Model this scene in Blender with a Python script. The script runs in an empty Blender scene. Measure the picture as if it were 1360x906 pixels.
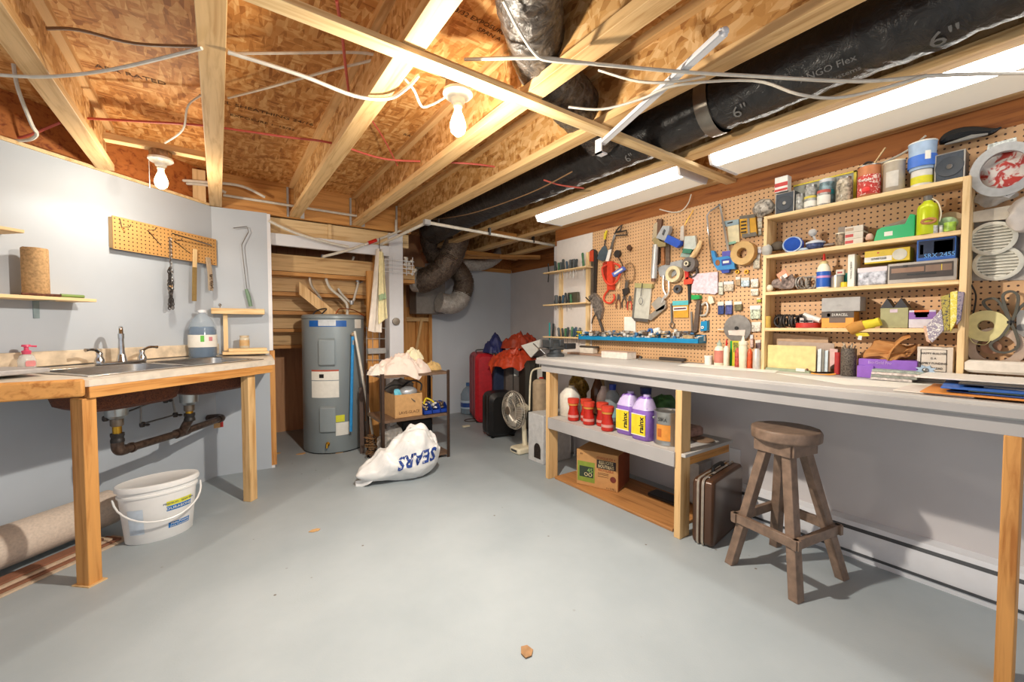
import bpy, bmesh, math, random
from mathutils import Vector, Matrix, noise
from mathutils.bvhtree import BVHTree
random.seed(7)
SC=bpy.context.scene; C=SC.collection
# ---------------------------------------------------------------- camera geometry (also used to measure positions on real planes)
F=550.0; H=1.2; YAW=math.radians(35.3); TILT=math.atan(19/F)
FW=Vector((math.sin(YAW)*math.cos(TILT),math.cos(YAW)*math.cos(TILT),-math.sin(TILT)))
RT=Vector((math.cos(YAW),-math.sin(YAW),0)); UP=RT.cross(FW)
def ray(u,v): return FW+RT*((u-680)/F)-UP*((v-453)/F)
def AX(u,v,x): d=ray(u,v); t=x/d.x; return Vector((x,d.y*t,H+d.z*t))
def AY(u,v,y): d=ray(u,v); t=y/d.y; return Vector((d.x*t,y,H+d.z*t))
def AZ(u,v,z): d=ray(u,v); t=(z-H)/d.z; return Vector((d.x*t,d.y*t,z))
# slanted left wall frame
LO=Vector((-.03,4.05,0)); LD=Vector((.72,.694,0)); LN=Vector((.694,-.72,0)); LANG=math.atan2(.694,.72)
def L(a,b,z): return LO+LD*a+LN*b+Vector((0,0,z))      # a<0 runs left along the wall, b into the room
def AL(u,v,b=0):
    d=ray(u,v); o=Vector((0,0,H)); t=((LO+LN*b-o).dot(LN))/d.dot(LN); p=o+d*t
    return ((p-LO).dot(LD), p.z)
cam=bpy.data.cameras.new('camera'); co=bpy.data.objects.new('camera',cam); C.objects.link(co)
co.matrix_world=Matrix.Translation((0,0,H))@Matrix((RT,UP,-FW)).transposed().to_4x4()
cam.sensor_width=36; cam.lens=F/1360*36; cam.clip_start=.02; SC.camera=co
# ---------------------------------------------------------------- materials
MC={}
def newmat(n):
    m=bpy.data.materials.new(n); m.use_nodes=True; nt=m.node_tree
    return m,nt,nt.nodes['Principled BSDF']
def lin(c):
    if isinstance(c,str): c=[int(c[i:i+2],16)/255 for i in (0,2,4)]
    return tuple((x/12.92 if x<=.04045 else ((x+.055)/1.055)**2.4) for x in c)+(1,)
def nd(nt,t,**k):
    n=nt.nodes.new(t)
    for a,b in k.items():
        if a in n.inputs.keys(): n.inputs[a].default_value=b
        else: setattr(n,a,b)
    return n
def ramp(nt,stops,inp):
    r=nd(nt,'ShaderNodeValToRGB'); e=r.color_ramp.elements
    while len(e)<len(stops): e.new(.5)
    for x,(p,c) in zip(e,stops): x.position=p; x.color=lin(c) if isinstance(c,str) else c
    nt.links.new(inp,r.inputs[0]); return r.outputs[0]
def coords(nt,scale=(1,1,1),src='Object',rot=(0,0,0)):
    t=nd(nt,'ShaderNodeTexCoord'); m=nd(nt,'ShaderNodeMapping'); m.inputs['Scale'].default_value=scale; m.inputs['Rotation'].default_value=rot
    nt.links.new(t.outputs[src],m.inputs[0]); return m.outputs[0]
def bump(nt,bs,h,s,d=.002):
    b=nd(nt,'ShaderNodeBump',Strength=s,Distance=d); nt.links.new(h,b.inputs['Height']); nt.links.new(b.outputs[0],bs.inputs['Normal'])
def plain(key,c,rough=.5,metal=0,var=.06,ns=30,bp=0,emit=0,alpha=1,trans=0,coat=0,ior=1.45):
    if key in MC: return MC[key]
    m,nt,b=newmat(key); MC[key]=m
    b.inputs['Roughness'].default_value=rough; b.inputs['Metallic'].default_value=metal
    b.inputs['Transmission Weight'].default_value=trans; b.inputs['Coat Weight'].default_value=coat; b.inputs['IOR'].default_value=ior
    b.inputs['Alpha'].default_value=alpha
    n=nd(nt,'ShaderNodeTexNoise',Scale=ns,Detail=4); nt.links.new(coords(nt),n.inputs['Vector'])
    l=lin(c); a=tuple(max(0,x*(1-var*2)) for x in l[:3])+(1,); z=tuple(min(1,x*(1+var)) for x in l[:3])+(1,)
    o=ramp(nt,[(.3,a),(.65,z)],n.outputs[0]); nt.links.new(o,b.inputs['Base Color'])
    if bp: bump(nt,b,n.outputs[0],bp)
    if emit: b.inputs['Emission Color'].default_value=l; b.inputs['Emission Strength'].default_value=emit
    return m
def wood(key,c1,c2,ax,rough=.6,knots=True):
    k=key+'xyz'[ax]
    if k in MC: return MC[k]
    m,nt,b=newmat(k); MC[k]=m
    s=[22,22,22]; s[ax]=1.3
    n=nd(nt,'ShaderNodeTexNoise',Scale=1.6,Detail=6,Roughness=.6,Distortion=.6); nt.links.new(coords(nt,s),n.inputs['Vector'])
    o=ramp(nt,[(.32,c2),(.5,c1),(.72,tuple(min(1,x*1.12) for x in lin(c1)[:3])+(1,))],n.outputs[0])
    if knots:
        s2=[5,5,5]; s2[ax]=1.6
        v=nd(nt,'ShaderNodeTexVoronoi',Scale=1.0); nt.links.new(coords(nt,s2),v.inputs['Vector'])
        f=ramp(nt,[(.05,(1,1,1,1)),(.13,(0,0,0,1))],v.outputs['Distance'])
        mx=nd(nt,'ShaderNodeMix',data_type='RGBA'); mx.inputs[7].default_value=tuple(x*.45 for x in lin(c2)[:3])+(1,)
        mm=nd(nt,'ShaderNodeMath',operation='MULTIPLY'); mm.inputs[1].default_value=.55
        nt.links.new(f,mm.inputs[0]); nt.links.new(mm.outputs[0],mx.inputs[0]); nt.links.new(o,mx.inputs[6]); o=mx.outputs[2]
    nt.links.new(o,b.inputs['Base Color']); b.inputs['Roughness'].default_value=rough
    bump(nt,b,n.outputs[0],.15); return m
def osb(key,cols,scale=1.0):
    if key in MC: return MC[key]
    m,nt,b=newmat(key); MC[key]=m
    outs=[]
    for i,(sc,ro) in enumerate((((9,60,26),.35),((60,11,26),-.45),((34,22,34),1.1))):
        v=nd(nt,'ShaderNodeTexVoronoi',Scale=scale,Randomness=1.0); nt.links.new(coords(nt,sc,rot=(ro,ro*.7,ro)),v.inputs['Vector'])
        bw=nd(nt,'ShaderNodeSeparateColor'); nt.links.new(v.outputs['Color'],bw.inputs[0]); outs.append(bw.outputs[i])
    n=nd(nt,'ShaderNodeTexNoise',Scale=9,Detail=3); nt.links.new(coords(nt),n.inputs['Vector'])
    def mix(f,a,c2):
        mx=nd(nt,'ShaderNodeMix',data_type='FLOAT'); nt.links.new(f,mx.inputs[0]); nt.links.new(a,mx.inputs[2]); nt.links.new(c2,mx.inputs[3]); return mx.outputs[0]
    st=ramp(nt,[(.44,(0,0,0,1)),(.5,(1,1,1,1))],n.outputs[0])
    a=mix(st,outs[0],outs[1]); av=nd(nt,'ShaderNodeMix',data_type='FLOAT'); av.inputs[0].default_value=.4
    nt.links.new(a,av.inputs[2]); nt.links.new(outs[2],av.inputs[3])
    o=ramp(nt,[(0.1,cols[0]),(.45,cols[1]),(.9,cols[2])],av.outputs[0]); nt.links.new(o,b.inputs['Base Color'])
    b.inputs['Roughness'].default_value=.7; bump(nt,b,av.outputs[0],.3); return m
def pegboard(key,c,u,w):
    if key in MC: return MC[key]
    m,nt,b=newmat(key); MC[key]=m
    t=nd(nt,'ShaderNodeTexCoord'); s=nd(nt,'ShaderNodeSeparateXYZ'); nt.links.new(t.outputs['Object'],s.inputs[0])
    sq=[]
    for ax in (u,w):
        a=nd(nt,'ShaderNodeMath',operation='MULTIPLY'); a.inputs[1].default_value=1/.0254; nt.links.new(s.outputs[ax],a.inputs[0])
        f=nd(nt,'ShaderNodeMath',operation='FRACT'); nt.links.new(a.outputs[0],f.inputs[0])
        d=nd(nt,'ShaderNodeMath',operation='SUBTRACT'); d.inputs[1].default_value=.5; nt.links.new(f.outputs[0],d.inputs[0])
        p=nd(nt,'ShaderNodeMath',operation='MULTIPLY'); nt.links.new(d.outputs[0],p.inputs[0]); nt.links.new(d.outputs[0],p.inputs[1]); sq.append(p.outputs[0])
    q=nd(nt,'ShaderNodeMath',operation='ADD'); nt.links.new(sq[0],q.inputs[0]); nt.links.new(sq[1],q.inputs[1])
    g=nd(nt,'ShaderNodeMath',operation='GREATER_THAN'); g.inputs[1].default_value=.028; nt.links.new(q.outputs[0],g.inputs[0])
    n=nd(nt,'ShaderNodeTexNoise',Scale=6,Detail=5); nt.links.new(coords(nt),n.inputs['Vector'])
    o=ramp(nt,[(.3,tuple(x*.85 for x in lin(c)[:3])+(1,)),(.7,c)],n.outputs[0])
    mx=nd(nt,'ShaderNodeMix',data_type='RGBA'); mx.inputs[6].default_value=lin('3a1d0c'); nt.links.new(g.outputs[0],mx.inputs[0]); nt.links.new(o,mx.inputs[7])
    nt.links.new(mx.outputs[2],b.inputs['Base Color']); b.inputs['Roughness'].default_value=.55; return m
def paint_floor():
    m,nt,b=newmat('floor_paint')
    n=nd(nt,'ShaderNodeTexNoise',Scale=1.3,Detail=5,Roughness=.6); nt.links.new(coords(nt),n.inputs['Vector'])
    o=ramp(nt,[(.3,'969fa4'),(.7,'a8b0b4')],n.outputs[0])
    v=nd(nt,'ShaderNodeTexVoronoi',Scale=9.0); nt.links.new(coords(nt),v.inputs['Vector'])
    f=ramp(nt,[(.035,(1,1,1,1)),(.07,(0,0,0,1))],v.outputs['Distance'])
    n2=nd(nt,'ShaderNodeTexNoise',Scale=2.5,Detail=2); nt.links.new(coords(nt),n2.inputs['Vector'])
    f2=ramp(nt,[(.52,(0,0,0,1)),(.6,(1,1,1,1))],n2.outputs[0])
    mm=nd(nt,'ShaderNodeMath',operation='MULTIPLY'); nt.links.new(f,mm.inputs[0]); nt.links.new(f2,mm.inputs[1])
    mx=nd(nt,'ShaderNodeMix',data_type='RGBA'); mx.inputs[7].default_value=lin('6b5f50'); nt.links.new(mm.outputs[0],mx.inputs[0]); nt.links.new(o,mx.inputs[6])
    nt.links.new(mx.outputs[2],b.inputs['Base Color']); b.inputs['Roughness'].default_value=.5
    n3=nd(nt,'ShaderNodeTexNoise',Scale=160,Detail=2); nt.links.new(coords(nt),n3.inputs['Vector']); bump(nt,b,n3.outputs[0],.25)
    return m
def ductmat(key,c,rough=.3,metal=0,sc=28,st=1.0,c2=None):
    m,nt,b=newmat(key)
    n=nd(nt,'ShaderNodeTexNoise',Scale=sc,Detail=5,Roughness=.65,Distortion=1.2); nt.links.new(coords(nt),n.inputs['Vector'])
    o=ramp(nt,[(.35,c),(.7,c2 or c)],n.outputs[0]); nt.links.new(o,b.inputs['Base Color'])
    b.inputs['Roughness'].default_value=rough; b.inputs['Metallic'].default_value=metal; bump(nt,b,n.outputs[0],st,.012); return m
PINE=('pine','d9b27c','b98a52'); PINEO=('pineorange','cf9450','a8692b'); PINEL=('pinelight','e2c391','c59b62'); DARKW=('darkwood','b37d48','8a5a30'); GREYP=('greypaint','b3b1ae','a5a3a1')
def P(k,*a,**d): return plain(k,*a,**d)
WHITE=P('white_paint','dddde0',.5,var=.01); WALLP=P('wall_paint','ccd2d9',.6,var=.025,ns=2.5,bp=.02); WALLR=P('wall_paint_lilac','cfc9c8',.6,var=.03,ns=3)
BLK=P('black_plastic','1c1b1b',.4); DGREY=P('dark_grey','45474a',.5); STEEL=P('steel','9b9b9a',.28,1); CHROME=P('chrome','c8c8c8',.12,1); DSTEEL=P('dark_steel','4b4643',.4,.7)
GALV=P('galvanised','b3b6b8',.4,.5,var=.05,ns=60); BRASS=P('brass','c79a3a',.3,1); RED=P('red_plastic','c0261c',.35); BLUE=P('blue_plastic','1f57b8',.35); TEAL=P('teal_plastic','1583b4',.35)
YEL=P('yellow_plastic','d9c22a',.4); GRN=P('green_plastic','1c9a4c',.35); CARD=P('cardboard','c69a66',.8,var=.05); PAPER=P('paper','e4e1d8',.8,var=.03); CLEAR=P('clear_plastic','d9dfe2',.12,alpha=.38,var=.02); GLASS=P('glass','f0f6f6',.03,alpha=.3,var=.01)
PVCW=P('white_pipe','d6cfc1',.4); OFFW=P('cream_plastic','e2d8bd',.45); CLOTH=P('white_cloth','e6dcd0',.9,var=.05,ns=14); FILM=P('plastic_film','c7c2ba',.2,alpha=.5,var=.1)
DUCT=ductmat('duct_black','1d1b1a',.32,0,16,.8,'2c2928'); DUCTB=ductmat('duct_brown','4f4138',.28,.4,34,1.0,'8f7c6b'); FOIL=ductmat('foil','e6e0d8',.3,.35,40,1.0,'b3aba0')
OSBC=osb('osb_subfloor',('a0642a','c98a45','e6b878')); OSBW=osb('osb_web',('93602c','c39253','e0b984')); OSBD=wood('rim_brown','a3642f','7b431d',1,.7,False)
PEG=pegboard('pegboard','d8ab7c',1,2); PEGW=pegboard('pegboard_strip','cf9c5c',0,2)
def twotone(key,c1,c2,ns=60,mid=.5,rough=.5):
    m,nt,b=newmat(key); n=nd(nt,'ShaderNodeTexNoise',Scale=ns,Detail=3,Distortion=.8); nt.links.new(coords(nt),n.inputs['Vector'])
    nt.links.new(ramp(nt,[(mid-.04,c1),(mid+.04,c2)],n.outputs[0]),b.inputs['Base Color']); b.inputs['Roughness'].default_value=rough; return m
def W(t,ax): return wood(t[0],t[1],t[2],ax)
# ---------------------------------------------------------------- mesh builder
class MB:
    def __init__(s): s.v=[]; s.f=[]
    def add(s,vs,fs,M=None):
        o=len(s.v); s.v+=[(M@Vector(p)) if M else Vector(p) for p in vs]; s.f+=[tuple(i+o for i in f) for f in fs]; return s
    def box(s,c,d,M=None):
        x,y,z=[k/2 for k in d]; c=Vector(c)
        vs=[c+Vector((a*x,b*y,e*z)) for a in(-1,1) for b in(-1,1) for e in(-1,1)]
        return s.add(vs,[(0,1,3,2),(4,6,7,5),(0,4,5,1),(2,3,7,6),(0,2,6,4),(1,5,7,3)],M)
    def bb(s,a,b,M=None):
        a=Vector(a);b=Vector(b); return s.box((a+b)/2,[abs(b[i]-a[i]) for i in range(3)],M)
    def rbox(s,c,d,r=.01,n=3,axis=2,M=None):   # box rounded on edges along an axis, slightly chamfered ends
        dd=list(d); a,b=[i for i in range(3) if i!=axis]; r=min(r,dd[a]/2.01,dd[b]/2.01); pts=[]
        for q,(sx,sy) in enumerate(((1,1),(-1,1),(-1,-1),(1,-1))):
            for k in range(n+1):
                t=math.pi/2*(q+k/n); pts.append((sx*(dd[a]/2-r)+r*math.cos(t),sy*(dd[b]/2-r)+r*math.sin(t)))
        ch=min(r*.5,dd[axis]*.2); N=len(pts); vs=[]
        for h,k in ((-1,1),(-1,0),(1,0),(1,1)):
            for p in pts:
                v=[0,0,0]; f1=1-(ch/(dd[a]/2))*k; f2=1-(ch/(dd[b]/2))*k
                v[a]=p[0]*f1; v[b]=p[1]*f2; v[axis]=h*(dd[axis]/2-(0 if k else ch)); vs.append(Vector(c)+Vector(v))
        fs=[tuple(range(N))[::-1],tuple(range(3*N,4*N))]
        for r_ in range(3):
            for i in range(N): j=(i+1)%N; fs.append((r_*N+i,r_*N+j,(r_+1)*N+j,(r_+1)*N+i))
        return s.add(vs,fs,M)
    def lathe(s,prof,c=(0,0,0),n=20,M=None,sy=1.0):
        c=Vector(c); vs=[]; fs=[]
        for r,z in prof:
            for i in range(n):
                t=2*math.pi*i/n; vs.append(c+Vector((r*math.cos(t),r*sy*math.sin(t),z)))
        for k in range(len(prof)-1):
            for i in range(n): j=(i+1)%n; fs.append((k*n+i,k*n+j,(k+1)*n+j,(k+1)*n+i))
        ring=prof[0]==prof[-1]
        if ring: pass
        elif prof[0][0]>1e-4: fs.append(tuple(range(n))[::-1])
        if not ring and prof[-1][0]>1e-4: fs.append(tuple(range((len(prof)-1)*n,len(prof)*n)))
        return s.add(vs,fs,M)
    def tube(s,pts,r,n=8,closed=False):
        pts=[Vector(p) for p in pts]; N=len(pts); rs=r if isinstance(r,(list,tuple)) else [r]*N
        vs=[]; fs=[]; prev=None
        for i,p in enumerate(pts):
            if closed: t=pts[(i+1)%N]-pts[i-1]
            else: t=pts[min(i+1,N-1)]-pts[max(i-1,0)]
            t.normalize() if t.length>1e-9 else None
            if prev is None:
                a=Vector((0,0,1)) if abs(t.z)<.9 else Vector((1,0,0)); prev=t.cross(a).normalized()
            prev=(prev-t*prev.dot(t)); prev=prev.normalized() if prev.length>1e-6 else t.orthogonal().normalized()
            b=t.cross(prev)
            for k in range(n):
                th=2*math.pi*k/n; vs.append(p+(prev*math.cos(th)+b*math.sin(th))*rs[i])
        for i in range(N if closed else N-1):
            for k in range(n): j=(k+1)%n; i2=(i+1)%N; fs.append((i*n+k,i*n+j,i2*n+j,i2*n+k))
        if not closed: fs+= [tuple(range(n))[::-1],tuple(range((N-1)*n,N*n))]
        return s.add(vs,fs)
    def strip(s,pts,side,w,t):    # flat bar: rectangular section swept along pts
        pts=[Vector(p) for p in pts]; side=Vector(side).normalized(); N=len(pts); vs=[];fs=[]
        for i,p in enumerate(pts):
            tg=(pts[min(i+1,N-1)]-pts[max(i-1,0)]).normalized(); n=tg.cross(side).normalized()
            vs+=[p+side*w/2+n*t/2,p-side*w/2+n*t/2,p-side*w/2-n*t/2,p+side*w/2-n*t/2]
        for i in range(N-1):
            for k in range(4): j=(k+1)%4; fs.append((i*4+k,i*4+j,i*4+4+j,i*4+4+k))
        fs+=[(3,2,1,0),tuple(range(4*N-4,4*N))]; return s.add(vs,fs)
    def prism(s,pts,off):         # polygon in space extruded by vector off
        pts=[Vector(p) for p in pts]; off=Vector(off); n=len(pts)
        return s.add(pts+[p+off for p in pts],[tuple(range(n)),tuple(range(2*n-1,n-1,-1))]+[(i,i+n,(i+1)%n+n,(i+1)%n) for i in range(n)])
    def ball(s,c,r,seg=14,rings=8,fn=None):
        c=Vector(c); r=Vector((r,r,r)) if not hasattr(r,'__len__') else Vector(r); vs=[c+Vector((0,0,-r.z))];fs=[]
        for i in range(1,rings):
            ph=-math.pi/2+math.pi*i/rings
            for k in range(seg):
                th=2*math.pi*k/seg; vs.append(c+Vector((r.x*math.cos(ph)*math.cos(th),r.y*math.cos(ph)*math.sin(th),r.z*math.sin(ph))))
        vs.append(c+Vector((0,0,r.z)))
        for k in range(seg): fs.append((0,1+(k+1)%seg,1+k)); fs.append((len(vs)-1,1+(rings-2)*seg+k,1+(rings-2)*seg+(k+1)%seg))
        for i in range(rings-2):
            for k in range(seg): j=(k+1)%seg; a=1+i*seg; fs.append((a+k,a+j,a+seg+j,a+seg+k))
        if fn: vs=[fn(v) for v in vs]
        return s.add(vs,fs)
    def mesh(s,name,mat,smooth=None,off=None):
        me=bpy.data.meshes.new(name); vs=[v-off for v in s.v] if off is not None else s.v
        me.from_pydata([tuple(v) for v in vs],[],s.f); bm=bmesh.new(); bm.from_mesh(me); bmesh.ops.recalc_face_normals(bm,faces=bm.faces)
        if smooth is not False:
            for f in bm.faces: f.smooth=True
            lim=math.radians(smooth or 38)
            for e in bm.edges:
                if len(e.link_faces)==2 and e.calc_face_angle(0)>lim: e.smooth=False
        bm.to_mesh(me); bm.free(); me.materials.append(mat); return me
    def dims(s):
        lo=Vector([min(v[i] for v in s.v) for i in range(3)]); hi=Vector([max(v[i] for v in s.v) for i in range(3)]); return lo,hi
def ctr(pts,n=6):                 # catmull-rom
    P_=[Vector(p) for p in pts]; out=[]
    for i in range(len(P_)-1):
        a=P_[max(i-1,0)];b=P_[i];c=P_[i+1];d=P_[min(i+2,len(P_)-1)]
        for k in range(n):
            t=k/n; out.append(.5*((2*b)+(c-a)*t+(2*a-5*b+4*c-d)*t*t+(3*b-a-3*c+d)*t**3))
    return out+[P_[-1]]
def pick(mb,m):
    if isinstance(m,tuple):
        lo,hi=mb.dims(); d=hi-lo; return W(m,max(range(3),key=lambda i:d[i]))
    return m
SUBS={'lettering','printing','label_mark','label_stripe','label_border','badge','dial_window','tuning_line','cassette_slot','white_band','red_band','dark_stripe','price_label','blue_band','yellow_band','teal_band','logo','logo_plate','hub_badge','bit','bit_column','handle_hole','dark_grip','luggage_tag','zip','nozzle','seal','red_dot','gauge_picture','latch','foil_collar','clamp_band','clip','green_strip','header','teal_top','blue_grip','lid_edge','size_tag'}
class T:                          # a thing: an Empty at its base which parents its parts
    def __init__(s,name,label,cat,loc=(0,0,0),rz=0,group=None):
        o=bpy.data.objects.new(name,None); C.objects.link(o); o.location=loc; o.rotation_euler=(0,0,rz); o.empty_display_size=.05
        o['label']=label; o['category']=cat
        if group: o['group']=group
        s.o=o; s.ps=[]; s.M=Matrix.Translation(loc)@Matrix.Rotation(rz,4,'Z'); s.Mi=s.M.inverted()
    def part(s,name,mb,mat,parent=None,w=True,label=None,smooth=None,bev=0,stuff=False):
        mat=pick(mb,mat)
        if w: mb.v=[s.Mi@v for v in mb.v]
        if parent is None and name in SUBS and s.ps:
            host=[q for q in s.ps if q.name.split('.')[0] in ('label','label_band','label_panel','face_plate','warning_label','grip_body') and name!='label_band']
            parent=(host or s.ps[:1])[-1]
        me=mb.mesh(name,mat,smooth); o=bpy.data.objects.new(name,me); C.objects.link(o); o.parent=parent or s.o
        if parent is None: s.ps.append(o)
        if label: o['label']=label
        if stuff: o['kind']='stuff'
        if bev: bevel(o,bev)
        return o
def bevel(o,w):
    m=o.modifiers.new('bevel','BEVEL'); m.width=w; m.segments=2; m.limit_method='ANGLE'; m.angle_limit=math.radians(40)
def one(name,label,cat,mb,mat,group=None,smooth=None,bev=0,kind=None):
    mat=pick(mb,mat); lo,hi=mb.dims(); c=Vector(((lo.x+hi.x)/2,(lo.y+hi.y)/2,lo.z))
    o=bpy.data.objects.new(name,mb.mesh(name,mat,smooth,c)); o.location=c; C.objects.link(o)
    if label: o['label']=label; o['category']=cat
    if group: o['group']=group
    if kind: o['kind']=kind
    if bev: bevel(o,bev)
    return o
def struct(name,mb,mat,bev=0): return one(name,None,None,mb,mat,kind='structure',bev=bev)
def text(s_,size,org,right,up,ext=.0006,align='CENTER',bold=0,sx=1):
    cu=bpy.data.curves.new('t','FONT'); cu.body=s_; cu.size=size; cu.align_x=align; cu.align_y='CENTER'; cu.extrude=ext; cu.resolution_u=2; cu.offset=bold
    o=bpy.data.objects.new('t',cu); C.objects.link(o); dg=bpy.context.evaluated_depsgraph_get(); dg.update()
    me=bpy.data.meshes.new_from_object(o.evaluated_get(dg)); right=Vector(right).normalized(); up=Vector(up).normalized(); nn=right.cross(up)
    mb=MB(); mb.v=[Vector(org)+right*(v.co.x*sx)+up*v.co.y+nn*v.co.z for v in me.vertices]; mb.f=[tuple(p.vertices) for p in me.polygons]
    bpy.data.objects.remove(o); bpy.data.meshes.remove(me); bpy.data.curves.remove(cu); return mb
def dup(t,loc,rz,label,group=None):
    r=t.o.copy(); C.objects.link(r); r.location=loc; r.rotation_euler=(0,0,rz); r['label']=label
    if group: r['group']=group
    for ch in list(t.o.children):
        c=ch.copy(); C.objects.link(c); c.parent=r
        for g in list(ch.children): d=g.copy(); C.objects.link(d); d.parent=c
    return r
NX=Vector((-1,0,0)); RY=Vector((0,-1,0)); UZ=Vector((0,0,1)); RX=Vector((1,0,0))
# ================================================================ SETTING
struct('floor',MB().bb((-4,-1.5,-.06),(4,6.2,0)),paint_floor())
CEIL=struct('ceiling',MB().bb((-3.2,-1.4,2.43),(3.9,6,2.45)),OSBC)
for s_,u,v,sz in (('PANEL SHEATHING 24/16',345,148,.05),('EXPOSURE 1  15/32',350,163,.04),('APA RATED',175,100,.05),('23/32 EXPOSURE 1',640,30,.034),('SPAN A',650,46,.034),('RATED 24 OC',560,185,.04)):
    q=AZ(u,v,2.4285); mb=text(s_,sz,q,(1,0,0),(0,-1,0),.0004); o=one('printing',None,None,mb,P('osb_ink','5e4028',.8),smooth=False); o['label']='dark stamped lettering on the chipboard ceiling'; o.parent=CEIL; o.matrix_parent_inverse=CEIL.matrix_world.inverted(); o.location=Vector(o.location); CEIL_FIX=o
wl=MB()
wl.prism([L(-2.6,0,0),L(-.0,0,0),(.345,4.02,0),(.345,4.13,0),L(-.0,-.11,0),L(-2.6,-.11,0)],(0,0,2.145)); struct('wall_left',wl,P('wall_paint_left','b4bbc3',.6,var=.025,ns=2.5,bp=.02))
struct('wall_back',MB().bb((2.27,5.12,0),(3.7,5.22,2.04)),WALLP)
wr=MB(); wr.bb((2.72,-1.5,0),(2.84,3.12,1.99)); struct('wall_right',wr,WALLR); struct('wall_far_right',MB().bb((3.6,3.12,0),(3.7,5.12,2.0)).bb((2.84,3.02,0),(3.7,3.12,2.04)),WALLR)
struct('trim_1',MB().bb((2.735,-1.5,1.992),(2.80,3.12,2.43)).bb((2.80,3.08,2.041),(3.66,3.12,2.43)).bb((3.62,3.12,2.001),(3.66,5.14,2.43)),OSBD)              # rim board above the right wall
struct('trim_2',MB().bb((-.62,4.08,2.15),(1.62,4.12,2.43)),PINEO)
struct('trim_3',MB().prism([L(-2.6,-.10,2.15),L(-.02,-.10,2.15),L(-.02,-.06,2.15),L(-2.6,-.06,2.15)],(0,0,.28)),wood('rimred','b06a33','7a3413',0))
struct('trim_4',MB().prism([L(-2.6,-.05,2.146),L(-.02,-.05,2.146),L(-.02,.008,2.146),L(-2.6,.008,2.146)],(0,0,.018)),PINEL)
struct('trim_5',MB().bb((2.27,5.13,2.041),(3.62,5.17,2.43)),OSBD)
# closet behind the water heater
struct('wall_closet',MB().bb((.30,5.35,0),(2.6,5.40,2.43)).bb((.30,4.13,0),(.335,5.35,2.43)),wood('hardboard','bd8d66','ab7a55',2,.7,False))
struct('wall_closet_panel',MB().bb((1.86,5.12,0),(2.27,5.14,1.45)),PINEO)
struct('trim_6',MB().bb((.345,4.02,1.90),(.37,4.13,2.14)).bb((.345,4.02,.0),(.37,4.13,.02)).bb((.345,4.02,1.0),(.372,4.13,1.9)),WHITE)
one('door_jamb_stud','rough pine stud edging the closet opening beside the counter','stud',MB().bb((.346,4.03,.02),(.385,4.12,1.0)),PINEO)
one('header_board','white painted header board across the water heater closet','board',MB().bb((.374,4.08,1.90),(1.395,4.12,2.0)),WHITE,bev=.002)
one('ledger_beam','pale pine ledger beam above the white header','beam',MB().bb((.30,4.14,2.01),(1.62,4.18,2.145)).bb((.84,4.12,2.01),(.87,4.14,2.145)),PINEL)
# stair underside: stringer, treads and risers, each a board
t=T('staircase','underside of a rough pine staircase inside the closet','staircase',(1.0,4.8,1.0))
for i in range(5):
    z=1.86-.175*i; y=4.30+.16*i
    t.part('riser',MB().bb((.36,y,z-.15),(1.75-.08*i,y+.02,z)),PINE)
    t.part('tread',MB().bb((.36,y,z-.19),(1.75-.08*i,y+.24,z-.155)),PINEO)
st=MB(); st.prism([(1.30,4.25,1.75),(1.30,4.25,1.95),(1.30,5.30,1.05),(1.30,5.30,.85)],(.04,0,0)); t.part('stringer',st,PINEO)
st=MB(); st.prism([(.62,4.3,1.5),(.62,4.3,1.62),(1.15,4.3,1.16),(1.15,4.3,1.04)],(0,.04,0)); t.part('brace',st,PINE)
for x,y,z1 in ((1.92,5.06,1.95),(2.10,5.06,1.95),(2.26,5.03,1.95),(1.60,5.2,2.1),(1.25,5.25,1.95),(1.42,4.6,2.1)):
    one('wall_stud','rough pine wall stud in the framing beside the white post','stud',MB().bb((x-.02,y,0),(x+.02,y+.05,z1)),PINEO,'bare wall studs behind the rack')
one('cross_brace','short pine block nailed between bare studs below the grey cabinet','brace',MB().bb((1.94,5.05,1.27),(2.24,5.055,1.32)),PINE)
one('diagonal_brace','slanting pine brace between bare studs behind the rack','brace',MB().prism([(2.04,5.04,.85),(2.07,5.04,.85),(2.16,5.04,1.3),(2.13,5.04,1.3)],(0,.02,0)),PINE)
# ---------------------------------------------------------------- joists
JO=(('far left',-.54,3.50),('second from the left, seen nearly end on',0,4.06),('third from the left, over the water heater side',.56,4.06),('fourth from the left, passing right of the hanging bulb',1.08,4.06),('fifth from the left, beside the long black duct',1.52,4.06),('between the black duct and the tube lights',2.195,5.10),('nearest the pegboard wall',2.72,5.10),('beyond the pegboard, over the luggage corner',3.25,5.10))
for lab,x,y1 in JO:
    t=T('floor_joist','wooden floor joist with chipboard web, '+lab,'joist',(x,1.5,2.15),group='floor joists overhead')
    y0=-1.3 if x<3 else 3.13; w=.04
    t.part('bottom_flange',MB().bb((x-w,y0,2.15),(x+w,y1,2.188)),PINE,bev=.002)
    t.part('web',MB().bb((x-.006,y0,2.188),(x+.006,y1,2.395)),OSBW)
    t.part('top_flange',MB().bb((x-w,y0,2.395),(x+w,y1,2.43)),PINE)
    if 0<x<2 : t.part('hanger',MB().bb((x+.045,4.055,2.15),(x+.075,4.075,2.40)).bb((x-.06,4.055,2.15),(x-.045,4.075,2.40)),GALV,label='galvanised joist hanger')
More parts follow.
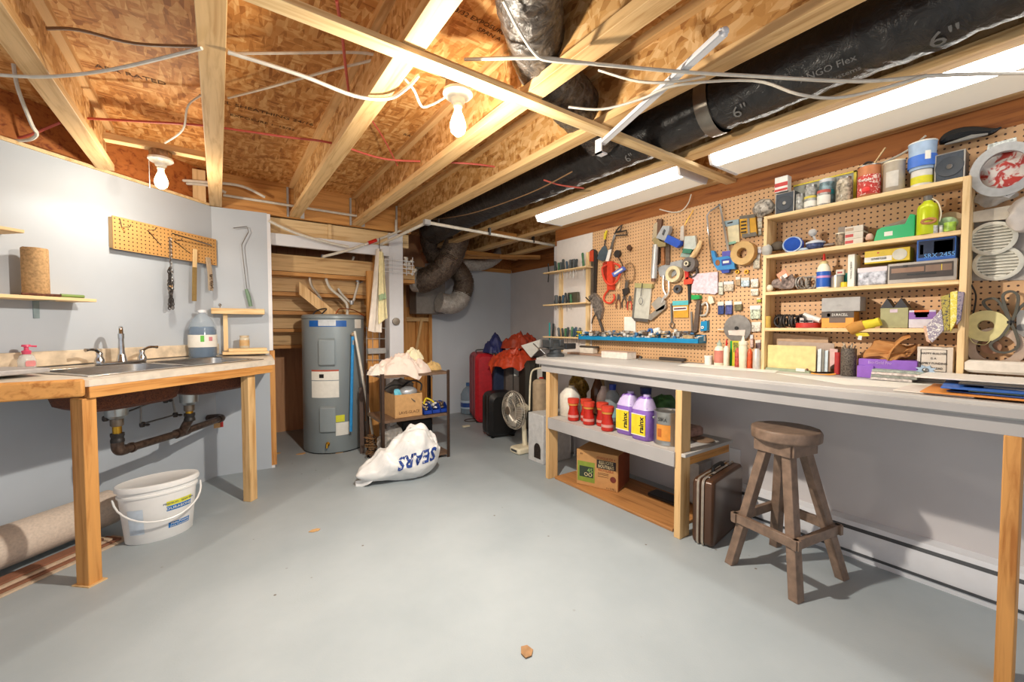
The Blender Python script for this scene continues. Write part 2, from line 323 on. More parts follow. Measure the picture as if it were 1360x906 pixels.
def board(name,label,cat,a,b,w,h,mat,bev=.0015,group=None):
    a=Vector(a);b=Vector(b); d=(b-a); ln=d.length; M=Matrix.Translation((a+b)/2)@d.to_track_quat('X','Z').to_matrix().to_4x4()
    mb=MB().box((0,0,0),(ln,w,h)); ax=mat; m=W(mat,0) if isinstance(mat,tuple) else mat
    me=mb.mesh(name,m); o=bpy.data.objects.new(name,me); C.objects.link(o); o.matrix_world=M
    o['label']=label;o['category']=cat
    if group: o['group']=group
    bevel(o,bev); return o
board('ceiling_strapping','long thin strapping board nailed across under all the joists','board',(-1.0,1.40,2.139),(3.1,1.40,2.139),.065,.02,PINEL)
board('blocking_board','short board between joists carrying the lit hanging bulb','board',(.602,1.49,2.20),(1.038,1.49,2.20),.075,.03,PINE)
board('blocking_board','short board between joists carrying the bulb near the left wall','board',(-.49,3.16,2.235),(-.045,3.16,2.235),.06,.035,PINE)
one('blocking_post','short pine block upright under the far joist end by the left wall','block',MB().bb((-.14,4.0,2.16),(-.06,4.07,2.40)),PINEL)
for i,(a,b) in enumerate((((2.24,4.55,2.12),(3.3,4.55,2.12)),((2.24,3.72,2.19),(2.68,3.72,2.19)),((2.24,4.95,2.10),(3.5,4.3,2.12)))):
    board('cross_brace',('lower pine brace between the far joists over the luggage','pine brace between far joists just beyond the tube light','slanting pine brace between far joists near the back wall')[i],'brace',a,b,.05,.05,PINEO)
board('soffit_board','bare pine board along the top of the far grey wall','board',(2.3,5.09,2.02),(3.58,5.09,2.02),.04,.05,PINEO)
for i,y in enumerate((2.6,1.75,1.1,.2)):
    board('mounting_strip',('farthest','second','third','nearest')[i]+' narrow strip between joists holding up the tube lights','strip',(2.236,y,2.214),(2.68,y,2.214),.06,.02,PINE)
# ---------------------------------------------------------------- fluorescent fixtures
LENS1=P('lens_bright','fffdf6',.4,emit=11,var=0); LENS2=P('lens_soft','dcd3c2',.4,emit=.3,var=0)
def fixture(label,y0,y1):
    t=T('fluorescent_light',label,'ceiling light',(2.46,(y0+y1)/2,2.13),group='fluorescent lights over the workbench')
    xa,xb=2.285,2.635
    t.part('housing',MB().bb((xa+.01,y0+.01,2.175),(xb-.01,y1-.01,2.203)),WHITE,bev=.002)
    for y in (y0,y1):
        t.part('end_cap',MB().prism([(xa,y-.008,2.19),(xa+.03,y-.008,2.126),(xb-.03,y-.008,2.126),(xb,y-.008,2.19)],(0,.016,0)),WHITE)
    t.part('lens_side',MB().prism([(xa,y0+.01,2.176),(xa+.03,y0+.01,2.13),(xa+.085,y0+.01,2.128),(xa+.085,y0+.01,2.133),(xa+.034,y0+.01,2.136),(xa+.006,y0+.01,2.176)],(0,y1-y0-.02,0)),LENS1,label='brightly lit side of the ribbed lens')
    t.part('lens',MB().prism([(xa+.085,y0+.01,2.128),(xb-.03,y0+.01,2.13),(xb,y0+.01,2.176),(xb-.006,y0+.01,2.176),(xb-.034,y0+.01,2.136),(xa+.085,y0+.01,2.133)],(0,y1-y0-.02,0)),LENS2)
fixture('lit white tube light over the far half of the workbench',1.50,2.88)
fixture('lit white tube light over the near half of the workbench and shelves',-.15,1.30)
# ---------------------------------------------------------------- bulbs
BULB=P('bulb_glow','ffe2b0',.3,emit=5,var=0); BULB2=P('bulb_glow_low','ffe2b0',.3,emit=5,var=0); PORC=P('porcelain','e9e4d8',.25)
def bulb(label,x,y,z,cord):
    t=T('bare_bulb_light',label,'light bulb',(x,y,z),group='bare bulbs under the joists')
    oc=MB(); oc.lathe([(.052,0),(.052,-.04),(.0,-.041)],(x,y,z),8); t.part('junction_box',oc,P('rust_box','8a6a4c',.5,.3,var=.25,ns=50))
    t.part('lampholder',MB().lathe([(.058,-.04),(.06,-.052),(.05,-.062),(.03,-.07),(.026,-.085),(.019,-.09),(.019,-.1)],(x,y,z),24),PORC)
    t.part('bulb',MB().lathe([(.014,-.1),(.015,-.118),(.024,-.14),(.032,-.165),(.033,-.18),(.027,-.2),(.012,-.212),(0,-.214)],(x,y,z),16),BULB2 if cord else BULB)
    if cord: t.part('pull_cord',MB().tube([(x-.05,y-.02,z-.07),(x-.05,y-.02,z-.22)],.0015,5),PAPER)
bulb('lit bare bulb in a white porcelain holder hanging mid ceiling',.80,1.505,2.18,False)
for nm,loc,en in (('bulb_light',(.80,1.505,1.962) ,135),('bulb_light',(-.255,3.165,1.998),8)):
    l=bpy.data.lights.new(nm,'SPOT'); l.energy=en; l.spot_size=math.radians(172); l.spot_blend=.25; l.shadow_soft_size=.028; l.color=(1,.93,.83)
    lo=bpy.data.objects.new(nm,l); lo.location=loc; C.objects.link(lo)
    l=bpy.data.lights.new(nm,'POINT'); l.energy=32 if en>20 else 11; l.shadow_soft_size=.03; l.color=(1,.91,.76)
    lo=bpy.data.objects.new(nm,l); lo.location=(loc[0],loc[1],loc[2]-.03); C.objects.link(lo)
bulb('lit bare bulb in a white holder close to the left wall',-.255,3.165,2.215,True)
# ---------------------------------------------------------------- ducts
def duct(name,label,pts,r,mat,ring=.022,amp=.05,n=28,seg=8,t=None,plabel=None):
    c=ctr(pts,seg); ln=sum((c[i+1]-c[i]).length for i in range(len(c)-1)); N=max(int(ln/ring*2),20)
    # resample evenly
    cum=[0]; 
    for i in range(len(c)-1): cum.append(cum[-1]+(c[i+1]-c[i]).length)
    out=[];rs=[];j=0
    for k in range(N+1):
        s_=ln*k/N
        while j<len(c)-2 and cum[j+1]<s_: j+=1
        f=(s_-cum[j])/max(1e-6,cum[j+1]-cum[j]); out.append(c[j].lerp(c[j+1],min(1,f)))
        rs.append(r*(1+(amp if k%2 else -amp)*(.6+.4*noise.noise(out[-1]*9))+.05*noise.noise(out[-1]*4)))
    mb=MB().tube(out,rs,n)
    # crumple
    mb.v=[v+Vector((noise.noise(v*22),noise.noise(v*22+Vector((9,0,0))),noise.noise(v*22+Vector((0,7,0)))))*.008 for v in mb.v]
    if t: return t.part(name,mb,mat,smooth=80,label=plabel)
    return mb
t=T('flexible_duct','long black insulated flexible duct running under the ceiling beside the tube lights','duct',(1.87,1.5,2.06))
duct('duct_sleeve','',[(2.0,-.8,2.29),(1.995,0,2.287),(1.99,.8,2.285),(1.98,1.6,2.287),(1.96,2.4,2.285),(1.92,3.3,2.28),(1.87,4.1,2.22)],.138,DUCT,ring=.05,amp=.006,t=t)
bnd=MB(); 
for k in range(2): bnd.lathe([(.148,-.032),(.151,0),(.148,.032)],(0,0,0),36,Matrix.Translation((1.99,1.10,2.285))@Matrix.Rotation(math.pi/2,4,'X'))
t.part('clamp_band',bnd,P('band_silver','b5aca0',.3,.8),label='silver band strapped around the duct')
def ducttext(s_,u,v,size,par):
    # lettering printed on the sleeve, wrapped on its real cylinder (axis along y)
    d=ray(u,v); o=Vector((0,0,H)); cx_,cz_,r=1.99,2.286,.1475
    a=d.x**2+d.z**2; b=2*(-cx_*d.x+(H-cz_)*d.z); c=cx_**2+(H-cz_)**2-r*r; D=b*b-4*a*c
    if D<0: return
    p=o+d*((-b-math.sqrt(D))/(2*a)); th0=math.atan2(p.z-cz_,p.x-cx_)
    mb=text(s_,size,(0,0,0),(1,0,0),(0,1,0),.0004)
    bm=bmesh.new(); bm.from_mesh(mb.mesh('t',PAPER)); bmesh.ops.triangulate(bm,faces=bm.faces); 
    mb.v=[Vector((cx_+(r+.001+v.z)*math.cos(th0-v.y/r),p.y-v.x,cz_+(r+.001+v.z)*math.sin(th0-v.y/r))) for v in mb.v]; bm.free()
    t.part('printing',mb,P('print_grey','6f6d6b',.5),label='pale grey lettering on the black sleeve')
ducttext('6"',1255,50,.095,t); ducttext('6"',983,148,.08,t); ducttext('6"',836,210,.07,t); ducttext('6"',735,256,.06,t); ducttext('ANGO Flex',1098,92,.036,t); ducttext('Systems',1122,98,.03,t)
t=T('branch_duct','short silvery black flexible duct crossing through the joists near the ceiling','duct',(1.2,1.36,2.2))
duct('duct_sleeve','',[(.62,.80,2.30),(.86,1.12,2.30),(1.14,1.37,2.29),(1.42,1.50,2.29),(1.80,1.66,2.29)],.112,ductmat('duct_silver','2b2826',.25,.25,22,1.0,'6f6862'),ring=.03,amp=.02,t=t)
t=T('looped_duct','thick black flexible duct curling down onto the grey cabinet, front one','duct',(2.2,4.5,1.6))
def AYs(l,y): return [AY(u,v,yy) for (u,v,yy) in l]
duct('duct_sleeve','',AYs([(612,280,4.1),(610,300,4.3),(606,322,4.35),(599,341,4.38),(588,357,4.42),(570,370,4.5),(556,374,4.6)],0),.138,DUCTB,t=t)
t.part('foil_collar',MB().tube(AYs([(558,373,4.56),(549,373,4.62)],0),[.135,.128],24),FOIL,label='torn silver foil end')
t=T('looped_duct','thinner black flexible duct looping behind the other, with a silver foil end','duct',(2.3,4.7,1.5))
duct('duct_sleeve','',AYs([(570,280,4.6),(571,305,4.62),(574,328,4.72),(586,348,4.78),(606,358,4.74),(616,374,4.7),(613,392,4.7)],0),.125,DUCTB,t=t)
duct('foil_end',None,AYs([(614,388,4.7),(609,400,4.68),(598,404,4.66),(583,401,4.66)],0),.118,FOIL,t=t,plabel='crumpled silver foil end of the duct')
t=T('foil_duct','flat silver foil duct lying along the top of the far wall','duct',(2.6,4.7,1.85))
duct('duct_sleeve','',[AY(668,333,4.9),AY(655,345,4.95),AY(636,352,4.95),AY(606,350,4.95)],.08,FOIL,t=t)
one('vent_cabinet','grey metal cabinet hanging on the studs behind the looped ducts','cabinet',MB().bb((1.97,4.8,1.36),(2.36,5.03,1.93)),P('grey_metal','8d8781',.45,.2),bev=.006)
# ---------------------------------------------------------------- rail, pipes, cables
rl=T('white_channel','slim white metal channel hung diagonally under the joists','rail',(1.45,1.1,2.1))
a,b=AZ(962,42,2.118),AZ(800,190,2.118)
rm=MB(); d=(b-a); Mx=Matrix.Translation((a+b)/2)@d.to_track_quat('X','Z').to_matrix().to_4x4(); rm.box((0,0,0),(d.length,.028,.022),Mx).box((0,.017,-.006),(d.length,.006,.012),Mx)
rl.part('channel',rm,WHITE,bev=.002); rl.part('end_knob',MB().ball(a+Vector((0,0,.0)),.014),WHITE)
rl.part('bracket',MB().bb(b-Vector((.03,.02,.06)),b+Vector((-.022,.02,.012))).bb(b-Vector((.03,.02,.06)),b+Vector((.014,.02,-.052))),WHITE)
def cable(label,pts,r,mat,name='cable',cat='cable',z=None,n=5,group=None):
    return one(name,label,cat,MB().tube(ctr([AZ(*p) if z is None else AZ(p[0],p[1],z) for p in pts],n),r,6),mat,group=group)
CW=P('cable_white','d9d2c4',.5); CR=P('cable_red','c25a4c',.5); CB=P('cable_brown','8b6a4a',.5)
cable('white cable sagging under the joists from the left edge to the nearly vertical joist',[(-20,98,2.14),(60,102,2.14),(150,92,2.14),(268,64,2.14)],.006,CW)
cable('brownish cable stapled along the chipboard ceiling at upper left',[(62,38,2.30),(105,40,2.32),(180,58,2.34),(268,62,2.34)],.006,CB)
cable('thick white cable drooping toward the hanging bulb',[(303,69,2.14),(400,100,2.135),(470,127,2.125),(515,131,2.13),(540,117,2.14),(556,100,2.16)],.007,CW)
cable('white cable bent in a hairpin between the second and third joists',[(303,71,2.35),(400,70,2.35),(480,70,2.35),(499,78,2.34),(440,93,2.35),(350,118,2.35),(303,130,2.35)],.006,CW)
cable('short white cable running from the joist into the hanging bulb holder',[(538,105,2.2),(550,120,2.17),(560,141,2.14),(573,139,2.13),(590,130,2.12)],.005,CW)
cable('white cable kinked down over the top of the left wall',[(18,85,2.40),(24,118,2.30),(42,165,2.20),(49,178,2.18),(38,186,2.17),(15,187,2.165)],.008,CW)
cable('pinkish cable across the far left corner above the wall',[(-5,183,2.20),(30,182,2.21),(80,163,2.30)],.006,CR)
cable('long white cable strung under the joists toward the right edge',[(617,79,2.2),(715,77,2.14),(780,84,2.11),(900,95,2.1),(1000,101,2.1),(1140,108,2.04),(1250,100,2.04),(1400,96,2.1)],.006,CW)
cable('white cable running down over the silvery duct',[(668,0,2.17),(690,42,2.16),(712,73,2.14),(732,81,2.12),(790,85,2.1)],.006,CW)
cable('white cable looping between the channel and the black duct',[(795,93,2.2),(848,108,2.12),(900,108,2.1),(960,96,2.2)],.005,CW)
cable('white cable sagging lowest under the black duct',[(755,142,2.12),(800,145,2.1),(850,132,2.1),(900,113,2.1),(1000,107,2.1),(1060,125,2.0),(1110,130,2.0),(1170,118,2.0),(1230,100,2.03)],.005,CW)
cable('thin white cable from the bulb near the left wall up over the joist',[(219,190,2.24),(243,172,2.25),(250,140,2.32),(272,124,2.36)],.005,CW)
cable('red cable threaded through the joists across the ceiling',[(113,157,2.28),(200,162,2.28),(272,167,2.28),(380,182,2.26),(440,190,2.26),(510,211,2.26),(580,215,2.26),(640,219,2.26),(695,229,2.26)],.006,CR)
cable('red cable end crossing the black duct near the far tube light',[(722,239,2.16),(745,246,2.14),(775,250,2.135)],.005,CR)
cable('red cable hanging from the joist left of the hanging bulb',[(447,0,2.3),(454,42,2.33),(458,80,2.33),(463,122,2.34)],.006,CR)
cable('red cable running diagonally to the middle joist',[(494,160,2.38),(510,185,2.36),(528,220,2.30)],.005,CR)
cable('black wire trailing beside the far end of the duct',[(560,293,2.3),(620,285,2.16),(700,258,2.13),(760,228,2.14)],.004,CB)
one('water_pipe','white pipe running along the rim board at the joist ends','pipe',MB().tube([(.05,4.04,2.245),(.62,4.035,2.24)],.011,8).tube([(.62,4.035,2.24),(1.13,4.03,2.235)],.011,8),PVCW)
one('water_pipe','curved white pipe looping over the left wall behind the bulb','pipe',MB().tube(ctr([AY(u,v,3.98) for u,v in ((208,262),(214,247),(235,240),(275,242),(320,247),(352,262))]),.011,8).tube(ctr([AY(u,v,4.0) for u,v in ((222,262),(232,247),(250,244),(280,247),(300,256))]),.011,8),PVCW)
pz=2.09
t=T('water_pipe','white pipe bridging from the white post across to the far wall','pipe',(1.6,3.6,2.05))
pp=[AZ(567,295.5,2.1)]; 
t.part('pipe_run',MB().tube([AZ(567,295.5,2.03),AZ(736,326,2.03)],.013,10),PVCW)
t.part('pipe_branch',MB().tube([AZ(567,295.5,2.03),AZ(503,326,2.0)],.013,10),PVCW)
cp=MB(); a=AZ(567,295.5,2.03); cp.box(a,(.05,.04,.04)); t.part('coupling',cp,GALV)
for u,v in ((582,299),(650,310),(708,321)): p=AZ(u,v,2.03); t.part('clip',MB().box(p+Vector((0,0,.018)),(.015,.03,.06)),BLK)
# ================================================================ LEFT WALL SIDE
CZ=lambda b: .978-.022*max(0,min(1,b/.66))          # counter falls slightly towards the room
LAM=plain('laminate','d6cbbb',.35,var=.08,ns=18)
def lbox(mb,a0,a1,b0,b1,z0,z1): return mb.prism([L(a0,b0,z0),L(a1,b0,z0),L(a1,b1,z0),L(a0,b1,z0)],(0,0,z1-z0))
t=T('sink_counter','beige laminate counter with a rough pine frame along the left wall','counter',L(-.8,.4,0),LANG)
# counter top ring around the sink cut-out
SA0,SA1,SB0,SB1=-1.235,-.15,.12,.585
def slab(a0,a1,b0,b1,mb):
    ps=[L(a0,b0,CZ(b0)-.03),L(a1,b0,CZ(b0)-.03),L(a1,b1,CZ(b1)-.03),L(a0,b1,CZ(b1)-.03)]; mb.prism(ps,(0,0,.03))
s=MB(); s.prism([L(SA0+.02,.005,.948),L(-2.0,.005,.948),L(-1.595,.40,.935),L(SA0+.02,.40,.935)],(0,0,.03)); slab(SA0+.02,SA1-.02,.005,SB0+.02,s); slab(SA0+.02,SA1-.02,SB1-.02,.69,s)
s.prism([L(SA0+.02,.40,.937),L(SA0+.02,.69,.926),L(-1.30,.69,.926),L(-1.595,.40,.935)],(0,0,.03))
s.prism([L(-.17,.03,.947),L(-.17,.69,.926),(.355,4.015,.937),L(0,.02,.948)],(0,0,.03))
t.part('countertop',s,LAM)
t.part('front_rail',lbox(MB(),-1.30,-.19,.655,.69,.872,.925),PINEO,bev=.003,label='pine front rail')
t.part('side_rail',MB().prism([L(-.22,.65,.872),L(-.19,.69,.872),(.345,4.0,.872),(.31,4.0,.872)],(0,0,.054)),PINEO)
t.part('back_splash',lbox(MB(),-2.5,.015,.004,.028,.985,1.066),plain('splash','d1bfa6',.4,var=.16,ns=14),bev=.004,label='mottled beige backsplash')
t.part('leg',lbox(MB(),-1.318,-1.262,.60,.673,0,.872),PINEO,bev=.003)
t.part('leg',lbox(MB(),-.378,-.318,.60,.66,0,.872),PINE,bev=.003)
t.part('apron_board',MB().prism([(-.50,2.62,.885),(-.50,2.655,.885),(-1.75,2.655,.885),(-1.75,2.62,.885)],(0,0,.08)),PINEO,bev=.01,label='wide pine apron board at the left end')
t.part('foot_shim',MB().prism([L(-1.33,.59,0),L(-1.255,.59,0),L(-1.25,.685,0),L(-1.325,.683,0)],(0,0,.006)),PINE)
# sink
t=T('double_sink','stainless steel double bowl sink set in the beige counter','sink',L(-.69,.36,.94),LANG)
def bowl(a0,a1,b0,b1,zb,under):
    ca,cb=(a0+a1)/2,(b0+b1)/2; ha,hb=(a1-a0)/2,(b1-b0)/2; vs=[];fs=[];n=32
    prof=((1.0,.0),(.99,-.03),(.96,-.1),(.9,-.15),(.78,-.165),(.25,-.172),(.0,-.174)) 
    for s_,dz in prof:
        for k in range(n):
            th=2*math.pi*k/n; c_,q=math.cos(th),math.sin(th); e=.42
            x=ha*s_*math.copysign(abs(c_)**e,c_); y=hb*s_*math.copysign(abs(q)**e,q)
            z=CZ(cb+y)+.003+dz*zb/.174-(under if dz<0 or True else 0); vs.append(L(ca+x,cb+y,z))
    for r in range(len(prof)-1):
        for k in range(n): j=(k+1)%n; fs.append((r*n+k,r*n+j,(r+1)*n+j,(r+1)*n+k))
    return MB().add(vs,fs)
rim=MB()
for (a0,a1,b0,b1) in ((SA0,SA1,SB0,.20),(SA0,SA1,.545,SB1),(SA0,-1.20,.20,.545),(-.705,-.67,.20,.545),(-.185,SA1,.20,.545)):
    rim.prism([L(a0,b0,CZ(b0)+.001),L(a1,b0,CZ(b0)+.001),L(a1,b1,CZ(b1)+.001),L(a0,b1,CZ(b1)+.001)],(0,0,.005))
BR=P('brushed_steel','b7b5b2',.25,1,var=.05,ns=5)
t.part('rim',rim,BR,bev=.002)
UND=ductmat('sink_underside','3a1a0e',.55,.2,120,.6,'8a4d2c')
for a0,a1 in ((-1.20,-.705),(-.67,-.185)):
    b_=t.part('bowl',bowl(a0,a1,.20,.545,.16,0),BR)
    u_=bowl(a0-.012,a1+.012,.188,.557,.20,.006); t.part('bowl_underside',u_,UND,label='brown sound-deadened underside of the bowl')
zc=CZ(.15)+.006
fa=-.78
t2=T('faucet','chrome two handle faucet with a tall curved spout behind the sink','faucet',L(fa,.16,zc),LANG)
t2.part('base_plate',MB().rbox(L(fa,.16,zc+.007),(.27,.05,.014),.024,6,2,None) if False else MB().rbox((0,0,.007),(.27,.05,.014),.024,6),CHROME,w=False)
sw=Matrix.Rotation(math.radians(-36),3,'Z'); sp=ctr([sw@Vector(q) for q in ((0,0,.012),(0,0,.07),(0,-.005,.15),(0,-.02,.195),(0,-.05,.215),(0,-.085,.205),(0,-.1,.175))],6); n=len(sp)
t2.part('spout',MB().tube(sp,[.02-.009*min(1,i/14) for i in range(n)],12).lathe([(.028,0),(.024,.02),(.018,.045)],(0,0,.01),16).lathe([(.014,0),(.015,.03)],sw@Vector((0,-.1,.15)),12),CHROME,w=False)
for sx in (-1,1):
    t2.part('handle',MB().lathe([(.024,0),(.022,.02),(.014,.04),(.016,.055),(.01,.066)],(sx*.115,0,.012),14).tube(ctr([(sx*.115,0,.07),(sx*.14,-.01,.088),(sx*.165,-.015,.092),(sx*.195,-.02,.09)],4),[.009]*8+[.008]*3+[.01]*2,8),CHROME,w=False)
# drain pipes
COP=P('copper_dark','5b4a40',.35,.6,var=.25,ns=40); RUB=P('rubber','231f1d',.5)
t=T('drain_pipe','dark brown drain pipe under the sink with brass tailpieces','pipe',L(-.6,.33,.5),LANG)
for a,z in ((-.945,.56),(-.52,.585)):
    b=.34; c=L(a,b,0)
    t.part('strainer',MB().lathe([(.028,.685),(.05,.705),(.052,.745),(.058,.775)],c,20),P('strainer_steel','b8bcbc',.3,.9),label='silver basket strainer under the bowl')
    t.part('slip_nut',MB().lathe([(.026,.645),(.03,.65),(.03,.685)],c,10),P('worn_chrome','8a7d70',.35,.9))
    t.part('tailpiece',MB().lathe([(.021,z+.02),(.021,.65)],c,16),BRASS,label='brass tailpiece')
    t.part('coupling',MB().lathe([(.031,z-.005),(.031,z+.01),(.028,z+.014),(.028,z+.025),(.031,z+.03),(.031,z+.045)],c,16),RUB)
pts=[L(-.945,.34,.56),L(-.945,.34,.525),L(-.93,.337,.503),L(-.895,.33,.50)]
t.part('elbow',MB().tube(ctr(pts,6),.029,14),COP)
t.part('horizontal_run',MB().tube([L(-.895,.33,.50),L(-.52,.28,.50),L(-.13,.17,.50)],.023,14).tube([L(-.87,.327,.50),L(-.855,.324,.50)],.03,14).tube([L(-.57,.287,.5),L(-.47,.262,.5)],.03,14),COP)
t.part('riser',MB().tube([L(-.52,.34,.59),L(-.52,.31,.55),L(-.52,.28,.50)],.026,14),COP)
t.part('wall_elbow',MB().tube(ctr([L(-.15,.175,.5),L(-.115,.165,.5),L(-.095,.12,.5),L(-.095,.03,.49)],4),.028,14),COP)
one('pipe_tag','red and tan tag hanging at the end of the drain pipe','tag',MB().box(L(-.055,.10,.46),(.03,.012,.09)),RED)
one('pipe_tag','small tan card hanging beside the red tag','tag',MB().box(L(-.1,.11,.445),(.04,.01,.05)),CARD)
t=T('supply_line','thin steel water supply pipes with valves under the sink','pipe',L(-.5,.05,.5),LANG)
def LL(u,v,b): a,z=AL(u,v,b); return L(a,b,z)
t.part('pipe_run',MB().tube([LL(140,555,.1),LL(175,545,.1),LL(200,535,.1),LL(221,531,.1)],.006,6).tube([LL(190,563,.1),LL(233,551,.1)],.006,6),STEEL)
t.part('pipe_riser',MB().tube([LL(187,564,.1),LL(187,530,.1)],.006,6).tube([LL(233,551,.1),LL(227,520,.1)],.007,6),STEEL)
for u,v in ((140,556),(189,564),(233,551),(220,532)): 
    p=LL(u,v,.1); t.part('valve',MB().lathe([(.012,-.016),(.016,-.008),(.016,.008),(.012,.016)],p,10).tube([p,p+LN*.035],.006,6).ball(p+LN*.04,(.014,.014,.009),8,5),DSTEEL)
# items on the counter
def lathe_thing(name,label,cat,parts,loc,group=None,rz=0):
    t=T(name,label,cat,loc,rz,group)
    for p in parts:
        pn,prof,mat=p[:3]; n=p[3] if len(p)>3 else 20; sy=p[4] if len(p)>4 else 1
        t.part(pn,MB().lathe(prof,(0,0,0),n,None,sy),mat,w=False,label=p[5] if len(p)>5 else None)
    return t
zb=CZ(.1)+.001
BLUEL=P('blue_liquid','2d4a72',.15,alpha=.9,var=.05)
t=lathe_thing('liquid_jug','large clear jug of blue liquid with a white label on the counter','jug',[('liquid',[(.078,.004),(.082,.02),(.082,.20),(.07,.225),(0,.226)],BLUEL),('jug_body',[(.080,0),(.087,.01),(.087,.19),(.085,.22),(.06,.28),(.03,.315),(.022,.32),(.022,.345)],P('jug_plastic','a9bccb',.1,alpha=.35,var=.02)),('cap',[(.026,.328),(.026,.348),(.0,.349)],WHITE),('band_label',[(.0882,.075),(.0882,.165)],PAPER,20,1,'white paper label')],L(-.205,.115,zb))
p=Vector(t.o.location); vd=(Vector((0,0,0))-p); vd.z=0; vd.normalize(); rr=UZ.cross(vd)
def curved_patch(c,r,z0,z1,ang0,ang1,n=8):
    mb=MB(); vs=[];fs=[]
    for k in range(n+1):
        a=ang0+(ang1-ang0)*k/n
        vs+=[(c[0]+r*math.cos(a),c[1]+r*math.sin(a),z0),(c[0]+r*math.cos(a),c[1]+r*math.sin(a),z1)]
    for k in range(n): fs.append((2*k,2*k+2,2*k+3,2*k+1))
    return mb.add(vs,fs)
va=math.atan2(-p.y,-p.x)
t.part('label_mark',curved_patch(p,.0888,p.z+.115,p.z+.16,va-.15,va+.1),P('lime','5fb043',.5),label='green square printed on the label')
t.part('label_mark',curved_patch(p,.0888,p.z+.12,p.z+.15,va+.42,va+.7),P('pinkmark','c77d86',.5))
t=lathe_thing('soap_bottle','small clear pump soap bottle with a pink top','bottle',[('bottle_body',[(.028,0),(.035,.008),(.036,.05),(.028,.075),(.012,.085)],CLEAR,20,.7),('pump_top',[(.016,.083),(.018,.1),(.009,.105),(.008,.12),(.018,.122),(.016,.132),(0,.133)],P('pink_plastic','d8506f',.35))],L(-1.165,.085,zb),rz=LANG)
t.part('nozzle',MB().tube([(0,0,.126),(.03,-.02,.122)],.005,6),P('pink_plastic','d8506f',.35),w=False)
t.part('fish_label',MB().rbox((0,-.0262,.035),(.04,.002,.03),.008,3,1),P('pink_label','d98a8a',.5),w=False)
one('drip_tray','grey plastic tray at the far left end of the counter','tray',lbox(MB(),-1.62,-1.26,.12,.40,.982,1.005),P('tray_grey','a8a5a4',.4),bev=.006)
t=T('spice_jar','small glass jar with a pale lid and label on stacked boards','jar',(.165,3.9,1.03))
t.part('jar',MB().lathe([(.03,0),(.034,.006),(.034,.075),(.028,.088)],(.165,3.9,1.03),18),P('jar_glass','e8dcc0',.1,alpha=.6)); t.part('lid',MB().lathe([(.031,.086),(.031,.10),(0,.101)],(.165,3.9,1.03),18),P('lid_beige','cdb99a',.4)); t.part('jar_label',MB().lathe([(.0346,.02),(.0346,.065)],(.165,3.9,1.03),18),P('jar_label','c9a574',.6))
one('wood_offcut','lower of two pine boards stacked at the right end of the counter','board',MB().bb((.02,3.83,.985),(.325,3.99,1.005)),PINEL,bev=.002)
one('wood_offcut','upper thin pine board under the small glass jar','board',MB().bb((.06,3.85,1.006),(.315,3.98,1.029)),PINEL,bev=.002)
# wall items
WP=lambda u,v,b=.012: LL(u,v,b)
t=T('pegboard_strip','narrow strip of brown pegboard screwed to the left wall','pegboard',L(-.34,.01,1.68),LANG)
t.part('board',lbox(MB(),-.72,.0,.035,.041,1.682,1.885),PEGW); t.part('batten',lbox(MB(),-.715,-.695,.002,.035,1.69,1.88),PINE); t.part('batten',lbox(MB(),-.03,-.01,.002,.035,1.69,1.88),PINE)
def hk(pts,r=.0025): return MB().tube(pts,r,5)
def PG(u,v,b): return LL(u,v,b)
for i,(u,v,du,dv) in enumerate(((162,302,-3,-12),(196,306,18,20),(231,320,22,17))):
    p=PG(u,v,.045); one('wire_hook',('left','middle','right')[i]+' wire hook on the narrow pegboard strip','hook',hk([PG(u+du,v+dv,.044),p,p+LN*.06,p+LN*.07+UZ*.015]),DSTEEL,'wire hooks on the pegboard strip')
one('handsaw_blade','thin steel bar lying across hooks on the pegboard strip','tool',MB().strip([PG(228,310,.10),PG(255,318,.09),PG(281,326,.06)],(0,0,1),.008,.005),STEEL)
t=T('chain','steel chain bundle hanging from the pegboard strip','chain',PG(225,425,.07))
p0=PG(226,318,.075)
for i in range(14):
    c=p0-UZ*(.026*i); a=Matrix.Translation(c)@Matrix.Rotation((i%2)*math.pi/2+LANG,4,'Z')
    t.part('link',MB().tube([a@Vector((.007*math.cos(k*math.pi/4),0,.016*math.sin(k*math.pi/4))) for k in range(8)],.0028,5,True),STEEL)
for (du,sgn) in ((-2.5,1),(2.5,-1),(0,0)):
    q=PG(226+du,358,.07); 
    for i in range(11): 
        c=q-UZ*(.025*i+.01*abs(sgn)); a=Matrix.Translation(c+LN*.006*sgn)@Matrix.Rotation(.6*i+LANG,4,'Z')@Matrix.Rotation(.3*sgn,4,'Y')
        t.part('link',MB().tube([a@Vector((.009*math.cos(k*math.pi/4),0,.018*math.sin(k*math.pi/4))) for k in range(8)],.0034,5,True),DSTEEL)
t.part('rag_tie',MB().ball(PG(227,381,.075),(.01,.01,.014),8,6),CARD)
t=T('paint_stir_stick','flat wooden stick with a brown lower half hanging from the strip','stick',PG(258,400,.06))
a,b,c=PG(259,331,.06),PG(258.5,355,.06),PG(258,400,.06)
t.part('upper',MB().strip([a,b],LD,.03,.006),PINEL); t.part('lower',MB().strip([b,c],LD,.032,.007),P('stick_brown','8d7446',.6),label='brown painted half')
t=T('wire_brush','wire brush with a pale wooden handle hanging from the strip','brush',PG(279,386,.06))
a,b,c=PG(276,342,.06),PG(279,364,.06),PG(280,386,.06)
t.part('handle',MB().strip([a,b,c],LD,.032,.012),P('grey_wood','b49f86',.7)); br=MB()
for i in range(36): q=b.lerp(c,random.random())+LD*random.uniform(-.014,.01); br.tube([q,q+LN*.02],.0018,4)
t.part('bristles',br,P('bristle','5a4634',.7),stuff=True)
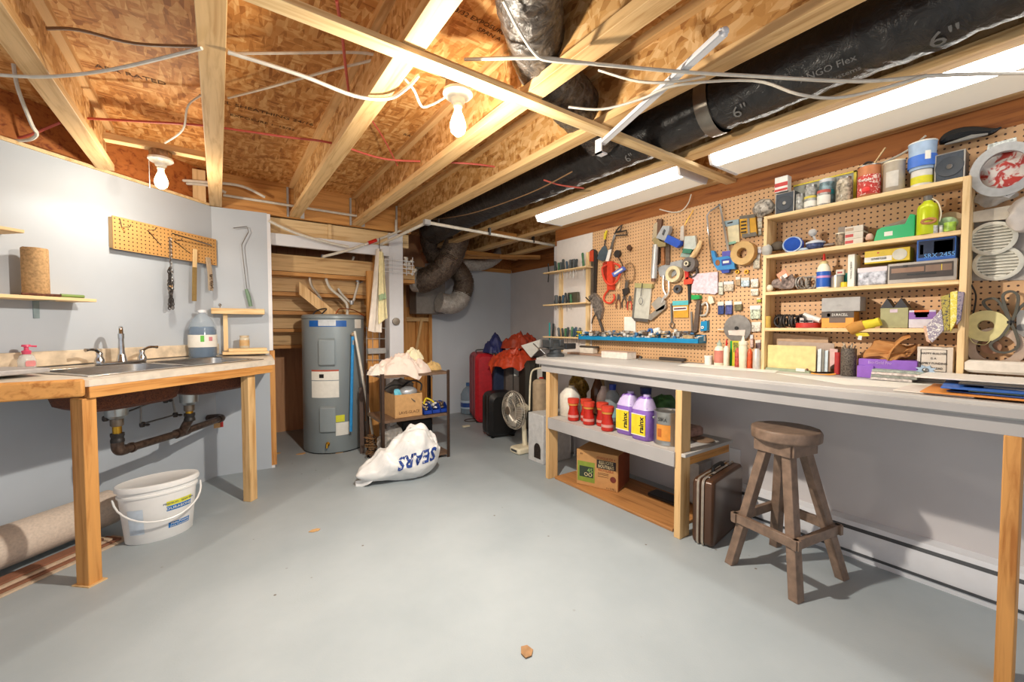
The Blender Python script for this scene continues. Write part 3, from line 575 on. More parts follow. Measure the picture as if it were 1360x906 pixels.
t=T('wire_hook_tool','long bent wire rod with a green handle hanging on the wall','hook',AY(334,408,3.99))
t.part('rod',MB().tube([AY(u,v,3.99) for u,v in ((310,303),(328,301),(330,308),(321,325),(323,345),(328,385))],.004,6),STEEL)
t.part('handle',MB().tube([AY(327,384,3.985),AY(330,394,3.985),AY(333,407,3.985)],[.012,.016,.014],10),P('green_handle','6f8a72',.4))
t=T('wooden_bracket','small pine frame fixed to the left wall behind the blue jug','bracket',(.1,3.98,1.0))
t.part('top_rail',MB().bb((-.045,3.94,1.30),(.31,4.0,1.345)),PINEL,bev=.003); t.part('post',MB().bb((.03,3.99,1.01),(.06,4.015,1.30)),PINEL); 
p=AY(292,405,3.95); one('screw_ball','small shiny metal knob standing on the wooden bracket','knob',MB().ball(p,.012,10,7).tube([p,(p.x,p.y,1.346)],.004,6),CHROME)
t=T('wall_shelf','pine wall shelf on a grey steel bracket with brushes on it','shelf',L(-1.3,.1,1.34),LANG)
t.part('shelf_board',lbox(MB(),-2.3,-.905,.003,.17,1.340,1.357),PINEL,bev=.002)
t.part('bracket',lbox(MB(),-1.085,-1.06,.001,.006,1.245,1.339).prism([L(-1.085,.001,1.337),L(-1.06,.001,1.337),L(-1.06,.12,1.337),L(-1.085,.12,1.337)],(0,0,.003)),P('zinc','8fa1a6',.4,.6),label='blue grey steel bracket')
t=T('wall_shelf','upper pine wall shelf at the left edge of the photo','shelf',L(-1.5,.1,1.68),LANG)
t.part('shelf_board',lbox(MB(),-2.3,-1.19,.003,.15,1.668,1.684),PINEL,bev=.002)
t.part('bracket',lbox(MB(),-1.42,-1.39,.001,.006,1.58,1.667),P('zinc','8fa1a6',.4,.6))
one('yellow_block','pale yellow block on the upper wall shelf','block',lbox(MB(),-1.5,-1.33,.02,.09,1.686,1.745),P('pale_yellow','d9c98a',.6),bev=.004)
t=T('roller_sleeve','tall brown textured sleeve roll standing on the wall shelf','roll',L(-1.15,.09,1.358))
sl=MB().lathe([(.047,0),(.05,.005),(.05,.245),(.047,.25),(.03,.25)],L(-1.12,.09,1.358),24); sl.v=[v+(noise.noise_vector(v*90)*.002) for v in sl.v]
t.part('sleeve',sl,plain('nap','b89468',.9,var=.15,ns=90,bp=.6))
t=T('paint_brush','dark brush with a green handle lying on the wall shelf','brush',L(-1.02,.13,1.358))
t.part('handle',MB().tube([L(-1.05,.14,1.368),L(-.95,.145,1.368)],.009,8),P('olive','6f8a45',.5)); t.part('bristles',MB().tube([L(-1.2,.13,1.366),L(-1.05,.14,1.366)],[.006,.008],8),P('brownbristle','5b3626',.8,var=.3,ns=90))
# bucket
bx,by=-.30,3.10
t=T('oval_bucket','white oval plastic pail with blue and yellow printed label under the counter','bucket',(bx,by,0),math.radians(14))
def oval(prof): return MB().lathe([(r_*.93,z_*1.04) for r_,z_ in prof],(0,0,0),40,None,.66)
WB=P('bucket_white','e9e8e6',.3,var=.01)
t.part('body',oval([(.155,0),(.162,.006),(.188,.25),(.196,.252),(.196,.262),(.19,.264),(.19,.29)]),WB,w=False)
t.part('lid',oval([(.203,.285),(.205,.30),(.2,.312),(.19,.314),(.185,.312),(0,.313)]),WB,w=False,label='white snap lid')
hp=[(.195*math.cos(a),.66*.2*math.sin(a)-.02*abs(math.sin(a)),.26-.13*abs(math.sin(a))**1.0) for a in [math.pi+math.pi*k/16 for k in range(17)]]
t.part('handle',MB().tube(hp,.005,8),WB,w=False)
def ovalpatch(a0,a1,z0,z1,off=.0015):
    vs=[];fs=[];n=14
    for k in range(n+1):
        a=a0+(a1-a0)*k/n
        for z in (z0,z1): r=.93*(.162+(.188-.162)*(z-.006)/.25)+off; vs.append((r*math.cos(a),.66*r*math.sin(a),z))
    for k in range(n): fs.append((2*k,2*k+2,2*k+3,2*k+1))
    return MB().add(vs,fs)
D=math.radians
t.part('label_band',ovalpatch(D(275),D(322),.19,.215),P('label_yellow','e0dc3c',.5),w=False); t.part('label_band',ovalpatch(D(275),D(322),.16,.187),P('label_blue','1b6db3',.5),w=False)
t.part('label_band',ovalpatch(D(278),D(320),.06,.09),P('label_blue','1b6db3',.5),w=False); t.part('label_panel',ovalpatch(D(212),D(240),.06,.2),P('label_pale','c3cfdc',.6),w=False)
def ovaltext(s_,ang,z,size,mat,off=.003):
    mb=text(s_,size,(0,0,0),(1,0,0),(0,1,0),.0003); r=.93*(.162+(.026)*(z/.25))+off
    mb.v=[Vector(((r+v.z)*math.cos(ang+v.x/(r*.8)),.66*(r+v.z)*math.sin(ang+v.x/(r*.8)),z+v.y)) for v in mb.v]; t.part('printing',mb,mat,w=False)
ovaltext('PREMIUM - SEAM SEAL',D(298),.202,.014,P('ink_dark','2b4a6a',.5)); ovaltext('DURABOND',D(298),.173,.02,PAPER); ovaltext('Multi-Purpose',D(299),.082,.014,PAPER); ovaltext('Joint Compound',D(299),.068,.012,PAPER)
# carpet roll and boards
t=T('carpet_roll','long rolled beige rug lying against the left wall under the counter','rug',L(-1.5,.2,0),LANG)
cr=MB(); c=[L(-2.6,.15,.135),L(-.86,.15,.135)]; cr.tube([c[0].lerp(c[1],k/30) for k in range(31)],.10,28); t.part('roll',cr,plain('rug_beige','d2c1b1',.95,var=.06,ns=90,bp=.4))
sp=[]; 
for k in range(40): a=k*.45; r=.012+.0022*k; sp.append(L(-.855,.15+r*math.cos(a),.135+r*math.sin(a)))
t.part('roll_end',MB().tube(sp,.003,4),P('rug_edge','7d5c48',.9))
for i in range(4):
    one('loose_board',('lowest','second lowest','third','topmost')[i]+' long thin board stacked on the floor before the rolled rug','board',lbox(MB(),-2.5,-.93-.03*i,.265-.02*i*0,.385-.018*i,.001+.011*i,.0105+.011*i),(P('board_pale','cbb399',.7,ns=60) if i%2==0 else P('board_brown','8d5f48',.7)),'boards in front of the rolled rug')
# ================================================================ WATER HEATER CORNER
hx,hy,hr=.935,4.40,.285
t=T('water_heater','tall grey cylindrical water heater standing in the closet opening','water heater',(hx,hy,0))
GH=P('heater_grey','8f989b',.35,.2,var=.02,ns=3)
t.part('tank',MB().lathe([(hr-.004,.012),(hr,.02),(hr,1.27),(hr-.006,1.275)],(hx,hy,0),48),GH)
t.part('top_cap',MB().lathe([(hr-.002,1.275),(hr+.004,1.28),(hr+.004,1.30),(hr-.01,1.315),(0,1.33)],(hx,hy,0),48),GH)
t.part('base_ring',MB().lathe([(hr-.01,0),(hr-.01,.012)],(hx,hy,0),32),BLK)
hv=math.atan2(-hy,-hx)              # angle facing the camera side
def hang(u):                         # angle on the tank surface for a pixel column
    d=ray(u,500); d2=Vector((d.x,d.y)); a=d2.dot(d2); b=-2*(d2.x*hx+d2.y*hy); c=hx*hx+hy*hy-hr*hr; D=b*b-4*a*c; k=(-b-math.sqrt(max(D,0)))/(2*a)
    return math.atan2(d2.y*k-hy,d2.x*k-hx)
def hz(v): return H-(v-434)/550*3.93
def hpatch(u0,u1,v0,v1,r,th=.0,n=10):
    a0,a1=hang(u0),hang(u1); mb=MB(); vs=[];fs=[]; z0,z1=hz(v1),hz(v0)
    for k in range(n+1):
        a=a0+(a1-a0)*k/n
        for rr_,z in ((hr,z0),(r,z0+th),(r,z1-th),(hr,z1)): vs.append((hx+rr_*math.cos(a),hy+rr_*math.sin(a),z))
    for k in range(n):
        for j in range(3): fs.append((4*k+j,4*k+4+j,4*k+5+j,4*k+1+j))
    fs+=[(0,1,2,3),(4*n,4*n+3,4*n+2,4*n+1)]; return mb.add(vs,fs)
for v0,v1 in ((449,486),(538,574)): 
    t.part('access_panel',hpatch(425,445,v0,v1,hr+.022,.018),GH,bev=.003)
t.part('logo_band',hpatch(412,461,426,434,hr+.002),P('heater_blue','1c5aa6',.4),label='blue band around the top'); t.part('logo_plate',hpatch(424,447,425,433,hr+.004),P('heater_silver','c8ccd0',.3),label='small silver plate')
t.part('warning_label',hpatch(414,450,492,504,hr+.0015),PAPER,label='white safety label'); t.part('warning_label',hpatch(414,450,505,527,hr+.0015),PAPER,label='white instruction label')
t.part('label_stripe',hpatch(414,450,490.5,492.5,hr+.002),P('stripe_red','b5543f',.5)); t.part('label_mark',hpatch(424,430,496,501,hr+.002),BLK)
t.part('energy_label',hpatch(445,457,551,560,hr+.0015),P('label_y','d6d438',.5),label='small yellow label'); t.part('energy_label',hpatch(445,463,561,578,hr+.0015),PAPER,label='white square label'); t.part('rating_label',hpatch(472,480,424,436,hr+.0015),PAPER)
a=hang(434); dv=Vector((math.cos(a),math.sin(a),0)); p=Vector((hx,hy,hz(588)))+dv*hr
t.part('drain_valve',MB().tube([p,p+dv*.03,p+dv*.035-UZ*.03],.012,10).lathe([(.02,-.004),(.02,.004)],(0,0,0),10,Matrix.Translation(p+dv*.002)@dv.to_track_quat('Z','Y').to_matrix().to_4x4()),BRASS)
def AYp(l,y): return [AY(a,b,y) for a,b in l]
t=T('heater_pipes','tangle of white and copper water pipes above the water heater','pipes',(.95,4.35,1.32))
hp=lambda nm,l,y,r,m,lb=None: t.part(nm,MB().tube(ctr(AYp(l,y),4),r,8),m,label=lb)
hp('pipe',[(429,341),(432,365),(438,382),(453,395),(461,405),(461,420)],4.35,.013,PVCW); hp('pipe',[(422,347),(412,365),(414,380),(425,395),(430,410)],4.35,.013,P('braid','b9ab9a',.4,.5))
hp('pipe',[(424,349),(459,366),(475,372),(472,390),(467,402),(455,392),(449,383)],4.38,.012,PVCW); hp('pipe',[(470,341),(461,366)],4.38,.011,PVCW); hp('pipe',[(492,368),(473,378)],4.4,.01,STEEL)
hp('pipe',[(429,341),(460,333),(484,325),(503,320)],4.04,.012,PVCW); hp('copper_line',[(446,417),(452,410),(470,412),(484,420)],4.3,.005,P('copper','b8653a',.35,1),'thin copper line'); hp('cable',[(412,424),(420,413),(434,410),(427,418),(433,424)],4.25,.006,BLK)
for u,v in ((429,341),(422,348),(459,366),(475,372),(467,402)): t.part('fitting',MB().lathe([(.017,-.02),(.02,0),(.017,.02)],AY(u,v,4.36),10),GALV)
hp('pipe',[(357,293),(375,302),(400,312),(435,322),(463,328)],4.0,.012,PVCW); t.part('vacuum_valve',MB().tube(AYp([(419,395),(429,405)],4.33),.024,12),P('valve_blue','7f9fb8',.4),label='pale blue sleeve on the pipe')
t=T('overhead_pipe','thin pipe with a red valve running over the towels to the post','pipe',(1.4,4.0,2.0))
t.part('pipe_run',MB().tube([AY(484,325,4.02),AY(513,314,4.02),AY(540,303,4.02)],.011,8),PVCW); t.part('red_valve',MB().tube([AY(489,323,4.02),AY(500,319,4.02)],.017,8),RED); t.part('hook',MB().tube(AYp([(504,316),(504,335)],4.0),.004,5),DSTEEL)
t.part('drop',MB().tube(AYp([(526,292),(526,311)],4.02),.011,8),PVCW)
t=T('white_post','square white painted post beside the hanging towels','post',(1.47,4.17,0))
t.part('post',MB().bb((1.40,4.10,0),(1.545,4.25,2.135)),WHITE,bev=.004)
p=AY(526,427,4.08); t.part('outlet',MB().lathe([(.034,-.02),(.038,0),(.036,.016),(.015,.02)],(0,0,0),16,Matrix.Translation(p)@Matrix.Rotation(math.pi/2,4,'X')),P('outlet_metal','8f8578',.4,.5),label='round metal outlet on the post')
# towels
def sheet(l,y,thick,amp,fr,seed=0,n=18):
    top0,top1,bot0,bot1=l; vs=[];fs=[];m=16
    for i in range(n+1):
        for j in range(m+1):
            a=AY(*top0,y).lerp(AY(*bot0,y),i/n); b=AY(*top1,y).lerp(AY(*bot1,y),i/n); p=a.lerp(b,j/m)
            p.y+=amp*math.sin(j/m*fr+seed+.4*i/n)+.01*noise.noise(p*9)-.03*(i/n); p.z+=.012*noise.noise(p*14) if i==n else 0; vs.append(p)
    for i in range(n):
        for j in range(m): a=i*(m+1)+j; fs.append((a,a+1,a+m+2,a+m+1))
    N=len(vs); vs+= [v+Vector((0,thick,0)) for v in vs]; fs+=[tuple(k+N for k in f[::-1]) for f in fs]
    for i in range(n): a=i*(m+1); fs+=[(a,a+m+1,a+m+1+N,a+N),(a+m,a+m+N,a+2*m+1+N,a+2*m+1)]
    for j in range(m): b=n*(m+1)+j; fs+=[(j,j+N,j+1+N,j+1),(b,b+1,b+1+N,b+N)]
    return MB().add(vs,fs)
one('hanging_towel','long white towel hanging from the overhead pipe','towel',sheet(((500,330),(507,331),(488,440),(505,442)),3.98,.01,.02,11),CLOTH)
t=T('striped_towel','yellow and white striped towel hanging beside the white post','towel',AY(508,430,3.97))
t.part('cloth',sheet(((504,333),(510,336),(502,430),(514,422)),3.95,.008,.015,7,1),P('cream_cloth','e6d9a8',.9)); t.part('stripe',sheet(((503.5,392),(511.5,388),(503,400),(512.5,396)),3.925,.008,.006,7,1,4),P('green_stripe','9bb08a',.9),label='pale green stripe')
t=T('wire_basket','white wire rack fixed across the post below the looped ducts','rack',AY(530,352,4.02))
wm=MB()
for v in (344,349,354,360): wm.tube([AY(509,v,4.05),AY(550,v+4,4.02)],.0035,5)
for u in (512,522,540,548): wm.tube([AY(u,342,4.04),AY(u,366,4.04)],.0035,5)
t.part('wires',wm,WHITE); 
cl=MB()
for k in range(14): cl.ball(AY(543+random.uniform(-6,10),350+random.uniform(-9,14),4.06+random.uniform(0,.05)),random.uniform(.012,.022),8,5)
t.part('plastic_clips',cl,P('clip_white','d3cbbd',.5),stuff=True)
t=T('wire_basket','white wire basket on the stud between heater and post','rack',AY(500,465,4.1))
wm=MB()
for v in (436,450,464,478): wm.tube([AY(486,v,4.12),AY(512,v,4.12)],.0035,5)
for u in (487,495,504,512): wm.tube([AY(u,434,4.12),AY(u,482,4.12)],.003,5)
wm.bb(AY(489,463,4.1),AY(511,469,4.14)); t.part('wires',wm,P('wire_grey','a8a6a3',.4,.3))
one('wall_stud','pine stud behind the wire basket, right of the heater','stud',MB().bb((1.20,4.15,0),(1.30,4.2,1.75)),PINEO)
# poles
t=T('blue_pole','bright blue pole with a round knob leaning on the water heater','pole',AY(466,573,4.06))
t.part('shaft',MB().tube([AY(468.5,447,4.085),AY(466,573,4.06)],.014,12),P('pole_blue','2f8fd0',.35)); t.part('knob',MB().ball(AY(469,444,4.085),.022,12,8),P('knob_brown','a08a72',.4)); t.part('ferrule',MB().tube([AY(469,452,4.084),AY(469,458,4.083)],.017,12),STEEL)
t=T('white_pole','slim white pole leaning between the heater and the rack','pole',AZ(499,600,0))
t.part('shaft',MB().tube([AY(471,440,4.07),AZ(499,600,.01)],.012,10),PVCW)
one('dark_plank','narrow dark plank leaning behind the rack leg','plank',MB().prism([AY(477,515,4.05),AY(482,515,4.05),AY(484,606,3.98),AY(479,606,3.98)],(0,.015,0)),P('dark_plank','5b4a42',.6))
# ---------------------------------------------------------------- rack
RK=P('rack_brown','4a392f',.45,.4,var=.1); RKS=P('rack_shelf','7d6450',.5,.3,var=.1)
t=T('metal_rack','small brown metal shelving rack with rags on top','rack',(1.405,3.64,0))
for x in (1.09,1.72):
    for y in (3.42,3.86):
        sx=1 if x<1.4 else -1; sy=1 if y<3.6 else -1
        t.part('leg',MB().bb((x,y,0),(x+sx*.028,y+sy*.003,.805)).bb((x,y,0),(x+sx*.003,y+sy*.028,.805)),RK)
for z in (.79,.41,.05):
    t.part('shelf',MB().bb((1.093,3.423,z-.022),(1.717,3.426,z)).bb((1.093,3.854,z-.022),(1.717,3.857,z)).bb((1.093,3.423,z-.022),(1.096,3.857,z)).bb((1.714,3.423,z-.022),(1.717,3.857,z)).bb((1.093,3.423,z-.003),(1.717,3.857,z)),RKS)
def ragpile(c,r,seed,fold=1.0,seg=110,rings=64,lowf=.98):
    c=Vector(c)
    def fn(v):
        d=(v-c); k=Vector((d.x/r[0],d.y/r[1],d.z/r[2])); q=k*2.3+Vector((seed,0,0))
        n_=Vector((d.x/r[0]**2,d.y/r[1]**2,d.z/r[2]**2)).normalized(); am=fold*min(min(r)*.55,.045); a_=v*7.5+Vector((seed,seed*2,0)); wv=noise.noise_vector(a_*.5)*1.6
        rd=abs(noise.noise(Vector((a_.x,a_.y,a_.z*1.4))+wv)); rd2=abs(noise.noise(a_*2.3+wv*1.4+Vector((5,2,1))))
        p=c+d+n_*am*(1.7*(.22-rd)+.9*(.2-rd2)+.5*noise.noise(a_*.6)); lo=c.z-r[2]*lowf
        if p.z<lo+.012: p.z=lo+.012*math.exp((p.z-lo-.012)/.05)
        return p
    return MB().ball(c,r,seg,rings,fn)
def heap(c,rx,ry,h,seed,amp=.03,fr=8,rot=0,seg=130,rings=46,droop=0):
    # a cloth heap: folded upper surface over a rounded footprint, tucked in underneath
    c=Vector(c); vs=[];fs=[]; R_=Matrix.Rotation(rot,3,'Z')
    def surf(ro,th):
        e=1+.16*noise.noise(Vector((math.cos(th)*1.5+seed,math.sin(th)*1.5,seed)))+.07*noise.noise(Vector((math.cos(th)*5+seed,math.sin(th)*5,1)))
        x=rx*ro*e*math.cos(th); y=ry*ro*e*math.sin(th); p=Vector((x*fr,y*fr,seed*1.7)); w=noise.noise_vector(p*.6)*1.3
        a=1-2.2*abs(noise.noise(Vector((p.x+w.x,(p.y+w.y)*.55,seed)))); b=1-2.2*abs(noise.noise(Vector(((p.x+w.y)*1.1,(p.y+w.z)*2.1,seed+4)))); d=noise.noise(p*.5)
        dome=max(0,1-ro**2.2)**.85; c3=1-2.4*abs(noise.noise(Vector((p.x*2.2+w.z*1.5,p.y*1.6-w.x*1.5,seed+9)))); z=h*dome*(.75+.6*d)+amp*(1.1*a+.8*b+.45*c3)*(.45+.55*dome)*min(1,(1-ro)*5)+amp*.5*(1-ro)
        k=.012*noise.noise(p*1.7); return R_@Vector((x+k,y+k,max(.002,z)))
    vs.append(c+surf(0,0))
    for i in range(1,rings+1):
        ro=i/rings
        for k in range(seg):
            th=2*math.pi*k/seg; p=surf(ro,th)
            if i>rings-3: p.z*=(rings-i)/3*.8
            if droop and i>rings-6: p.z-=droop*((i-rings+6)/6)**2*max(0,noise.noise(Vector((th*2.2,seed,0)))*2)
            vs.append(c+p)
    base=len(vs)
    for k in range(seg): p=vs[base-seg+k]; q=c.lerp(p,.85); vs.append(Vector((q.x,q.y,c.z)))
    for k in range(seg):
        j=(k+1)%seg; fs.append((0,1+k,1+j))
        for i in range(rings): a=1+i*seg; b=a+seg; fs.append((a+k,b+k,b+j,a+j))
    fs.append(tuple(range(base,base+seg))); return MB().add(vs,fs)
g=[]
for i,(lab,u,v,rx,rz_,y,m) in enumerate((('wide heap of pale pink and white rags covering the rack top',534,492,.27,.15,3.60,P('rag_pink','e6d3c6',.9,var=.04,ns=9)),('crumpled cream cloth on top of the white rag heap',549,474,.09,.09,3.62,P('rag_cream','e8dcb8',.9)),('white rag drooping at the left end of the rack top',503,490,.09,.07,3.56,CLOTH),('yellowish rag at the right end of the rack top',575,484,.07,.075,3.66,P('rag_yellow','cfae74',.9)))):
    p=AY(u,v,y); p.z=.791 if i!=1 else .90
    one('rag',lab,'rag',heap(p,(.275,.10,.10,.085)[i],(.19,.09,.08,.08)[i],(.12,.08,.07,.06)[i],i*5+2.3,(.036,.022,.026,.024)[i],(11,15,15,16)[i],droop=.05 if i==0 else 0),m,smooth=60)
# cardboard box on middle shelf
a,b,c=AZ(517.6,556,.412),AZ(553.5,550,.412),AZ(495,549,.412)
d1=(b-a); d1.z=0; ln=d1.length; d1n=d1.normalized(); d2n=Vector((-d1n.y,d1n.x,0)); dep=.26
a=Vector((1.22,3.46,.412)); d1n=Vector((1,.02,0)).normalized(); d2n=Vector((-d1n.y,d1n.x,0)); ln=.25
def openbox(a,d1,ln,d2,dep,h,th=.004):
    mb=MB(); P4=lambda s_,q,z: a+d1*s_+d2*q+UZ*z
    def slabp(s0,s1,q0,q1,z0,z1): mb.prism([P4(s0,q0,z0),P4(s1,q0,z0),P4(s1,q1,z0),P4(s0,q1,z0)],(0,0,z1-z0))
    slabp(0,ln,0,dep,0,th); slabp(0,ln,0,th,th,h); slabp(0,ln,dep-th,dep,th,h); slabp(0,th,th,dep-th,th,h); slabp(ln-th,ln,th,dep-th,th,h); return mb
t=T('cardboard_box','open cardboard box of odds and ends on the rack middle shelf','box',a+d1n*ln/2+d2n*dep/2)
t.part('box_body',openbox(a,d1n,ln,d2n,dep,.20),CARD); t.part('printing',text('LAVE-GLACE',.034,a+d1n*.13+UZ*.04-d2n*.001,d1n,UZ),P('ink_brown','5a3a22',.6))
one('floor_sander_disc','round grey power tool head poking out of the rack cardboard box','tool',MB().ball(a+Vector((.14,.06,.21)),(.085,.06,.05),20,10),P('silvery','b5b8bb',.35,.5))
one('blue_rag','light blue crumpled rag in the rack cardboard box','rag',ragpile(a+Vector((.055,.07,.17)),(.05,.05,.07),9),P('rag_blue','6fc0d6',.8),smooth=70)
one('hose_coil','dark cable looping over the rack cardboard box','cable',MB().tube(ctr([a+Vector(q) for q in ((-.05,.12,.24),(.0,.08,.275),(.08,.10,.27),(.13,.16,.25),(.17,.12,.29),(.22,.1,.3),(.27,.07,.27),(.26,.06,.21))]),.007,6),BLK)
one('metal_rod','dark rod sticking out over the front of the rack cardboard box','tool',MB().tube([a+Vector((.09,.04,.21)),a+Vector((.18,-.012,.13))],.004,6),DSTEEL)
one('grey_bundle','grey folded fabric bundle behind the rack cardboard box','bundle',ragpile((1.36,3.72,.64),(.13,.08,.08),22,.6),P('grey_cloth','9b9186',.9),smooth=70)
BB=P('bin_blue','1d3f9a',.35)
for i,x in enumerate((1.485,1.565,1.645)):
    t=T('parts_bin',('left','middle','right')[i]+' small blue open parts bin on the rack middle shelf','bin',(x+.035,3.53,.412),group=None)
    y0,y1,z0=3.45,3.62,.412
    mb=MB(); mb.bb((x,y0,z0),(x+.072,y1,z0+.003)); mb.bb((x,y1-.003,z0),(x+.072,y1,z0+.085)); mb.bb((x,y0,z0),(x+.072,y0+.003,z0+.035))
    for xx in (x,x+.069): mb.prism([(xx,y0,z0),(xx,y1,z0),(xx,y1,z0+.085),(xx,y0+.06,z0+.085),(xx,y0,z0+.035)],(.003,0,0))
    t.part('bin_body',mb,BB)
    cm=MB()
    for k in range(22): cm.ball((x+random.uniform(.015,.057),y0+random.uniform(.02,.14),z0+random.uniform(.04,.095)),(random.uniform(.006,.016),random.uniform(.006,.014),random.uniform(.005,.013)),7,5)
    t.part('small_parts',cm,(P('parts_tan','c9b08a',.5,var=.4,ns=70),P('parts_white','d9d5cf',.5,var=.3,ns=70),P('parts_dark','7d6a55',.5,var=.5,ns=60))[i],stuff=True)
one('yellow_strap','yellow plastic strap curled over the blue bins','strap',MB().tube(ctr([(1.50,3.5,.50),(1.53,3.52,.545),(1.57,3.5,.53),(1.60,3.5,.505)]),.008,6),YEL)
one('black_case','black case standing under the rack between its rear legs','case',MB().rbox((1.50,3.72,.20),(.30,.16,.28),.02,3,0),BLK)
one('dried_bundle','tangled brown twine bundle on the floor at the left rack leg','bundle',MB().tube(ctr([(1.12+.05*math.cos(k*1.9)+.02*math.sin(k*5),3.80+.04*math.sin(k*2.3),.04+.006*k) for k in range(30)],3),.006,5),P('twine','7d5d3d',.9,var=.4,ns=60))
one('crumpled_bag','small clear crumpled plastic bag behind the big white bag','bag',ragpile((1.22,3.56,.16),(.12,.08,.17),31,.8),FILM,smooth=70)
# ---------------------------------------------------------------- carrier bag
BAGM=P('bag_white','e6e5e3',.35,var=.02)
cb=Vector((1.255,3.16,.0))
def bagfn(v):
    d=v-Vector((1.255,3.16,.185)); x=d.x/.22; 
    y,z=d.y,d.z+.185
    if x<0: k=(-x)**1.3; X=x*.22-.22*k; y=y*(1-.3*k); z=z*(1-.55*k); 
    else: X=x*.22
    n_=noise.noise(Vector((X*7,y*7,z*7))); n2=abs(noise.noise(Vector((X*3+z*10,y*12-z*6,z*4+5))))
    n3=abs(noise.noise(Vector((X*9+z*14,y*20,z*16-X*10)))); k=1+.30*(n2-.25)+.10*n_-.16*(n3-.2); k2=1+.18*(abs(noise.noise(Vector((X*14,y*9,z*7+2))))-.2); y*=k2; p=Vector((1.255+X*(1+.04*n_),3.16+y*k-.06*z,max(.001,z*k+.02*n_))); return p
bag=MB().ball((1.255,3.16,.185),(.22,.17,.205),72,40,bagfn)
t=T('plastic_bag','large white plastic store bag with blue lettering slumped on the floor','bag',(1.2,3.16,0))
hnd=MB()
for k in (0,1): hnd.strip(ctr([(.95,3.10+.04*k,.10),(.90,3.12+.03*k,.05),(.85,3.17,.02),(.82,3.19+.01*k,.012)],5),(0,.3,1),.05,.006)
bag_v=[v.copy() for v in bag.v]; bag_f=[tuple(f) for f in bag.f]
t.part('bag_body',bag,BAGM,smooth=70); t.part('handle_loops',hnd,BAGM)
bvh=BVHTree.FromPolygons(bag_v,bag_f)
tx=text('SEARS',.142,(0,0,0),(1,0,0),(0,1,0),0,bold=.004)
me=tx.mesh('t',BAGM); bm=bmesh.new(); bm.from_mesh(me); bmesh.ops.triangulate(bm,faces=bm.faces); bmesh.ops.subdivide_edges(bm,edges=[e for e in bm.edges if e.calc_length()>.012],cuts=2)
bm.verts.ensure_lookup_table(); vs=[];ok=[]
org=Vector((1.15,2.7,.28)); vdir=Vector((.25,.92,-.28)).normalized(); rr_=Vector((-1,0.15,-.16)).normalized(); uu_=Vector((-.16,0,-1)).normalized()
for v in bm.verts:
    o=org+rr_*v.co.x*.78+uu_*v.co.y; h=bvh.ray_cast(o,vdir); 
    vs.append((h[0]+h[1]*.003) if h[0] else None)
tf=[tuple(v.index for v in f.verts) for f in bm.faces if all(vs[v.index] is not None for v in f.verts)]
tm=MB(); tm.v=[v if v is not None else Vector((1.25,3.16,.1)) for v in vs]; tm.f=tf; bm.free()
t.part('lettering',tm,P('ink_blue','27458f',.5),smooth=False,label='blue capital letters upside down')
# ---------------------------------------------------------------- luggage corner
t=lathe_thing('water_jug','clear water jug with a blue cap and label by the back corner','jug',[('jug_body',[(.09,0),(.105,.012),(.105,.12),(.1,.13),(.105,.14),(.105,.27),(.07,.34),(.03,.37),(.027,.40)],P('jug_clear','9db2c4',.1,alpha=.5,var=.03)),('cap',[(.032,.385),(.032,.425),(0,.427)],P('cap_blue','41689a',.4)),('band_label',[(.1065,.08),(.1065,.19)],P('label_lightblue','b9cbdd',.4)),('logo',[(.1073,.10),(.1073,.16)],P('logo_navy','2b4a8f',.4),20)],tuple(AZ(622,549,0)))
def suitcase(label,c,d,mat,rz=0,ax=0,name='suitcase',handle=True,tag=False):
    t=T(name,label,'suitcase',(c[0],c[1],c[2]),math.radians(rz))
    t.part('shell',MB().rbox((0,0,d[2]/2),d,min(d)*.3,4,ax),mat,w=False)
    z=MB(); o=ax; other=1-ax
    pts=[]; hw=d[other]/2+.002
    for q in (-.18,.18):
        s_=MB(); 
        if ax==0: z.bb((-0+q*d[0]-.004,-d[1]/2-.003,.03),(q*d[0]+.004,-d[1]/2+.002,d[2]-.03))
        else: z.bb((-d[0]/2-.003,q*d[1]-.004,.03),(-d[0]/2+.002,q*d[1]+.004,d[2]-.03))
    t.part('zip',z,BLK if mat is not BLK else DGREY,w=False)
    if handle: t.part('handle',MB().tube(ctr([(-.07,0,d[2]-.005),(-.065,0,d[2]+.03),(.065,0,d[2]+.03),(.07,0,d[2]-.005)],4),.009,8),DGREY,w=False)
    for sx in (-1,1): t.part('foot',MB().box((sx*d[0]*.35,-d[1]*.3,-.004),(.03,.03,.012)),BLK,w=False)
    if tag: t.part('luggage_tag',MB().bb((-.04,-d[1]/2-.012,d[2]-.2),(.02,-d[1]/2-.004,d[2]-.08)).tube([(-.01,-d[1]/2-.008,d[2]-.08),(-.01,-d[1]/2,d[2])],.003,5),PAPER,w=False,label='white luggage tag')
    return t
def sp_(u,v): q=AZ(u,v,0); return (q.x,q.y,.01)
suitcase('bright red suitcase standing upright beside the clear water jug',sp_(640,557),(.25,.5,.86),P('case_red','b3202a',.45,var=.08),-20,1)
suitcase('navy blue suitcase squeezed between red and grey suitcases',sp_(663,561),(.2,.22,.82),P('case_navy','26324f',.6),-15,1,handle=False)
suitcase('grey suitcase with white luggage tags under the red coats',sp_(683,563),(.26,.24,.80),P('case_grey','6b625c',.6),-20,0,tag=True)
suitcase('olive black suitcase behind the fan with a red patch',sp_(711,569),(.34,.28,.80),P('case_olive','35322b',.6),-15,0,tag=True)
suitcase('small black bag standing in front of the red suitcase',sp_(664,578),(.34,.26,.48),BLK,-10,1,handle=False)
def cp_(u,v,d): 
    dd=ray(u,v); return Vector((0,0,H))+dd*d
COATR=P('coat_red','a23c24',.45,var=.12,ns=14)
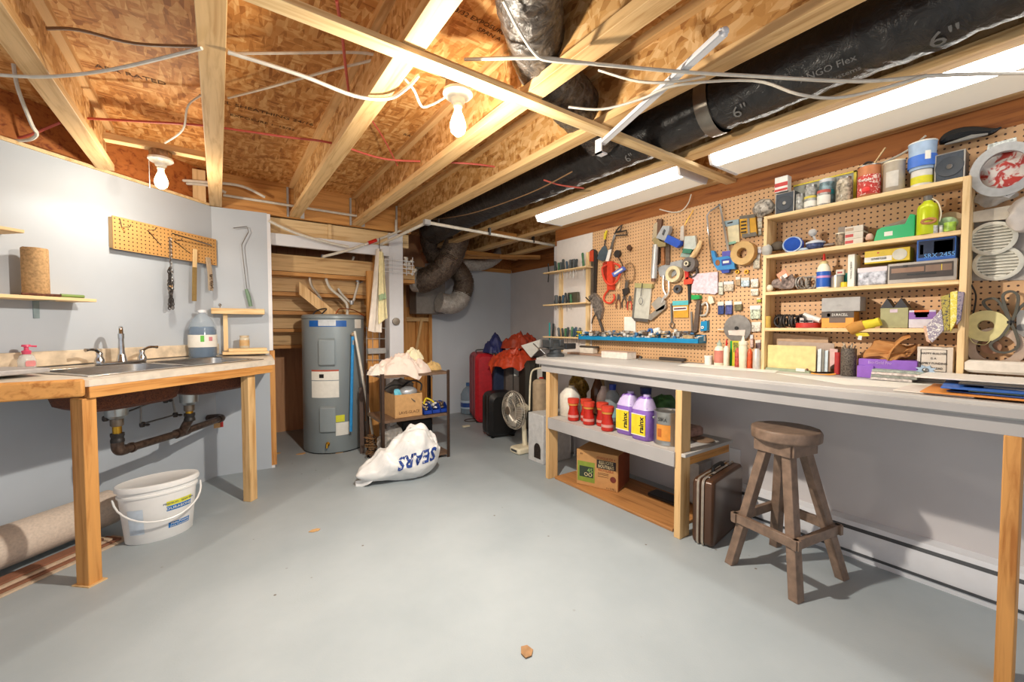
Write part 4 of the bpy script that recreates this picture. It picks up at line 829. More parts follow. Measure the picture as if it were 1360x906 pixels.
one('red_coat','dull red jacket heaped on top of the suitcases','coat',heap(cp_(690,462,5.15),.27,.22,.13,41,.045,9,-.4),COATR,smooth=70)
one('orange_coat','orange red shiny jacket lying folded under the upper red one','coat',heap(cp_(684,485,4.95),.31,.25,.12,52,.05,9,-.5,droop=.08),P('coat_orange','c8482a',.35,var=.1,ns=12),smooth=70)
one('navy_jacket','navy blue jacket bundled left of the red coats on the luggage','coat',heap(cp_(657,468,5.2),.15,.15,.15,63,.035,10),P('coat_navy','2b3060',.5,var=.15,ns=14),smooth=70)
pp=[cp_(692,459,4.78),cp_(717,451,4.7),cp_(716,463,4.7),cp_(705,475,4.72)]
one('paper_sheets','white crumpled papers resting on the orange jacket','paper',MB().prism(pp,(.02,0,.004)),PAPER)
t=T('folding_frame','bent cream metal tube frame behind the fan','frame',AX(706,545,2.35)); t.part('tube',MB().tube(ctr([AX(u,v,2.35) for u,v in ((703,545),(704,512),(706,495),(712,490),(722,489))]),.008,8),OFFW)
one('red_patch','red square buckle on the dark bag behind the bench leg','buckle',MB().bb(cp_(716,501,4.2),cp_(722,508,4.21)),RED,bev=.003)
one('beige_sack','beige cloth sack leaning behind the white box','sack',MB().rbox((2.44,2.99,.36),(.14,.12,.70),.05,4,2),P('sack','a48f74',.9),bev=.01)
# fan
t=T('electric_fan','old cream electric table fan facing left beside the black bag','fan',(2.36,3.15,0))
fc=Vector((2.30,3.22,.40)); FM=Matrix.Translation(fc)@Matrix.Rotation(math.radians(178),4,'Z')@Matrix.Rotation(math.pi/2,4,'Y')
t.part('base',MB().rbox((2.37,3.15,.03),(.24,.16,.06),.03,4),OFFW,bev=.004); t.part('switch_panel',MB().bb((2.247,3.10,.025),(2.2485,3.19,.045)),DGREY); t.part('stem',MB().tube([(2.39,3.16,.06),(2.39,3.18,.30)],.024,10),OFFW)
t.part('motor',MB().lathe([(.03,-.16),(.055,-.13),(.06,-.07),(.05,-.05),(0,-.045)],(0,0,0),18,FM),OFFW)
cg=MB()
for k in range(44):
    a=2*math.pi*k/44; c_,s_=math.cos(a),math.sin(a); cg.tube([FM@Vector(q) for q in ((.04*c_,.04*s_,.065),(.12*c_,.12*s_,.055),(.175*c_,.175*s_,.02),(.183*c_,.183*s_,0),(.17*c_,.17*s_,-.03),(.05*c_,.05*s_,-.05))],.0015,4)
for r_,z in ((.183,0),(.175,.022),(.12,.056),(.04,.066),(.17,-.03)): cg.tube([FM@Vector((r_*math.cos(k*math.pi/16),r_*math.sin(k*math.pi/16),z)) for k in range(32)],.0028 if r_<.18 else .005,5,True)
t.part('guard',cg,P('guard_wire','c4bcae',.35,.6)); t.part('hub_badge',MB().lathe([(.04,.064),(.038,.072),(0,.073)],(0,0,0),20,FM),P('badge','8d7f70',.3,.6))
bl=MB()
for k in range(4):
    a=k*math.pi/2; B_=FM@Matrix.Rotation(a,4,'Z'); bl.prism([B_@Vector(q) for q in ((.015,-.02,.0),(.08,-.07,.018),(.155,-.055,.02),(.16,.03,-.005),(.09,.05,-.01),(.02,.02,-.005))],(-.003,0,0))
t.part('blades',bl,P('blade_grey','a39a8e',.3,alpha=.8))
# white litter box
t=T('white_box','white box with an arched opening standing left of the bench leg','box',(2.42,2.85,0))
t.part('box_body',MB().bb((2.27,2.74,0),(2.60,2.95,.43)),P('box_white','c9c9c8',.5),bev=.004)
ar=[Vector((2.268,2.82+.045*math.cos(a),.12+.055*math.sin(a))) for a in [math.pi*k/10 for k in range(11)]]+[Vector((2.268,2.775,.04)),Vector((2.268,2.865,.04))]
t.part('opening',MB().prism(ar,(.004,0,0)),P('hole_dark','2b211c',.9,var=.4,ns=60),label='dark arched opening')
one('floor_ring','dark brown ring lying on the floor near the back corner','ring',MB().tube([(AZ(626,558,.006)+Vector((.09*math.cos(k*math.pi/12),.07*math.sin(k*math.pi/12),0))) for k in range(24)],.006,6,True),P('ring_brown','4b3b30',.5))
one('floor_scrap','small cream scrap on the floor near the back corner','scrap',MB().rbox(AZ(619,566,.01),(.10,.05,.016),.02,3),OFFW)
one('loose_tube','thin grey tube lying across the floor by the water jug','tube',MB().tube([AZ(598,540,.03)+Vector((0,0,0)),AZ(645,553,.02)],.007,8),GALV)
one('fallen_leaf','dry brown scrap of paper in the middle of the floor','leaf',MB().prism([AZ(u,v,.002) for u,v in ((692,860),(700,858),(708,864),(706,872),(698,875),(692,869))],(0,0,.004)),P('leaf','a07a54',.8,var=.12,ns=40))
for i,(u,v,s_) in enumerate(((418,705,.03),(400,603,.04),(365,603,.05),(450,601,.05))): 
    p=AZ(u,v,.001); one('floor_scrap',('small tan chip alone on the open floor','tan paper scrap at the left foot of the water heater','crumpled tan paper by the closet jamb','tan scrap before the heater base')[i],'scrap',MB().prism([p+Vector((s_*math.cos(k*1.05)*(1+.3*math.sin(k*3)),s_*.6*math.sin(k*1.05),0)) for k in range(6)],(0,0,.004)),P('scrap_tan','c39a68',.8))
# ================================================================ WORKBENCH
BT=.95
t=T('workbench','long grey painted workbench on pine legs along the pegboard wall','workbench',(2.35,1.2,0))
t.part('top',MB().prism([(2.08,-.35,BT-.05),(2.08,2.60,BT-.05),(2.70,3.08,BT-.05),(2.70,-.35,BT-.05)],(0,0,.05)),P('bench_grey','bebab5',.45,var=.05,ns=4),bev=.004)
t.part('top_nosing',MB().bb((2.072,-.35,BT-.045),(2.08,2.60,BT-.014)),P('bench_edge','aaa6a4',.5,var=.05,ns=4),bev=.002)
t.part('apron',MB().bb((2.098,-.35,.845),(2.125,2.56,.90)),P('bench_edge','aaa6a4',.5),label='grey front apron')
t.part('end_apron',MB().prism([(2.125,2.54,.845),(2.125,2.575,.845),(2.69,3.03,.845),(2.69,2.99,.845)],(0,0,.055)),P('bench_edge','aaa6a4',.5))
for y in (2.48,1.345,.148): t.part('leg',MB().bb((2.097,y-.02,0),(2.19,y+.02,.845)),PINE if y>1 else PINEO,bev=.003)
t.part('lower_shelf',MB().bb((2.10,1.30,.47),(2.62,2.46,.49)),P('bench_grey','bebab5',.45),bev=.002); t.part('shelf_rail',MB().bb((2.085,1.36,.405),(2.10,2.462,.492)),P('bench_edge','aaa6a4',.5),bev=.003)
t.part('side_rail',MB().bb((2.192,1.325,.41),(2.62,1.36,.47)),PINEO,label='bare pine side rail')
t.part('rear_leg',MB().bb((2.62,2.40,0),(2.66,2.46,.845)),PINE)
one('floor_plank','brown wooden board lying on the floor under the bench shelf','board',MB().bb((2.14,1.40,.001),(2.60,2.44,.02)),DARKW,bev=.002)
one('black_strap','black flat object lying on the brown board behind the carton','strap',MB().rbox((2.48,1.66,.031),(.12,.26,.02),.02,3),BLK)
one('floor_box','pale grey box on the floor under the side of the bench shelf','box',MB().bb((2.55,1.48,.02),(2.70,1.60,.30)),P('box_pale','a9a29c',.5),bev=.004)
# carton
rz=math.radians(0)
t=T('carton','brown printed cardboard carton of used windows fluid under the bench shelf','box',(2.33,2.09,.02))
c0,c1=(2.19,1.93,.021),(2.45,2.25,.285)
t.part('box_body',MB().bb(c0,c1),P('carton','b98955',.8,var=.04),bev=.003)
t.part('side_panel',MB().bb((2.2,1.9285,.03),(2.44,1.93,.28)),P('carton_side','8f4b2c',.8),label='darker printed end'); X=2.1885
def onx(y0,y1,z0,z1,mat,nm='label_panel',x=X,lb=None): t.part(nm,MB().bb((x,y0,z0),(x+.0012,y1,z1)),mat,label=lb)
onx(2.105,2.24,.05,.20,P('print_green','7f8f35',.7),lb='green printed panel'); onx(2.115,2.225,.085,.165,P('print_dark','2f3a2c',.7),x=X-.0008); onx(1.945,2.09,.17,.232,P('print_black','2e2320',.7))
IK=P('ink_cream','e0cda0',.6); IR=P('ink_rust','9a3d20',.6)
def tx(s_,size,y,z,mat,x,sx=1,nm='printing',bold=0): t.part(nm,text(s_,size,(x,y,z),RY,UZ,.0004,sx=sx,bold=bold),mat,smooth=False)
tx('CHAQUE DE 4',.022,2.02,.247,IR,X-.0005); tx('ESSUGITE',.032,2.018,.216,IK,X-.0012,.8); tx('BOUTIEÑS',.032,2.018,.187,IK,X-.0012,.8); tx('RECYCLABLE',.02,2.02,.158,IR,X-.0005); tx('45',.045,2.14,.138,P('ink_green','8fb060',.6),X-.0025); tx('OO',.04,2.155,.106,IK,X-.0025); tx('4 x 3.78 L',.018,1.98,.035,P('ink_brown','5a3a22',.6),X-.0005); tx('BX',.018,2.21,.255,P('ink_brown','5a3a22',.6),X-.0005)
t.part('seal',MB().lathe([(.022,0),(.022,.001),(0,.001)],(0,0,0),20,Matrix.Translation((X,1.965,.105))@Matrix.Rotation(-math.pi/2,4,'Y')),P('seal_red','6b2c22',.7))
for z in (.135,.125,.11): onx(2.0,2.08,z,z+.003,P('ink_brown','5a3a22',.6),'printing')
t.o.location=(2.365,2.135,.02); t.o.rotation_euler=(0,0,math.radians(21))
# jars and jugs on the lower shelf
SZ=.491
def jug(name,label,cat,c,w,d,h,body,cap,lab=None,liq=None,group=None,rz=0,labelw=None,txt=None,neck=.55):
    t=T(name,label,cat,c,rz,group)
    prof=[(.46,0),(.5,.015),(.5,.60),(.49,.68),(.40,.80),(.26,.90),(.17,.93),(.17,.95)]
    mb=MB(); n=28; vs=[];fs=[]
    for r,z in prof:
        e=.55 if z<.7 else .75
        for k in range(n):
            th=2*math.pi*k/n; c_,q=math.cos(th),math.sin(th); vs.append((math.copysign(abs(c_)**e,c_)*r*d,math.copysign(abs(q)**e,q)*r*w-(.12*w if z>.78 else 0)*(z-.78)/.17,z*h))
    for k in range(len(prof)-1):
        for i in range(n): j=(i+1)%n; fs.append((k*n+i,k*n+j,(k+1)*n+j,(k+1)*n+i))
    fs+=[tuple(range(n))[::-1],tuple(range((len(prof)-1)*n,len(prof)*n))]
    mb.add(vs,fs); bo=t.part('jug_body',mb,body,w=False,smooth=60)
    t.part('cap',MB().lathe([(.19*d*.9,.935*h),(.2*d*.9,.99*h),(0,h)],(0,-.12*w,0),18),cap,w=False)
    t.part('handle',MB().tube(ctr([(0,.12*w-.0,.90*h),(0,.30*w,.86*h),(0,.42*w,.74*h),(0,.44*w,.62*h)],4),.012,8),body,w=False)
    if lab: 
        t.part('label',MB().bb((-.5*d-.0012,-.36*w,.12*h),(-.5*d+.004,.40*w,.56*h)),lab,w=False)
        if txt: t.part('lettering',text(txt,w*.36,(-.5*d-.0016,-.16*w,.34*h),UZ,Vector((0,1,0)),.0004,bold=.0015),BLK,w=False,smooth=False)
    return t
jug('plastic_jug','white plastic jug at the left end of the bench lower shelf','jug',(2.275,2.415,SZ),.15,.13,.245,P('jug_white','ddd8cc',.4),OFFW)
PUR=P('purple_fluid','8a66ba',.25,var=.03); LIL=P('lilac_plastic','c3b3da',.3)
YL=P('label_yellow2','e3c92c',.5)
for lab,c in (('right purple washer fluid jug with a yellow label, beside the steel can',(2.19,1.64,SZ)),('left purple washer fluid jug with a yellow label, beside the red jars',(2.22,1.79,SZ))):
    tt=jug('washer_fluid_jug',lab,'jug',c,.135,.12,.285,PUR,LIL,YL,group=None,txt='rainx')
    t=tt; 
    for z0,z1 in ((.112*.285-.003,.12*.285),(.56*.285,.575*.285)): t.part('label_border',MB().bb((-.062,-.05,z0),(-.056,.055,z1)),PAPER,w=False)
    sh=MB(); n=28; vs=[];fs=[]
    for r,z in ((.503,.66),(.49,.70),(.41,.80),(.27,.90)):
        e=.55 if z<.7 else .75
        for k in range(n):
            th=2*math.pi*k/n; c_,q=math.cos(th),math.sin(th); vs.append((math.copysign(abs(c_)**e,c_)*(r+.008)*.12,math.copysign(abs(q)**e,q)*(r+.008)*.135-(.12*.135 if z>.78 else 0)*(z-.78)/.17,z*.285+.002))
    for k in range(3):
        for i in range(n): j=(i+1)%n; fs.append((k*n+i,k*n+j,(k+1)*n+j,(k+1)*n+i))
    t.part('shoulder',sh.add(vs,fs),LIL,w=False,smooth=60,label='pale empty shoulder of the jug')
JR=P('jar_red','b52a1e',.25,var=.06)
def jar(c,label):
    return lathe_thing('red_jar',label,'jar',[('jar_body',[(.036,0),(.042,.006),(.042,.05),(.031,.095),(.038,.135)],JR),('lid',[(.043,.133),(.044,.165),(.04,.168),(0,.169)],P('lid_red','c8402c',.4)),('amber_band',[(.0385,.118),(.0385,.131)],P('amber','c98a3a',.4)),('lettering',[(.0426,.028),(.0426,.046)],P('jar_print','c98f86',.5))],c,'red lidded jars on the bench lower shelf')
J=jar((2.18,2.275,SZ),'leftmost red lidded jar, in front of the white jug')
for x,y,l in ((2.24,2.20,'red lidded jar set slightly behind, second from the left'),(2.18,2.115,'red lidded jar with a tan patch, third from the left'),(2.23,2.03,'red lidded jar fourth from the left, before the clear bottle'),(2.155,1.915,'red lidded jar nearest the purple jugs, standing forward')): dup(J,(x,y,SZ),0,l)
lathe_thing('pop_bottle','clear plastic bottle with a dark blue cap behind the red jars','bottle',[('bottle_body',[(.05,0),(.056,.01),(.056,.17),(.045,.215),(.018,.25),(.016,.27)],P('bottle_grey','a9b5b8',.1,alpha=.55)),('cap',[(.024,.245),(.026,.285),(0,.286)],P('cap_navy','1f3f9a',.4)),('band',[(.057,.05),(.057,.11)],P('label_aqua','8fb9bd',.4))],(2.36,2.05,SZ))
lathe_thing('pop_bottle','tall bottle with a navy cap behind the two purple jugs','bottle',[('bottle_body',[(.05,0),(.055,.01),(.055,.2),(.03,.25)],P('bottle_lilac','9a8fb0',.2)),('cap',[(.036,.25),(.038,.295),(0,.296)],P('cap_navy2','232f63',.4))],(2.36,1.76,SZ))
lathe_thing('brown_jug','dark brown glass jug at the back of the lower shelf','jug',[('jug_body',[(.05,0),(.055,.01),(.055,.19),(.03,.26),(.02,.29)],P('glass_brown','5e3a22',.15)),('cap',[(.026,.285),(.026,.31),(0,.311)],P('cap_tan','a07a4a',.5))],(2.50,2.33,SZ))
lathe_thing('red_bottle','bottle of dark red liquid with a pale top behind the jars','bottle',[('bottle_body',[(.055,0),(.06,.01),(.06,.11),(.058,.12)],P('wine_red','6b1c1c',.2)),('bottle_top',[(.058,.12),(.05,.18),(.025,.23),(.02,.25)],P('pale_pink','d8c3b8',.3))],(2.42,2.19,SZ))
one('gold_bundle','crumpled gold foil bundle behind the white jug','bundle',ragpile((2.42,2.46,SZ+.2),(.08,.07,.12),71,.6),P('gold','8f6f2a',.35,.4,ns=60,var=.3),smooth=70)
one('crumpled_package','green and brown crumpled package behind the steel can','package',ragpile((2.49,1.70,SZ+.14),(.09,.11,.10),81,.6),P('pkg_green','4c7a3e',.5,var=.3,ns=10),smooth=70)
one('pink_package','flat pink and brown packet on the back of the lower shelf','package',MB().rbox((2.50,1.56,SZ+.031),(.14,.2,.06),.02,3),P('pkg_pink','b58b7c',.5,var=.2,ns=30))
t=lathe_thing('paint_can','large silver steel can with an orange label behind the middle leg','can',[('can_body',[(.082,0),(.085,.004),(.083,.01),(.083,.05),(.0845,.055),(.083,.06),(.083,.19),(.086,.195),(.086,.2),(.07,.2),(.068,.192),(0,.192)],P('tin','b3b2ae',.3,.85,var=.06))],(2.225,1.495,SZ))
p=Vector(t.o.location); va=math.pi
t.part('label_panel',curved_patch(p,.0855,p.z+.03,p.z+.125,math.pi-.25,math.pi+.75),P('label_orange','d98f3a',.5),label='orange label'); t.part('label_mark',curved_patch(p,.0862,p.z+.05,p.z+.10,math.pi-.15,math.pi+.15),P('mark_brown','b5622a',.5))
t.part('lettering',text('SIKA',.03,(p.x-.0875,p.y-.02,p.z+.155),RY,UZ,.0005),BLK,smooth=False); t.part('bail_ear',MB().ball((p.x-.06,p.y+.06,p.z+.155),.010,8,6),STEEL)
lathe_thing('shadow_disc','flat brown disc for the ring of shadow at the lower shelf right end','plate',[('disc',[(.062,0),(.065,.002),(.065,.008),(.06,.01),(0,.01)],P('shadow_ring_brown','8a6f58',.6))],(2.45,1.40,SZ))  # thin brown disc stands in for a ring of shade on the shelf
# briefcase
bz=math.radians(8)
t=T('briefcase','brown hard shell briefcase standing on the floor by the bench leg','briefcase',(2.36,1.245,0),bz)
BRF=P('case_brown','4e3526',.28,.1,var=.12,ns=4)
t.part('front_shell',MB().rbox((0,-.026,.185),(.46,.055,.365),.03,5,1),BRF,w=False,bev=.003); t.part('back_shell',MB().rbox((0,.034,.185),(.46,.05,.365),.03,5,1),BRF,w=False,bev=.003)
def frame(y,w=.008): 
    m=MB(); a,b,r=.232,.184,.03; pts=[]
    for q,(sx,sz) in enumerate(((1,1),(-1,1),(-1,-1),(1,-1))):
        for k in range(5): th=math.pi/2*(q+k/4); pts.append(Vector((sx*(a-r)+r*math.cos(th),y,.185+sz*(b-r)+r*math.sin(th))))
    return m.tube(pts,w/2,4,True)
t.part('trim_band',frame(.002,.014),P('trim_cream','cdbfae',.3,.5),w=False,label='pale metal trim stripe'); t.part('trim_band',frame(.028,.012),P('trim_cream','cdbfae',.3,.5),w=False,label='pale metal trim stripe')
t.part('handle',MB().tube(ctr([(-.07,.01,.37),(-.06,.01,.395),(.06,.01,.395),(.07,.01,.37)],4),.010,8),BLK,w=False)
for x in (-.14,.14): t.part('latch',MB().bb((x-.03,-.012,.366),(x+.03,.02,.374)),CHROME,w=False)
# stool
ST=plain('stool_brown','806a5a',.4,var=.15,ns=25,bp=.2)
t=T('wooden_stool','brown painted wooden stool with splayed legs and a round seat','stool',(2.24,.86,0))
s=MB(); s.lathe([(.140,.655),(.147,.662),(.149,.70),(.144,.712),(0,.715)],(2.235,.86,0),14); t.part('seat',s,ST,bev=.003)
feet=[Vector(p) for p in ((2.046,.731,0),(2.103,1.038,0),(2.467,.985,0),(2.401,.673,0))]; ctr0=Vector((2.254,.857,0))
tops=[Vector((2.235,.86,.60))+(f-ctr0)*.36 for f in feet]
def beam(a,b,w,h,side): 
    a=Vector(a);b=Vector(b); d=(b-a).normalized(); s_=Vector(side); s_=(s_-d*s_.dot(d)).normalized(); n=d.cross(s_)
    return MB().prism([a+s_*w/2+n*h/2,a-s_*w/2+n*h/2,a-s_*w/2-n*h/2,a+s_*w/2-n*h/2],b-a)
e1=(feet[1]-feet[0]).normalized(); e2=(feet[3]-feet[0]).normalized()
def clipz(mb):
    mb.v=[Vector((v.x,v.y,max(0,min(v.z,.652)))) for v in mb.v]; return mb
for f,tp in zip(feet,tops): 
    f2=f+(f-tp)*.03; t.part('leg',clipz(beam(f2,tp+(tp-f)*.08,.042,.05,e1)),ST,bev=.003)
for i in range(4):
    a,b=tops[i]+Vector((0,0,.03)),tops[(i+1)%4]+Vector((0,0,.03)); d=(b-a).normalized(); n=Vector((d.y,-d.x,0)); m=(a+b)/2-Vector((2.235,.86,a.z)); n=n if n.dot(m)>0 else -n
    t.part('seat_rail',beam(a-d*.03+n*.028,b+d*.03+n*.028,.065,.024,(0,0,1)),ST,bev=.002)
for i in range(4):
    z=.24; q=lambda k:(feet[k]+(tops[k]-feet[k])*(z/.60)); a,b=q(i),q((i+1)%4); d=(b-a).normalized(); n=Vector((d.y,-d.x,0)); m=(a+b)/2-Vector((2.245,.86,a.z)); n=n if n.dot(m)>0 else -n
    t.part('stretcher',beam(a-d*.05+n*.030,b+d*.05+n*.030,.045,.022,(0,0,1)),ST,bev=.002)
# baseboard heater
t=T('baseboard_heater','long white electric baseboard heater along the wall under the bench','heater',(2.68,.5,0))
t.part('body',MB().prism([(2.719,-.5,.0),(2.66,-.5,.0),(2.655,-.5,.02),(2.65,-.5,.15),(2.665,-.5,.19),(2.719,-.5,.20)],(0,2.0,0)),WHITE); 
t.part('top_slot',MB().prism([(2.649,-.5,.152),(2.656,-.5,.168),(2.665,-.5,.17),(2.655,-.5,.152)],(0,1.97,0)),DGREY); t.part('bottom_slot',MB().bb((2.648,-.5,.03),(2.66,1.47,.042)),DGREY)
one('outlet_plate','white outlet plate on the wall left of the stool','outlet',MB().bb((2.714,1.30,.30),(2.72,1.37,.41)),WHITE,bev=.002)
# ================================================================ PEGBOARD WALL
one('pegboard','large brown pegboard covering the wall above the workbench','pegboard',MB().bb((2.702,-.6,.951),(2.708,2.588,2.03)),PEG)
one('white_board','white painted backing board at the left end of the pegboard','board',MB().bb((2.702,2.59,.951),(2.708,3.06,2.03)),P('board_white','dcd3cc',.6,var=.015))
one('pegboard_batten','long pine batten along the top of the pegboard','batten',MB().bb((2.709,-.6,2.0),(2.72,3.06,2.03)),PINEL)
def wp(u,v,d=.0): return AX(u,v,2.70-d)
def poly(pts,th,gap=.003): return MB().prism([wp(u,v,gap+th) for u,v in pts],(th,0,0))
def wt(pts,r,gap=.008,n=8,sm=0): 
    q=[wp(p[0],p[1],p[2] if len(p)>2 else gap) for p in pts]; return MB().tube(ctr(q,sm) if sm else q,r,n)
def disc(u,v,r,th,gap=.003,hole=0,n=28):
    c=wp(u,v,gap+th); M=Matrix.Translation(c)@Matrix.Rotation(math.pi/2,4,'Y')
    if hole: return MB().lathe([(hole,0),(r,0),(r,th),(hole,th),(hole,0)],(0,0,0),n,M)
    return MB().lathe([(0,0),(r,0),(r,th),(0,th)],(0,0,0),n,M)
def ell(u,v,ru,rv,k=20,rot=0):
    return [(u+ru*math.cos(2*math.pi*i/k)*math.cos(rot)-rv*math.sin(2*math.pi*i/k)*math.sin(rot),v+ru*math.cos(2*math.pi*i/k)*math.sin(rot)+rv*math.sin(2*math.pi*i/k)*math.cos(rot)) for i in range(k)]
def tool(name,label,cat,parts,group=None,uv=None):
    mbs=[p[1] for p in parts]; v=mbs[0].v[0]; t=T(name,label,cat,(2.69,v.y,min(x.z for m in mbs for x in m.v)),0,group)
    for p in parts: t.part(p[0],p[1],p[2],label=p[3] if len(p)>3 else None,bev=p[4] if len(p)>4 else 0)
    return t
def hook(u,v,l=.03): return wt([(u,v-2,.0),(u,v,.002),(u,v,l),(u,v-2,l+.004)],.002,n=5)
# screwdriver shelves
t=T('tool_rack','three slim pine shelves with screwdriver holes on the white board','shelf',(2.64,2.8,1.0))
for u in (745,781): 
    y=AX(u,400,2.69).y; t.part('upright',MB().bb((2.68,y-.02,.96),(2.702,y+.02,1.86 if u>760 else 1.80)),PINEL)
shz=[AX(755,v,2.65).z for v in (358,403,447.5)]
yL,yR=AX(722,400,2.62).y,AX(779,400,2.62).y
for z in shz: t.part('shelf_board',MB().bb((2.61,yR,z-.012),(2.70,yL,z)),PINEL,bev=.0015)
random.seed(11)
SHC=[P('hand_black','232323',.4),P('hand_green','3f6b4a',.35),P('hand_grey','4f5557',.4),P('hand_dk','33393b',.35),P('hand_blue','334a5c',.35)]
def driver(label,u,zt,k,row,h,r,tilt):
    y=AX(u,400,2.645).y; zz=shz[row]; x=2.645+random.uniform(-.012,.012)
    t=T('screwdriver',label,'screwdriver',(x,y,zz-.05),0,('screwdrivers on the top slim shelf','screwdrivers on the middle slim shelf','screwdrivers on the lowest slim shelf')[row])
    d=Vector((0,tilt,1)); b=Vector((x,y,zz+.001))
    t.part('handle',MB().tube([b,b+d*.01,b+d*h*.35,b+d*h*.5,b+d*h*.92,b+d*h],[r*.6,r,r,r*.85,r,r*.6],8),SHC[k]); t.part('shaft',MB().tube([b-UZ*(.05+.04*random.random()),b],.0025,5),STEEL)
rows=[[738,741.5,745,749,753,757,760,763,766,775],[737,740.5,743,747,751,756,759],[734,743,747,751,755,759,763,767,770]]
for r_,us in enumerate(rows):
    rn=('top','middle','lowest')[r_]
    for i,u in enumerate(us):
        nm='screwdriver standing '+('at the left end' if i==0 else 'at the right end' if i==len(us)-1 else 'number %s from the left'%('zero','two','three','four','five','six','seven','eight','nine')[i])+' of the %s slim shelf'%rn
        driver(nm,u,0,random.randrange(5),r_,random.uniform(.075,.10) if not(r_==0 and i==9) and not (r_==2 and i==0) else .125,random.uniform(.011,.015),random.uniform(-.15,.15))
one('bit_case','dark square bit case at the right of the middle slim shelf','case',MB().bb((2.655,AX(767,400,2.65).y,shz[1]+.001),(2.675,AX(753,400,2.65).y,shz[1]+.1)),P('case_dk','4f4a3c',.4),bev=.003)
one('teal_strip','narrow teal strip on the left edge of the slim shelves','strip',MB().bb((2.66,AX(729,420,2.66).y-.012,.97),(2.668,AX(729,420,2.66).y,1.24)),P('teal_strip','2b9a9a',.4))
one('hanging_pliers','small dark pliers hanging left of the slim shelves','pliers',wt([(728,350,.04),(729,362,.04),(728,375,.04)],.006),BLK)
# row of tools, left to right
tool('hand_saw','old folded hand saw with an orange grip at the left of the pegboard','saw',[('blade',poly([(785,342),(789,342),(788,392),(784,392)],.004),STEEL),('back',poly([(789,334),(793,338),(791,394),(788,394)],.012),DSTEEL),('grip',poly([(783,334),(788,332),(788,347),(783,347)],.014),P('grip_orange','c4472a',.4),'orange grip'),('knob',poly(ell(788,336,5,5),.008),DSTEEL)])
tool('tool_bundle','bundle of old pliers and shears hanging low on the left','tools',[('jaws',poly([(781,394),(789,389),(797,398),(800,410),(797,424),(790,418),(786,405)],.03),P('worn_steel','8d857e',.45,.6,var=.3,ns=50)),('pliers',wt([(792,415,.03),(797,428,.025),(801,440,.02)],.012),P('worn_dark','4d453f',.5,.5)),('handle',wt([(787,396,.03),(783,400,.03),(778,395,.03)],.006),DSTEEL),('spike',wt([(790,418,.02),(787,424,.02),(786,430,.02)],.005),DSTEEL)])
tool('garden_trowel','blue grey trowel with a yellow handle hanging near the top left','trowel',[('blade',poly([(801,327),(804,326),(807,333),(806,344),(800,347),(793,344),(795,335)],.004,.012),P('blade_blue','5f6f7a',.4,.6)),('neck',wt([(803,327,.015),(804,318,.015)],.005),DSTEEL),('handle',wt([(803,318,.016),(804,311,.018),(806,306,.016)],[.010,.013,.008]),YEL)])
tool('bow_saw','slim steel saw with a curled black handle above the orange chain','saw',[('blade',poly([(815,312),(818,311),(809,347),(805,347)],.003,.01),STEEL),('white_sleeve',poly([(808,332),(812,331),(808,347),(804,347)],.01,.01),PAPER),('handle',wt([(816,311,.02),(821,303,.02),(826,299,.02),(824,306,.02),(818,309,.02),(832,306,.02),(833,312,.02),(818,313,.02)],.006),DSTEEL)])
RO=P('orange_red','d8452c',.35,var=.06)
t=tool('come_along_winch','orange red hand winch with a big hook hanging on the pegboard','winch',[('frame',poly([(806,347),(813,347),(814,385),(806,385)],.03),RO),('hook',wt([(808,385,.03),(803,392,.03),(802,398,.03),(806,402,.03),(812,402,.03),(816,396,.03),(815,391,.03)],.008,sm=3),RO),('lever',poly([(800,350),(805,347),(809,378),(804,376)],.018),P('orange_dark','a83420',.4)),('ratchet',disc(819,337,.03,.025),DSTEEL),('cable',wt([(820,340,.03),(826,350,.03),(829,362,.03)],.004),DSTEEL)])
t.part('loop',wt([(806,352,.04),(800,356,.045),(801,366,.045),(806,376,.045),(814,378,.045),(822,368,.045),(823,354,.045),(816,350,.045)],.009,sm=4),RO,label='red rope loop')
tool('level','small blue and white torpedo level hung aslant over the orange winch','level',[('body',poly([(812,363),(827,354),(830,358),(815,368)],.02,.04),P('level_blue','5a6fc0',.4)),('print',poly([(815,363),(826,356),(827,358),(816,365)],.001,.061),PAPER)])
tool('wooden_paddle','flat pale wooden strip beside the orange winch hook','stick',[('stick',poly([(819,382),(822,372),(824,373),(822,384)],.006),PINEL)])
tool('rope_coil','coil of thin wire rope hanging right of the orange winch','rope',[('coil',wt([(836+7*math.cos(k*.7),362+ (13+.5*(k%3))*math.sin(k*.7),.012+.004*(k%4)) for k in range(40)],.003,n=5),P('wire_brown','8a6b48',.5,.3))])
tool('wrench','dull steel wrench hanging below the wire rope coil','wrench',[('shaft',poly([(831,372),(835,372),(832,388),(828,390)],.01,.012),STEEL),('jaw',poly([(826,384),(834,382),(835,388),(828,394)],.014,.012),DSTEEL)])
for i,(u,v,m,l) in enumerate(((821,400,P('grip_brown','7a4a2c',.5),'brown handled pliers left of the other two'),(829,399,P('grip_dark','3d332c',.5),'dark handled pliers hanging in the middle'),(836,402,P('grip_red','c0452c',.5),'red handled pliers beside the white panel'))):
    tool('pliers',l,'pliers',[('jaws',poly([(u-1,v-9),(u+1,v-9),(u+2,v-2),(u-2,v-2)],.01,.01),STEEL),('handle',wt([(u-1,v-3,.015),(u-3,v+3,.015),(u-2.5,v+10,.015)],.005),m),('handle',wt([(u+1,v-3,.015),(u+3,v+3,.015),(u+2.5,v+10,.015)],.005),m)],'small pliers under the wire rope coil')
tool('clamp_bracket','small brown spring clip fixed alone in the middle of the pegboard','clip',[('clip',poly([(832,328),(835,325),(838,329),(836,333),(833,332)],.02),P('rusty','5b3d2a',.6,.3))])
